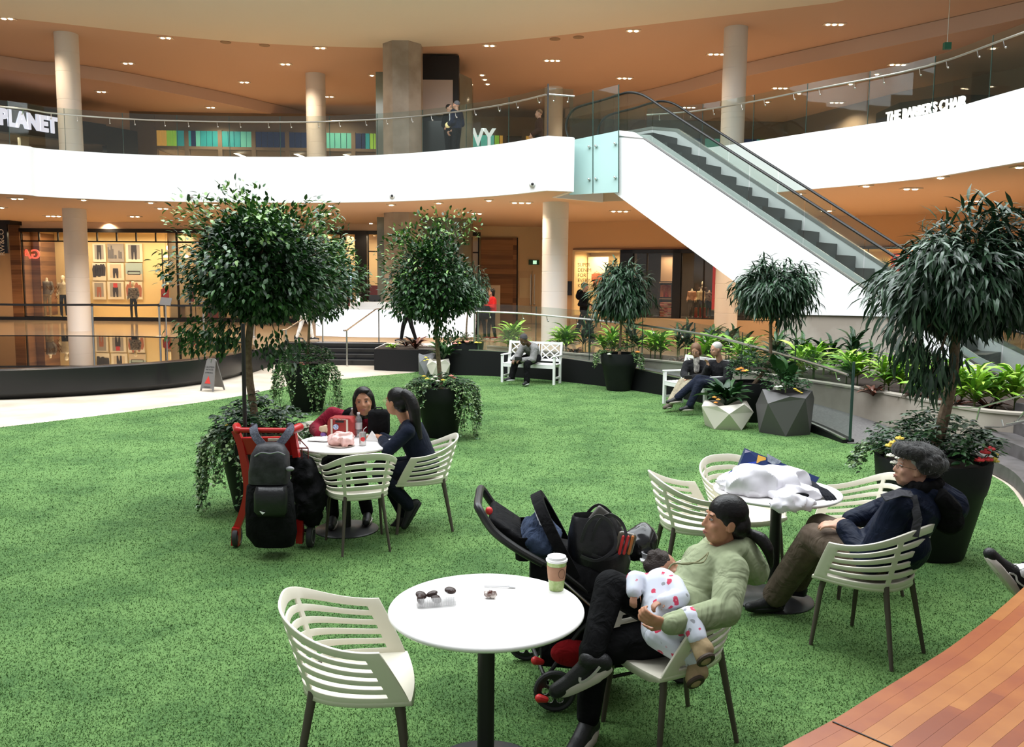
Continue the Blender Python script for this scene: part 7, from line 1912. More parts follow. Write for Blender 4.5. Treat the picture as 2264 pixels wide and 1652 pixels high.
J = dict(pel=(-.78,7.60,.575), chest=at(902,938,7.52), head=at(876,889,7.50), face=(-.88,.48,-.03), up=(.05,0,1),
  sh_l=at(902,955,7.34), el_l=at(858,996,7.28), wr_l=at(846,972,7.50), hd_l=(-.3,.5,.15), hn_l=(0,0,-1), hs_l=-1, hc_l=.3,
  sh_r=at(906,940,7.70), el_r=at(872,982,7.78), wr_r=at(845,966,7.66), hd_r=(-.5,-.1,.1), hn_r=(0,0,-1), hs_r=1, hc_r=.3,
  hp_l=(-.83,7.52,.56), kn_l=(-1.16,7.36,.55), an_l=at(906,1120,7.40), toe_l=(-.50,-.1,-.86), sup_l=(-.86,0,.5),
  hp_r=(-.83,7.68,.56), kn_r=(-1.20,7.66,.54), an_r=at(893,1135,7.62), toe_r=(-.80,0,-.6), sup_r=(-.6,0,.8),
  pony=[at(890,868,7.46),at(905,880,7.44),at(915,905,7.42),at(920,940,7.42),at(930,972,7.42)], pony_r=[.045,.055,.058,.048,.02])
M_navyk = cloth('dark navy knit', (0.006,0.009,0.020), (0.010,0.014,0.028), bump=.3)
figure('person', 'woman with a long black ponytail in navy top and boots at the far table', J, top=M_navyk, legs=cloth('dark jeans', (0.006,0.008,0.014)), skinm=SK_A, hair=M_hair, hairstyle='pony', vox=.0085,
   glasses=mat('tan glasses frame', (0.45,0.30,0.18), .4), top_r=(.064,.060,.046), leg_r=(.095,.072,.060), topname='sweater', legname='jeans', shoename='boot', sole=M_shoe, tw=(.165,.15,.16,.175,.11))

# ------------------------------------------------------------------ people on the white benches
M_gj = cloth('light grey jacket', (0.17,0.165,0.16), (0.24,0.235,0.23), bump=.6)
J = dict(pel=at(1180,787,18.72), chest=at(1172,764,18.42), head=at(1158,752,18.18), face=(-.45,-.60,-.65), up=(-.3,-.5,.7),
  sh_r=at(1155,769,18.50), el_r=at(1143,790,18.42), wr_r=at(1137,796,18.22), sh_l=at(1182,771,18.30), el_l=at(1178,795,18.22), wr_l=at(1154,797,18.10),
  hp_r=at(1170,790,18.66), kn_r=at(1140,800,18.36), an_r=at(1131,834,18.32), toe_r=(-.8,-.6,0), hp_l=at(1188,792,18.56), kn_l=at(1165,803,18.12), an_l=at(1165,843,18.10), toe_l=(-.4,-.9,0),
  hc_l=.7, hc_r=.7)
gp, gg, hg = figure('person', 'man in a grey jacket and grey beanie bent over a phone on a white bench', J, top=M_gj, legs=M_blk, skinm=SK_C, hair=cloth('grey beanie knit', (0.055,0.053,0.055)), vox=.012, sole=mat('white sole', (0.75,0.75,0.75), .5), top_r=(.085,.078,.060), leg_r=(.095,.08,.07))
MB().rbox(at(1146,793,18.05), (.16,.02,.08), .006).build('held_phone', M_black, gp)
at2 = lambda px, py, Y: ony(px, py, Y-.62)
M_dj = cloth('black jacket', (0.012,0.012,0.014), (0.018,0.018,0.020), bump=.6)
M_kh = cloth('khaki trousers', (0.25,0.22,0.15), (0.32,0.28,0.20), bump=.5)
J = dict(pel=at2(1545,836,15.95), chest=at2(1541,801,15.90), head=at2(1538,775,15.80), face=(-.35,-.75,-.50),
  sh_r=at2(1519,806,15.98), el_r=at2(1512,827,15.88), wr_r=at2(1516,834,15.66), sh_l=at2(1562,808,15.80), el_l=at2(1562,832,15.70), wr_l=at2(1526,836,15.58),
  hp_r=at2(1538,840,15.90), kn_r=at2(1507,846,15.56), an_r=at2(1480,893,15.30), toe_r=(-.6,-.75,0), hp_l=at2(1554,842,15.82), kn_l=at2(1520,850,15.42), an_l=at2(1500,880,15.26), toe_l=(-.7,-.7,-.1), hc_l=.6, hc_r=.6)
cw, gc_, hc_ = figure('person', 'woman with brown hair in black jacket and khaki trousers on a white bench', J, top=M_dj, legs=M_kh, skinm=SK_B, hair=M_hairb, hairstyle='bob', glasses=M_black, vox=.011, shoename='boot', shoes=cloth('taupe boots', (0.09,0.075,0.06)), top_r=(.080,.072,.055), leg_r=(.09,.075,.065))
mb = MB(); mb.cap(gc_['chest']+V3(-.03,-.10,.05), gc_['chest']+V3(-.03,-.13,-.14), .06, .05); mb.build('scarf', cloth('patterned scarf', (0.45,0.42,0.38), (0.03,0.03,0.03), scale=30), cw, mods=remesh(.012,2))
MB().rbox(at2(1521,834,15.45), (.13,.03,.07), .006).build('held_phone', M_black, cw)
J = dict(pel=at2(1592,842,15.42), chest=at2(1592,802,15.36), head=at2(1583,773,15.30), face=(-.93,-.25,-.25),
  sh_r=at2(1572,806,15.46), el_r=at2(1560,828,15.42), wr_r=at2(1566,812,15.22), hd_r=(-.2,-.1,.9), sh_l=at2(1612,810,15.18), el_l=at2(1608,840,15.10), wr_l=at2(1578,848,15.02), hd_l=(-.9,-.1,-.2),
  hp_r=at2(1585,846,15.34), kn_r=at2(1545,838,15.05), an_r=at2(1497,880,14.98), toe_r=(-.95,-.2,-.1), hp_l=at2(1598,848,15.26), kn_l=at2(1548,848,14.95), an_l=at2(1524,898,14.90), toe_l=(-.9,-.4,0))
figure('person', 'white haired man in a black jacket turned towards the woman on the white bench', J, top=M_dj, legs=M_navy, skinm=SK_B, hair=M_hairg, glasses=M_black, vox=.011, top_r=(.088,.078,.060), leg_r=(.095,.078,.065))

# ------------------------------------------------------------------ standing and walking people further off
def walker(px, Y, z, fd, H, label, top, legs, hair=M_hair, skinm=SK_B, step=.22, arms=(.1,.1), style='short', vox=.015, **k):
    p = ony(px, 700, Y); J = standing(p.x, p.y, z, fd, H, step, arms)
    return figure('person', label, J, top=top, legs=legs, skinm=skinm, hair=hair, hairstyle=style, vox=vox, k=H/1.7, face=True, hands=True, **k)
f_, g_, h_ = walker(1291,24.2,FL,R(-8),1.70,'man in black walking past the children shop window', M_blk, cloth('charcoal trousers', (0.018,0.018,0.020)), M_hairb, step=.30, arms=(.12,.16))
mb = MB(); c_ = g_['chest']; mb.cap(c_+V3(-.12,0,.02), c_+V3(-.14,0,-.08), .10, .11); mb.build('hood', M_blk, f_, mods=remesh(.015,3))
f_, g_, h_ = walker(1088,25.3,FL,R(195),1.50,'woman in a red coat standing by the timber wall with a dark bag', cloth('bright red coat', (0.50,0.02,0.02)), M_blk, style='bob', step=.08, arms=(.25,.25), shoes=cloth('dark red shoes', (0.16,0.02,0.02)))
p_ = ony(1072,690,25.1); MB().rbox((p_.x,p_.y,FL+.80),(.30,.20,.40),.05).build('shoulder_bag', M_blk, f_)
f_, g_, h_ = walker(1062,25.6,FL,R(20),1.50,'person in dark clothes partly hidden by the narrow leaved tree', M_dj, M_blk, M_hairb, step=.12)
tag(MB().rbox((ony(1040,700,25.3).x,25.3,FL+.31),(.30,.16,.60),.02).build('shopping_bag', mat('white carrier bag', (0.78,0.76,0.74), .5)), 'white carrier bag standing beside the person in dark clothes', 'bag')
walker(903,24.0,FL,R(190),1.55,'person in a black coat walking behind the middle ficus tree', M_blk, M_blk, step=.20, style='bob')
walker(673,24.3,FL,R(15),1.55,'person in pale trousers walking behind the ficus trunks', M_dj, cloth('white trousers', (0.65,0.63,0.60)), step=.22)
f_, g_, h_ = walker(992,25.6,ZU,R(-35),1.72,'dark haired man in a black coat talking on the upper level', M_blk, M_blk, step=.0, arms=(.05,.05))
mb = MB(); mb.cap(g_['chest']+V3(.06,-.10,.0), g_['chest']+V3(.05,-.13,-.20), .05, .04); mb.build('pale_shirt', mat('pale shirt', (0.7,0.72,0.75), .7), f_, mods=remesh(.015,2))
f_, g_, h_ = walker(1009,25.0,ZU,R(150),1.70,'grey haired man in a navy uniform jacket seen from behind on the upper level', cloth('navy uniform', (0.012,0.016,0.035)), M_blk, cloth('grey hair far', (0.10,0.10,0.105)), step=.0, arms=(.12,.12), top_r=(.095,.085,.07))
for s in ('l','r'):
    mb = MB(); w_ = g_['wr_'+s]; mb.cap(w_+(g_['el_'+s]-w_)*.12, w_+(g_['el_'+s]-w_)*.2, .082, .082); mb.build('reflective_cuff', mat('yellow white cuff', (0.9,0.75,0.35), .4, emit=(1,.8,.4), es=.2), f_)
walker(1187,26.4,ZU,R(185),1.75,'man in a brown jacket walking on the upper level near the escalator', cloth('brown jacket', (0.045,0.020,0.014)), M_blk, M_hairb, step=.1, top_r=(.09,.08,.065))

# ------------------------------------------------------------------ crossed foot of a sitter at the right edge
J = dict(pel=(3.50,4.58,.585), chest=(3.70,4.62,1.02), head=(3.72,4.62,1.24), face=(-.95,.1,0), sh_l=(3.66,4.44,.98), sh_r=(3.70,4.80,.98), el_l=(3.62,4.36,.74), el_r=(3.62,4.88,.74), wr_l=(3.38,4.42,.72), wr_r=(3.38,4.78,.72),
  hp_l=(3.46,4.50,.575), kn_l=(3.02,4.42,.55), an_l=(2.98,4.46,.10), toe_l=(-1,.1,0), hp_r=(3.46,4.66,.59), kn_r=(2.97,4.42,.80), an_r=at(2252,1272,4.22), toe_r=(-.62,.10,.78), sup_r=(.75,0,.6), hem=.86)
fp, gf, hf = figure('person', 'sitter at the right edge of whom only a raised black and white shoe shows', J, top=M_blk, legs=M_blk, skinm=SK_B, hair=M_hair, vox=.010, sole=mat('off white sole', (0.66,0.60,0.54), .6), sole_c=1.3)
sa = gf['an_r']; t_ = Vector(J['toe_r']).normalized(); u_s = Vector(J['sup_r']); u_s = (u_s-t_*u_s.dot(t_)).normalized(); s_s = t_.cross(u_s)
if s_s.y > 0: s_s = -s_s
base = sa-u_s*.075
P = [base-t_*.05+u_s*.055+s_s*.040, base-t_*.0+u_s*.040+s_s*.046, base+t_*.03+u_s*.052+s_s*.042, base+t_*.06+u_s*.034+s_s*.046]
MB().strip(smooth_poly(P,3), .009, .004, up=s_s).build('shoe_stripe', mat('white shoe trim', (0.8,0.78,0.76), .6), fp)
lc = MB()
for i in range(5):
    q = base+t_*(.035+.020*i)+u_s*(.088-.009*i); lc.tube([q-s_s*.024, q+u_s*.006, q+s_s*.024], .0035, 5)
q = base+t_*.03+u_s*.095
for sg in (-1,1): lc.tube(smooth_poly([q, q+s_s*.03*sg+u_s*.02, q+s_s*.045*sg-u_s*.002+t_*.01, q+s_s*.015*sg],3), .003, 5)
lc.build('laces', mat('white shoe trim'), fp)
mb = MB(); mb.cap(sa+u_s*.02, sa+(gf['kn_r']-sa)*.22, .044, .048, 12); mb.build('sock', mat('white sock', (0.80,0.78,0.78), .9), fp)
# ------------------------------------------------------------------ pushchair
M_bk = cloth('black pushchair fabric', (0.0045,0.0045,0.005), (0.008,0.008,0.009), bump=.5, sheen=0)
M_bkp = mat('black plastic', (0.012,0.012,0.012), .42); M_rd = mat('bright red plastic', (0.62,0.03,0.03), .4)
M_nv = cloth('navy blanket', (0.030,0.045,0.085), (0.045,0.065,0.115), bump=.9, scale=9)
SO = V3(.17,4.56,0)
st = thing('pushchair', 'black pushchair with red pedals behind the nearest table', 'pushchair', tuple(SO), world=True)
def S(x, y, z): return SO + V3(x, y, z)
def wheel(par, c, r, ax=(0,1,0), nm='wheel', holes=6):
    x, y, d = basis(Vector(ax)); M = Matrix((x,y,d)).transposed()
    tyre = MB(); tyre.tube([Vector(c)+ M @ V3(math.cos(a)*(r-.014), math.sin(a)*(r-.014), 0) for a in [2*PI*i/32 for i in range(33)]], .015, 8, cap=False)
    w = tyre.build(nm, mat('dark grey tyre', (0.03,0.03,0.032), .6), par)
    disc = MB(); ro = r-.024; n = 72; hr = ro*.235; hc_ = ro*.60
    # disc with round holes: rings of quads leaving the holes open
    nr, na = 14, 72; vs = []; 
    for s in (-1,1):
        for i in range(nr+1):
            for j in range(na): rr = ro*i/nr + (.012*r if i == 0 else 0); a = 2*PI*j/na; vs.append(Vector(c) + M @ V3(rr*math.cos(a), rr*math.sin(a), s*.007))
    fs = []
    def open_(i, j):
        rr = ro*(i+.5)/nr; a = 2*PI*(j+.5)/na; X, Y = rr*math.cos(a), rr*math.sin(a)
        return any((X-hc_*math.cos(b))**2+(Y-hc_*math.sin(b))**2 < hr*hr for b in [2*PI*k/holes for k in range(holes)])
    N = (nr+1)*na
    for i in range(nr):
        for j in range(na):
            if open_(i,j): continue
            k = (j+1)%na
            for q, s in ((0,1),(N,-1)):
                f = (q+i*na+j, q+i*na+k, q+(i+1)*na+k, q+(i+1)*na+j); fs.append(f[::-1] if s > 0 else f)
    disc.add(vs, fs); dd = disc.build('rim', M_bkp, w, smooth=40)
    hub = MB(); hub.lathe([(.0,-.018),(.022,-.018),(.024,.018),(.0,.018)], c, 16, M=M, cap=False); hub.build('hub', M_bkp, w)
    for k in range(holes):
        b = 2*PI*k/holes; cc = Vector(c)+M @ V3(hc_*math.cos(b), hc_*math.sin(b), 0)
        MB().tube([cc + M @ V3(hr*1.02*math.cos(a), hr*1.02*math.sin(a), 0) for a in [2*PI*i/16 for i in range(17)]], .0035, 5, cap=False).build('hole_ring', M_steel, w)
    return w
for y, x in ((-.31,.07),(.29,-.07)): wheel(st, S(x, y, .112), .112)
for y in (-.03,.12): wheel(st, S(.80, y+.05, .085), .085, holes=5)
fr = MB()
for sg in (-1,1):
    y = sg*.255
    fr.tube([S(0+(-.0 if sg<0 else -.07), sg*.27, .13), S(.20,y,.42), S(.42,y,.62)], .012, 8)
    fr.tube([S(.78,.06+sg*.05,.12), S(.55,sg*.20,.36), S(.12,y,.72), S(-.02,y,.80)], .013, 8)
fr.tube([S(.03,-.27,.135), S(-.05,.25,.135)], .012, 8)
fr.tube([S(.0,-.25,.17), S(.30,-.25,.145), S(.74,-.02,.13)], .009, 6).tube([S(-.04,.25,.17), S(.30,.22,.145), S(.74,.12,.13)], .009, 6)
fr.build('frame', M_bkp, st)
MB().tube([S(.10,-.275,.70), S(.30,-.275,.52), S(.34,-.275,.48)], .014, 8, flat=.5).build('silver_strut', M_steel, st)
# handle
hd = MB(); ha = smooth_poly([S(-.00,-.25,.78), S(-.14,-.25,.86), S(-.26,-.24,.95), S(-.33,-.22,1.05), S(-.345,-.16,1.07), S(-.345,0,1.075), S(-.345,.16,1.07), S(-.33,.22,1.05), S(-.26,.24,.95), S(-.14,.25,.86), S(0,.25,.78)], 4)
hd.tube(ha, .022, 10); hd.build('handle', M_bkp, st)
cs = MB(); cs.rbox(S(-.20,0,.93), (.20,.40,.05), .02, M=Matrix.Rotation(R(34),3,'Y')); cs.lathe([(.0,-.13),(.042,-.13),(.052,.0),(.046,.0),(.036,-.12),(0,-.12)], S(-.10,-.15,.90), 16, cap=False).lathe([(.0,-.13),(.042,-.13),(.052,.0),(.046,.0),(.036,-.12),(0,-.12)], S(-.10,.15,.90), 16, cap=False)
cs.build('parent_console', M_bk, st)
MB().ell(S(-.285,-.16,1.035), (.020,.022,.022)).build('red_catch', M_rd, st)
# seat tub and basket
def sec(x, yw, z0, z1, n=16): return [S(x, yw*math.copysign(abs(math.cos(a))**.6,math.cos(a)), (z0+z1)/2+(z1-z0)/2*math.copysign(abs(math.sin(a))**.6,math.sin(a))) for a in [2*PI*i/n for i in range(n)]]
tb = MB(); tb.loft([sec(-.06,.20,.42,.80), sec(.05,.25,.34,.82), sec(.25,.26,.30,.78), sec(.45,.25,.34,.66), sec(.62,.22,.36,.56), sec(.70,.18,.36,.48)], cap=True); tb.build('seat', M_bk, st, smooth=70)
bk = MB(); bk.loft([sec(.00,.22,.17,.34), sec(.25,.23,.15,.36), sec(.55,.17,.16,.30)], cap=True); bk.build('basket', M_bk, st, smooth=70)
tag(MB().ell(S(.16,-.265,.30), (.12,.05,.075)).build('red_bundle', cloth('red fleece', (0.25,0.008,0.012)), mods=remesh(.01,2)), 'red cloth bundle in the basket under the pushchair', 'cloth')
for p_ in (S(.0,-.245,.24), S(.02,-.36,.09)): MB().cap(p_, p_+V3(-.035,-.01,.012), .016, .022, 10).build('red_pedal', M_rd, st)
# folded canopy: two fabric arches over the seat
def arch(pt_, r, ang, w, th, n=18):
    rows = []
    d = V3(math.cos(ang), 0, math.sin(ang))
    for i in range(n+1):
        a = PI*i/n; y = -w*math.cos(a); h_ = r*(math.sin(a)**.55)
        rows.append((y, h_))
    return rows, d
cn = MB()
for k, (ang, m_) in enumerate(((R(118),0),(R(109),1))):
    rows, d = arch(None, .44, ang, .25, .03); nrm = V3(-d.z,0,d.x)
    q0 = S(.17,0,.70)
    ring = [[q0+V3(0,y,0)+d*h_+nrm*o for (y,h_) in rows] for o in (-.03,.03)]; ring2 = [[q0+V3(0,y*.90,0)+d*max(0,h_-.045)+nrm*o for (y,h_) in rows] for o in (-.03,.03)]
    if k == 0: cn.loft([ring[0],ring[1],ring2[1],ring2[0],ring[0]], closed=False)
cn.build('canopy_rim', M_bk, st, smooth=60)
rows, d = arch(None, .42, R(118), .235, .02); nrm = V3(-d.z,0,d.x); pn = MB(); q0 = S(.165,0,.70)
pn.loft([[q0+V3(0,y*f,0)+d*max(0,h_*f)-nrm*(-.018-.02*(1-f)) for (y,h_) in rows] for f in (1.0,.8,.55,.3,.05)], closed=False); pn.build('canopy_lining', M_nv, st, smooth=80)
MB().tube([q0+V3(0,y*.86,0)+d*h_*.86+nrm*.036 for (y,h_) in rows], .004, 5).build('canopy_piping', mat('pale piping', (0.6,0.62,0.65), .5), st)
def crumple(c, rad, amp, fr_, seed, n=40, m=26, M=None, ridge=False):
    mb = MB(); mb.ell(c, rad, M, n, m); out = []; c = Vector(c)
    for v in mb.v:
        v = Vector(v); o_ = v-c; k = noise.noise((v+V3(seed,0,0))*fr_); k2 = abs(noise.noise((v+V3(0,seed,0))*fr_*2.3)); out.append(tuple(v + o_.normalized()*(amp*(k*1.4+.9*k2-.3) if not ridge else amp*(.7-2.6*abs(k)+.45-1.8*k2))))
    mb.v = out; return mb
bl_ = crumple(S(-.02,-.06,.86), (.11,.17,.13), .035, 9, 3.0); tag(bl_.build('blanket', M_nv, smooth=60), 'navy blanket stuffed behind the pushchair hood', 'blanket')
# small things at the front of the pushchair
ft = MB(); ft.lathe([(.0,-.03),(.045,-.03),(.05,.0),(.042,.0),(.038,-.02),(0,-.02)], S(.60,-.02,.77), 20, cap=False); ft.build('cup_holder', mat('grey ring', (0.25,0.25,0.26), .4), st)
MB().rbox(S(.62,-.05,.735), (.16,.05,.012), .005).build('tray', mat('pale tray', (0.6,0.6,0.6), .4), st)
crumple(S(.56,.12,.77), (.10,.12,.11), .02, 7, 8).build('foot_cover', mat('shiny black vinyl', (0.012,0.012,0.013), .18), st, smooth=60)
# tote bag on the pushchair seat
tt = thing('tote_bag', 'open black tote bag with looped straps sitting on the pushchair', 'bag', tuple(S(.32,-.05,.80)), world=True)
bc0 = S(.31,-.08,.76)
def tsec(z, w, d_, ox=0, n=20): return [bc0+V3(ox+w*math.copysign(abs(math.cos(a))**.6,math.cos(a)), d_*math.copysign(abs(math.sin(a))**.6,math.sin(a)), z) for a in [2*PI*i/n for i in range(n)]]
tbm = MB(); tbm.loft([tsec(-.10,.15,.10), tsec(.0,.17,.12), tsec(.12,.16,.10,-.01), tsec(.22,.12,.07,-.03), tsec(.235,.11,.06,-.03), tsec(.20,.10,.05,-.03), tsec(.10,.10,.05,-.02)], cap=True)
tbm.build('body', mat('black leather', (0.009,0.009,0.010), .38, bump=.3, bscale=30), tt, smooth=60)
for oy, hx in ((-.125,-.02),(-.10,.04),(.09,0)):
    MB().strip(smooth_poly([bc0+V3(hx-.09,oy,.12), bc0+V3(hx-.06,oy-.01,.22), bc0+V3(hx,oy-.015,.27), bc0+V3(hx+.07,oy-.02,.22), bc0+V3(hx+.09,oy-.01,.10), bc0+V3(hx+.0,oy-.02,.03), bc0+V3(hx-.09,oy-.01,.05)],4), .016, .006, up=(0,-1,0)).build('strap', mat('dark grey strap', (0.03,0.03,0.032), .35), tt)
MB().rbox(bc0+V3(.03,-.02,.205), (.17,.03,.10), .012, M=Matrix.Rotation(R(38),3,'Y')).build('lining', mat('taupe lining', (0.10,0.095,0.085), .5), tt)
MB().rbox(bc0+V3(.13,-.09,.11), (.10,.04,.12), .02, M=Matrix.Rotation(R(14),3,'Y')).build('clear_pocket', mat('smoky clear pouch', (0.10,0.085,0.06), .15), tt)
for dx, c_ in ((-.025,M_rd),(.0,M_rd),(.025,mat('orange case', (0.50,0.16,0.03), .4))): MB().cap(bc0+V3(.13+dx-.01,-.115,.06), bc0+V3(.13+dx+.01,-.115,.15), .008, .008).build('pen', c_, tt)

# ------------------------------------------------------------------ things on the nearest table
ZT = .801
p = onz(1230,1303,ZT); t = thing('takeaway_cup', 'clear cup of green drink with cardboard sleeve and white lid on the nearest table', 'cup', tuple(p))
MB().lathe([(.0,.0),(.034,.0),(.0355,.01),(.040,.062)], n=32, cap=False).lathe([(.0455,.120),(.0475,.142),(.0,.142)], n=32, cap=False).lathe([(.0395,.06),(.0455,.122)], n=32, cap=False).build('drink', mat('green iced drink', (0.30,0.42,0.13), .3, col2=(0.44,0.54,0.24), nscale=60), t)
MB().lathe([(.0405,.052),(.0465,.118),(.0460,.119),(.0400,.052)], n=32, cap=False).build('cardboard_sleeve', mat('brown cardboard', (0.36,0.19,0.11), .8, col2=(0.42,0.23,0.14), nscale=20), t)
MB().lathe([(.0490,.138),(.0515,.141),(.0515,.148),(.046,.151),(.044,.162),(.038,.164),(.0,.163)], n=32, cap=False).build('lid', mat('white plastic lid', (0.85,0.85,0.84), .35), t)
a_ = MB(); a_.tube([V3(.0468*math.cos(b), .0468*math.sin(b), .088)+V3(0,0,.022*math.sin(c)) for b, c in [(-1.05+.38*math.cos(2*PI*i/16), 2*PI*i/16) for i in range(17)]], .0009, 4, cap=False); a_.build('printed_emblem', mat('dark print', (0.10,0.05,0.03), .7), t)
p = onz(964,1336,ZT); t = thing('cookie_tray', 'small clear plastic tray with dark chocolate biscuits on the nearest table', 'food tray', tuple(p), R(12)); t.scale = (1.35,)*3
M_clear = glass_mat('clear plastic', (.96,.96,.96), .12, .22, (.75,.75,.75))
mb = MB()
for i in range(15):
    x = -.055+.11*i/14; mb.strip([(x,-.022,.003),(x,-.028,.03)], .003, .0012, up=(0,1,0))
mb.rbox((0,0,.003),(.13,.055,.004),.002); mb.box((0,-.027,.017),(.125,.0015,.03)); mb.box((.05,.01,.022),(.05,.0015,.035),rz=R(35)); mb.build('tray', M_clear, t, smooth=0)
for i, (x, y, z, a) in enumerate(((-.048,.012,.030,20),(-.052,-.010,.024,60),(-.012,.012,.032,-15),(.000,-.004,.020,30),(.050,.016,.038,10))):
    MB().ell((x,y,z), (.020,.018,.010), Matrix.Rotation(R(a),3,'X') @ Matrix.Rotation(R(a),3,'Y'), 16, 10).build('biscuit', mat('dark chocolate', (0.035,0.016,0.012), .45, bump=.3, bscale=200), t)
p = onz(1085,1322,ZT); t = thing('sweet_wrapper', 'crumpled brown and white wrapper in the middle of the nearest table', 'wrapper', tuple(p)); t.scale = (1.3,)*3
crumple((0,0,.012), (.026,.014,.013), .008, 50, 2, 20, 12).build('wrapper', mat('brown white wrapper', (0.10,0.03,0.02), .35, col2=(0.75,0.68,0.62), nscale=55), t)
p = onz(1105,1299,ZT); t = thing('plastic_fork', 'translucent white plastic fork lying near the cup', 'fork', tuple(p), R(-4))
MB().strip([(-.075,0,.004),(.03,0,.006),(.045,0,.008)], .007, .003).strip([(.04,0,.007),(.075,0,.004)], .018, .002).build('fork', mat('white translucent plastic', (0.45,0.45,0.46), .3), t)

# ------------------------------------------------------------------ things on the table with the white bag
M_pb = mat('thin white plastic', (0.78,0.76,0.80), .32, noise_=.06, nscale=10)
c_ = onz(1708,1092,.86); t = thing('plastic_bag', 'crumpled white plastic carrier bag slumped on the round table', 'plastic bag', (c_.x,c_.y-.0,.802), world=True)
mb = crumple((TB3.x-.10,TB3.y-.08,.87), (.28,.18,.115), .045, 3.2, 4, 130, 80, ridge=True)
mb2 = crumple((TB3.x+.04,TB3.y-.22,.825), (.17,.12,.05), .035, 4, 9, 90, 50, ridge=True)
mb.add(mb2.v, mb2.f); mb3 = crumple((TB3.x-.02,TB3.y-.39,.795), (.15,.05,.06), .022, 6, 5, 60, 34, ridge=True); mb.add(mb3.v, mb3.f); mb4 = crumple((TB3.x-.28,TB3.y+.00,.84), (.12,.12,.07), .035, 5, 7, 60, 34, ridge=True); mb.add(mb4.v, mb4.f)
mb.v = [(x,y,max(z,.803) if (x-TB3.x)**2+(y-TB3.y)**2 < .435**2 else z) for x,y,z in mb.v]
mb.build('bag', M_pb, t, smooth=22)
MB().ell((TB3.x+.05,TB3.y-.335,.845), (.06,.02,.018)).build('opening', M_blk, t)
t = thing('paper_bag', 'dark blue shopping bag with yellow print lying behind the white plastic bag', 'bag', (TB3.x+.05,TB3.y+.22,.802), world=True)
M_bb = mat('dark blue coated paper', (0.012,0.028,0.11), .35); a0 = V3(TB3.x-.28,TB3.y+.18,.90); b0_ = V3(TB3.x+.42,TB3.y-.02,.80)
mb = MB(); mb.loft([[at(1650,993,6.08),at(1745,1030,5.98),at(1812,1056,5.88),at(1800,1074,5.85),at(1740,1072,5.88),at(1630,1040,6.03)],[at(1650,993,6.15)+V3(0,.05,-.0),at(1745,1030,6.03)+V3(0,.06,-.03),at(1812,1056,5.93)+V3(0,.05,-.02),at(1800,1074,5.89)+V3(0,.03,-.01),at(1740,1072,5.93)+V3(0,.05,-.02),at(1630,1040,6.08)+V3(0,.06,-.02)]], cap=True); mb.build('body', M_bb, t, smooth=0)
mb = MB(); mb.loft([[at(1648,994,6.07),at(1677,1006,6.05),at(1675,1024,6.05),at(1640,1030,6.07)],[at(1648,994,6.08),at(1677,1006,6.06),at(1675,1024,6.06),at(1640,1030,6.08)]], cap=True); mb.build('pale_side', mat('pale violet paper', (0.45,0.43,0.55), .5), t, smooth=0)
mb = MB(); mb.loft([[at(1676,1006,6.01),at(1694,1012,6.01),at(1692,1024,6.01),at(1672,1024,6.01)],[at(1676,1006,6.02),at(1694,1012,6.02),at(1692,1024,6.02),at(1672,1024,6.02)]], cap=True); mb.build('yellow_print', mat('yellow print', (0.85,0.45,0.05), .5), t, smooth=0)
mb = MB(); mb.loft([[at(1696,1003,6.00),at(1728,1020,5.98),at(1716,1032,5.98),at(1697,1020,5.99)],[at(1696,1003,6.01),at(1728,1020,5.99),at(1716,1032,5.99),at(1697,1020,6.00)]], cap=True); mb.build('grey_print', mat('grey blue print', (0.36,0.40,0.44), .5, col2=(0.15,0.18,0.22), nscale=40), t, smooth=0)
MB().strip(smooth_poly([at(1672,1022,5.98),at(1640,1030,5.95),at(1610,1050,5.93),at(1618,1066,5.93)],4), .014, .004, up=(0,-1,.3)).build('ribbon_handle', mat('royal blue ribbon', (0.02,0.05,0.35), .4), t)
g_ = onz(1822,1092,.815); t = thing('glove', 'black knitted glove lying at the right side of the round table', 'glove', tuple(g_), world=True)
mb = MB(); hand(mb, onz(1800,1078,.85), onz(1850,1100,.83)-onz(1800,1078,.85), (0,0,-1), 1, .25, 1.15); mb.cap(onz(1790,1072,.84), onz(1804,1082,.84), .05, .045, 10, .6); mb.build('glove', cloth('black knit', (0.012,0.013,0.018), bump=.4, scale=60), t, mods=remesh(.006,2))

# ------------------------------------------------------------------ things on the far table
p = onz(757,966,ZT); t = thing('lunch_bag', 'red insulated lunch bag with white straps and a round badge on the far table', 'lunch bag', tuple(p), R(-6))
mb = MB(); mb.loft([[V3(x*w,y*.075,z) for x,y in ((-1,-1),(1,-1),(1,1),(-1,1))] for z,w in ((0,.125),(.15,.12),(.19,.095))], cap=True); mb.build('body', mat('red bag fabric', (0.36,0.035,0.03), .7), t, smooth=0, mods=(('BEVEL', dict(width=.014, segments=3)),))
for x in (-.075,.07): MB().box((x,-.079,.09),(.018,.004,.17)).build('strap', mat('cream strap', (0.7,0.6,0.5), .7), t, smooth=0)
MB().rbox((0,-.08,.155),(.08,.006,.02),.003).build('handle', M_black, t)
MB().lathe([(.0,.0),(.026,.0),(.026,.004),(.0,.004)], (-.035,-.080,.105), 20, M=Matrix.Rotation(PI/2,3,'X'), cap=False).build('badge', mat('blue white badge', (0.15,0.25,0.55), .5, col2=(0.75,0.78,0.85), nscale=60), t)
text_obj('lettering', 'Tim Hortons', .022, mat('cream strap'), t, Matrix.Translation((0,-.083,.178)) @ Matrix.Rotation(PI/2,4,'X'), .001)
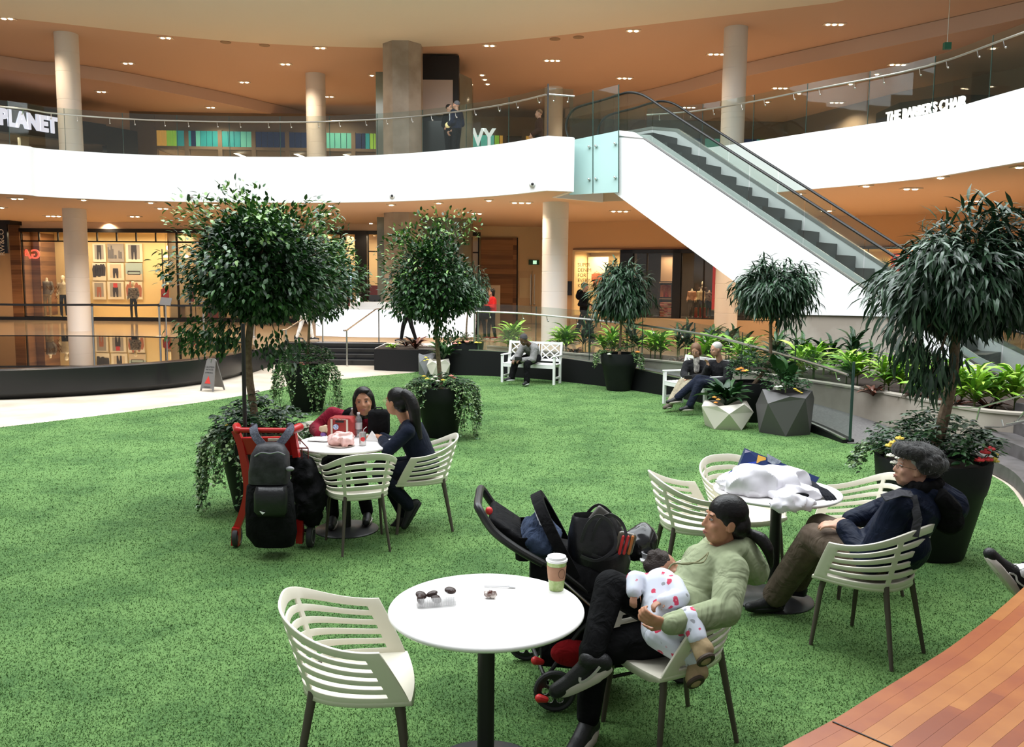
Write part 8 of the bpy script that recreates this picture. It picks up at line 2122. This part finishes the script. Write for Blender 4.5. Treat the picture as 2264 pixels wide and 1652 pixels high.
for i, (px, py, l) in enumerate(((780,955,'clear water bottle standing behind the other one beside the lunch bag'),(793,966,'clear water bottle in front, beside the drinks can'))):
    p = onz(px, py, ZT); t = thing('water_bottle', l, 'bottle', tuple(p))
    MB().lathe([(.0,0),(.030,.0),(.032,.01),(.031,.05),(.032,.15),(.028,.175),(.013,.20),(.0125,.212)], n=24, cap=False).build('bottle_body', glass_mat('bottle plastic', (.93,.95,.96), .15, .18, (.7,.75,.78)), t)
    MB().lathe([(.0325,.075),(.0325,.135)], n=24, cap=False).build('label', mat('pale bottle label', (0.62,0.58,0.58), .5), t)
    MB().lathe([(.0,.212),(.014,.212),(.014,.228),(.0,.228)], n=16, cap=False).build('cap', mat('white cap', (0.8,0.8,0.8), .4), t)
p = onz(802,985,ZT); t = thing('drinks_can', 'silver and red drinks can with a straw near the edge of the far table', 'can', tuple(p))
MB().lathe([(.0,0),(.026,.0),(.031,.008),(.031,.108),(.027,.118),(.0,.116)], n=24, cap=False).build('can_body', mat('silver can', (0.55,0.52,0.50), .3, .7), t)
MB().ell((.006,-.028,.060),(.020,.006,.022)).build('red_print', M_rd, t); MB().tube([(0,0,.11),(.012,0,.145),(.035,0,.165)], .003, 6).build('straw', M_white, t)
p = onz(757,985,ZT); t = thing('plastic_bag', 'pale pink translucent bag on a paper plate on the far table', 'plastic bag', tuple(p), world=True)
crumple(p+V3(0,0,.05), (.105,.085,.055), .03, 9, 6, 60, 40, ridge=True).build('bag', mat('pale pink plastic', (0.78,0.50,0.46), .4), t, smooth=30)
tag(MB().lathe([(.0,.0),(.09,.0),(.115,.012),(.09,.004),(.0,.004)], p+V3(0,-.03,.0), 32, cap=False).build('paper_plate', mat('cream paper', (0.80,0.70,0.62), .6)), 'cream paper plate under the pink bag on the far table', 'plate')
p2 = onz(758,962,ZT); t = thing('food_tub', 'small clear tub with a pink lid in front of the lunch bag', 'tub', tuple(p2+V3(0,-.06,.0)))
MB().lathe([(.0,0),(.045,.0),(.05,.10)], n=24, cap=False).build('tub', M_clear, t); MB().lathe([(.0,.10),(.053,.10),(.053,.115),(.0,.115)], n=24, cap=False).build('lid', mat('pink lid', (0.80,0.18,0.42), .35), t)
p = onz(712,975,ZT); tag(crumple(p+V3(0,0,.015), (.12,.08,.02), .018, 14, 12, 30, 18).build('napkins', M_top, smooth=30), 'heap of white napkins at the left side of the far table', 'napkins')
p = onz(822,975,ZT); mb = MB(); mb.loft([[p+V3(-.06,0,0),p+V3(.07,-.03,0),p+V3(.0,-.01,.09)],[p+V3(-.06,.03,0),p+V3(.07,.02,0),p+V3(.0,.02,.09)]], cap=True); tag(mb.build('folded_napkin', M_top, smooth=0), 'folded white paper standing by the hand of the woman in navy', 'paper')
p = at(716,948,7.72); t = thing('sandwich', 'cream wrapped sandwich held by the woman in crimson', 'sandwich', tuple(p), world=True)
crumple(p+V3(.035,0,-.005), (.075,.04,.035), .015, 14, 3, 24, 14).build('wrapper', mat('cream wrap', (0.75,0.55,0.36), .6), t, smooth=30)
MB().ell(p+V3(-.0,-.02,-.05), (.03,.02,.02)).build('purple_print', mat('purple print', (0.25,0.12,0.40), .5), t)
c_ = at(837,938,7.72); t = thing('backpack', 'upright black bag standing between the two talking women', 'bag', (c_.x,c_.y,.802), world=True)
MB().rbox((c_.x,c_.y+.02,.802+.13),(.20,.13,.26),.05).build('body', M_bk, t, smooth=60); MB().tube([(c_.x-.04,c_.y,1.05),(c_.x-.03,c_.y,1.08),(c_.x+.03,c_.y,1.08),(c_.x+.04,c_.y,1.05)], .008, 6).build('carry_loop', M_black, t)

# ------------------------------------------------------------------ red trolley with backpack and coat
M_rc = mat('red trolley plastic', (0.42,0.012,0.012), .32)
tr_ = thing('shopping_trolley', 'red plastic shopping trolley hung with a black backpack beside the leafy planter', 'trolley', (-1.93,6.95,0), world=True)
Yc = 6.95
for sg, pts in ((-1, [(520,951),(533,985),(545,1050),(547,1090),(538,1130),(524,1168)]), (1, [(646,947),(652,985),(656,1010)])):
    p3 = [at(a,b,Yc+.02) for a,b in pts]
    if sg < 0: MB().strip(smooth_poly(p3,4), .055, .05, up=(0,-1,0)).build('side_frame', M_rc, tr_, smooth=50)
    else: MB().strip(smooth_poly(p3,4), .05, .07, up=(0,-1,0)).build('side_frame', M_rc, tr_, smooth=50)
p3 = [at(657,1010,Yc+.10), at(663,1080,Yc+.10), at(662,1140,Yc+.06), at(664,1200,Yc+.02)]; MB().strip(smooth_poly(p3,4), .05, .06, up=(0,-1,0)).build('side_frame', M_rc, tr_, smooth=50)
MB().strip([at(523,1166,Yc), at(521,1205,Yc)], .062, .06, up=(0,-1,0)).build('fork', M_rc, tr_, smooth=50); MB().strip([at(664,1150,Yc-.02), at(663,1200,Yc-.02)], .055, .06, up=(0,-1,0)).build('fork', M_rc, tr_, smooth=50)
a_, b_ = at(520,951,Yc-.10), at(650,952,Yc-.10); MB().tube([a_,b_], .022, 12).build('handle', M_rc, tr_)
for e_, d_ in ((a_,-1),(b_,1)): MB().cap(e_+V3(-.02*d_,0,0), e_+V3(.02*d_,.10,.01), .034, .036, 12).build('handle_end', M_rc, tr_)
mb = MB(); q_ = [at(532,968,Yc),at(655,966,Yc),at(660,1008,Yc+.02),at(535,1006,Yc+.02)]; mb.loft([q_,[v+V3(0,.05,0) for v in q_]], cap=True); mb.build('rear_panel', M_rc, tr_, smooth=0, mods=(('BEVEL', dict(width=.01, segments=2)),))
mb = MB(); q_ = [at(592,970,Yc-.01),at(625,970,Yc-.01),at(625,975,Yc-.01),at(592,975,Yc-.01)]; mb.loft([q_,[v+V3(0,.006,0) for v in q_]], cap=True); mb.build('label_strip', mat('cream strap'), tr_, smooth=0)
bs = MB(); z0b, z1b = .42, .84
for z in (z0b,.52,.62,.72,z1b): bs.tube([(-2.12,Yc+.05,z),(-1.70,Yc+.05,z),(-1.86,Yc+.42,z+.0),(-2.16,Yc+.42,z),(-2.12,Yc+.05,z)], .006, 5)
for i in range(9):
    x = -2.12+.42*i/8; x2 = -2.16+.30*i/8; bs.tube([(x,Yc+.05,z1b),(x,Yc+.05,z0b),(x2,Yc+.42,z0b),(x2,Yc+.42,z1b)], .005, 5)
bs.build('basket', mat('dark red basket', (0.12,0.006,0.006), .4), tr_)
for (px, py, r_) in ((523,1200,.085),(686,1195,.095)):
    p = at(px,py+8,Yc); c_ = V3(p.x, p.y+.02, r_)
    x_, y_, d__ = V3(0,1,0), V3(0,0,1), V3(1,0,0); M = Matrix((x_,y_,d__)).transposed()
    w = MB().lathe([(.0,-.02),(r_*.8,-.022),(r_*.97,-.02),(r_,-.008),(r_,.008),(r_*.97,.02),(r_*.8,.022),(.0,.02)], c_, 28, M=M, cap=False).build('wheel', mat('dark grey tyre'), tr_, smooth=40)
    MB().lathe([(r_*.55,-.024),(r_*.62,-.026),(r_*.70,-.024)], c_, 28, M=M, cap=False).lathe([(r_*.55,.024),(r_*.62,.026),(r_*.70,.024)], c_, 28, M=M, cap=False).build('rim', mat('grey ring'), w)
for x in (-2.10,-1.86):
    c_ = V3(x, Yc+.40, .06); M = Matrix((V3(0,1,0),V3(0,0,1),V3(1,0,0))).transposed(); MB().lathe([(.0,-.015),(.06,-.015),(.06,.015),(.0,.015)], c_, 20, M=M, cap=False).build('wheel', mat('dark grey tyre'), tr_, smooth=40)
MB().tube([(-2.12,Yc+.02,.14),(-2.10,Yc+.40,.12)], .014, 6).tube([(-1.66,Yc+.02,.14),(-1.86,Yc+.40,.12)], .014, 6).tube([(-2.12,Yc+.03,.14),(-1.66,Yc+.03,.14)], .014, 6).tube([(-2.10,Yc+.05,.14),(-2.10,Yc+.05,.42)], .012, 6).tube([(-1.68,Yc+.05,.14),(-1.68,Yc+.05,.42)], .012, 6).build('undercarriage', M_black, tr_)
pt_, pb_ = at(537,716,Yc+.14), at(541,960,Yc+.14); MB().tube([(pt_.x,Yc+.14,pt_.z),(pb_.x,Yc+.14,.40)], .018, 10).build('flag_pole', M_black, tr_)
bp2 = thing('backpack', 'black mottled backpack with two shoulder straps hanging on the red trolley handle', 'backpack', (-1.99,Yc-.18,.2), world=True)
def bsec(px0, px1, py, Y0, dep, n=20):
    a, b = at(px0,py,Y0), at(px1,py,Y0); c = (a+b)/2; w = (b-a).length/2
    return [c+V3(w*math.copysign(abs(math.cos(q))**.65,math.cos(q)), dep*math.copysign(abs(math.sin(q))**.65,math.sin(q)), 0) for q in [2*PI*i/n for i in range(n)]]
Mbp = mat('mottled black fabric', (0.006,0.006,0.007), .55, col2=(0.028,0.027,0.032), nscale=13, bump=.4, bscale=22)
Yb = Yc-.24
mb = MB(); mb.loft([bsec(588,610,978,Yb,.03), bsec(568,627,984,Yb,.07), bsec(557,638,1004,Yb,.10), bsec(552,640,1040,Yb,.11), bsec(552,640,1066,Yb,.11)], cap=True); mb.build('top_compartment', Mbp, bp2, smooth=60)
mb = MB(); mb.loft([bsec(556,638,1064,Yb,.10), bsec(548,645,1072,Yb,.11), bsec(545,650,1120,Yb,.12), bsec(547,655,1180,Yb,.12), bsec(565,650,1204,Yb+.02,.10)], cap=True); mb.build('main_body', M_bk, bp2, smooth=60)
mb = MB(); mb.loft([bsec(566,634,1076,Yb-.11,.03), bsec(562,636,1090,Yb-.12,.05), bsec(562,636,1130,Yb-.12,.05), bsec(570,630,1142,Yb-.11,.03)], cap=True); mb.build('front_pocket', mat('black leather'), bp2, smooth=60)
for a, b, c_ in (((560,950),(567,968),(582,985)),((640,950),(630,968),(616,985))):
    P = [at(a[0],a[1]+10,Yc-.02), at(a[0]+1,a[1]-7,Yc-.09), at(a[0]+1,a[1]+2,Yc-.14), at(b[0],b[1],Yc-.17), at(c_[0],c_[1],Yc-.19)]
    MB().strip(smooth_poly(P,4), .065, .014, up=(0,-1,.2)).build('shoulder_strap', mat('grey speckled strap', (0.035,0.038,0.055), .7, col2=(0.11,0.115,0.15), nscale=90), bp2)
MB().tube(smooth_poly([at(563,1009,Yb-.10),at(578,1001,Yb-.115),at(597,1003,Yb-.12),at(615,1000,Yb-.115),at(630,1006,Yb-.10)],4), .006, 6).build('zip', mat('silver zip', (0.35,0.35,0.38), .3, .8), bp2)
mb = MB(); q_ = [at(574,1131,Yb-.18),at(586,1134,Yb-.18),at(580,1138,Yb-.18)]; mb.loft([q_,[v+V3(0,.004,0) for v in q_]], cap=True); mb.build('white_emblem', M_white, bp2, smooth=0)
MB().ell(at(641,1037,Yb-.06), (.035,.02,.02)).build('buckle', mat('grey ring'), bp2)
ct = thing('coat', 'black coat draped over the right side of the red trolley', 'coat', tuple(at(690,1090,Yc)), world=True)
mb = crumple(at(676,1062,Yc+.10), (.13,.17,.22), .05, 7, 2, 44, 30); m2 = crumple(at(690,1095,Yc+.06), (.115,.15,.20), .05, 8, 5, 40, 26); m3 = crumple(at(678,1130,Yc+.02), (.10,.10,.16), .05, 9, 7, 40, 26); m4 = crumple(at(655,1022,Yc+.14), (.10,.14,.09), .03, 9, 7, 40, 26)
for q in (m2,m3,m4): mb.add(q.v, q.f)
mb.build('coat_body', M_blk, ct, mods=remesh(.012,3))
print('objects', len(bpy.data.objects))
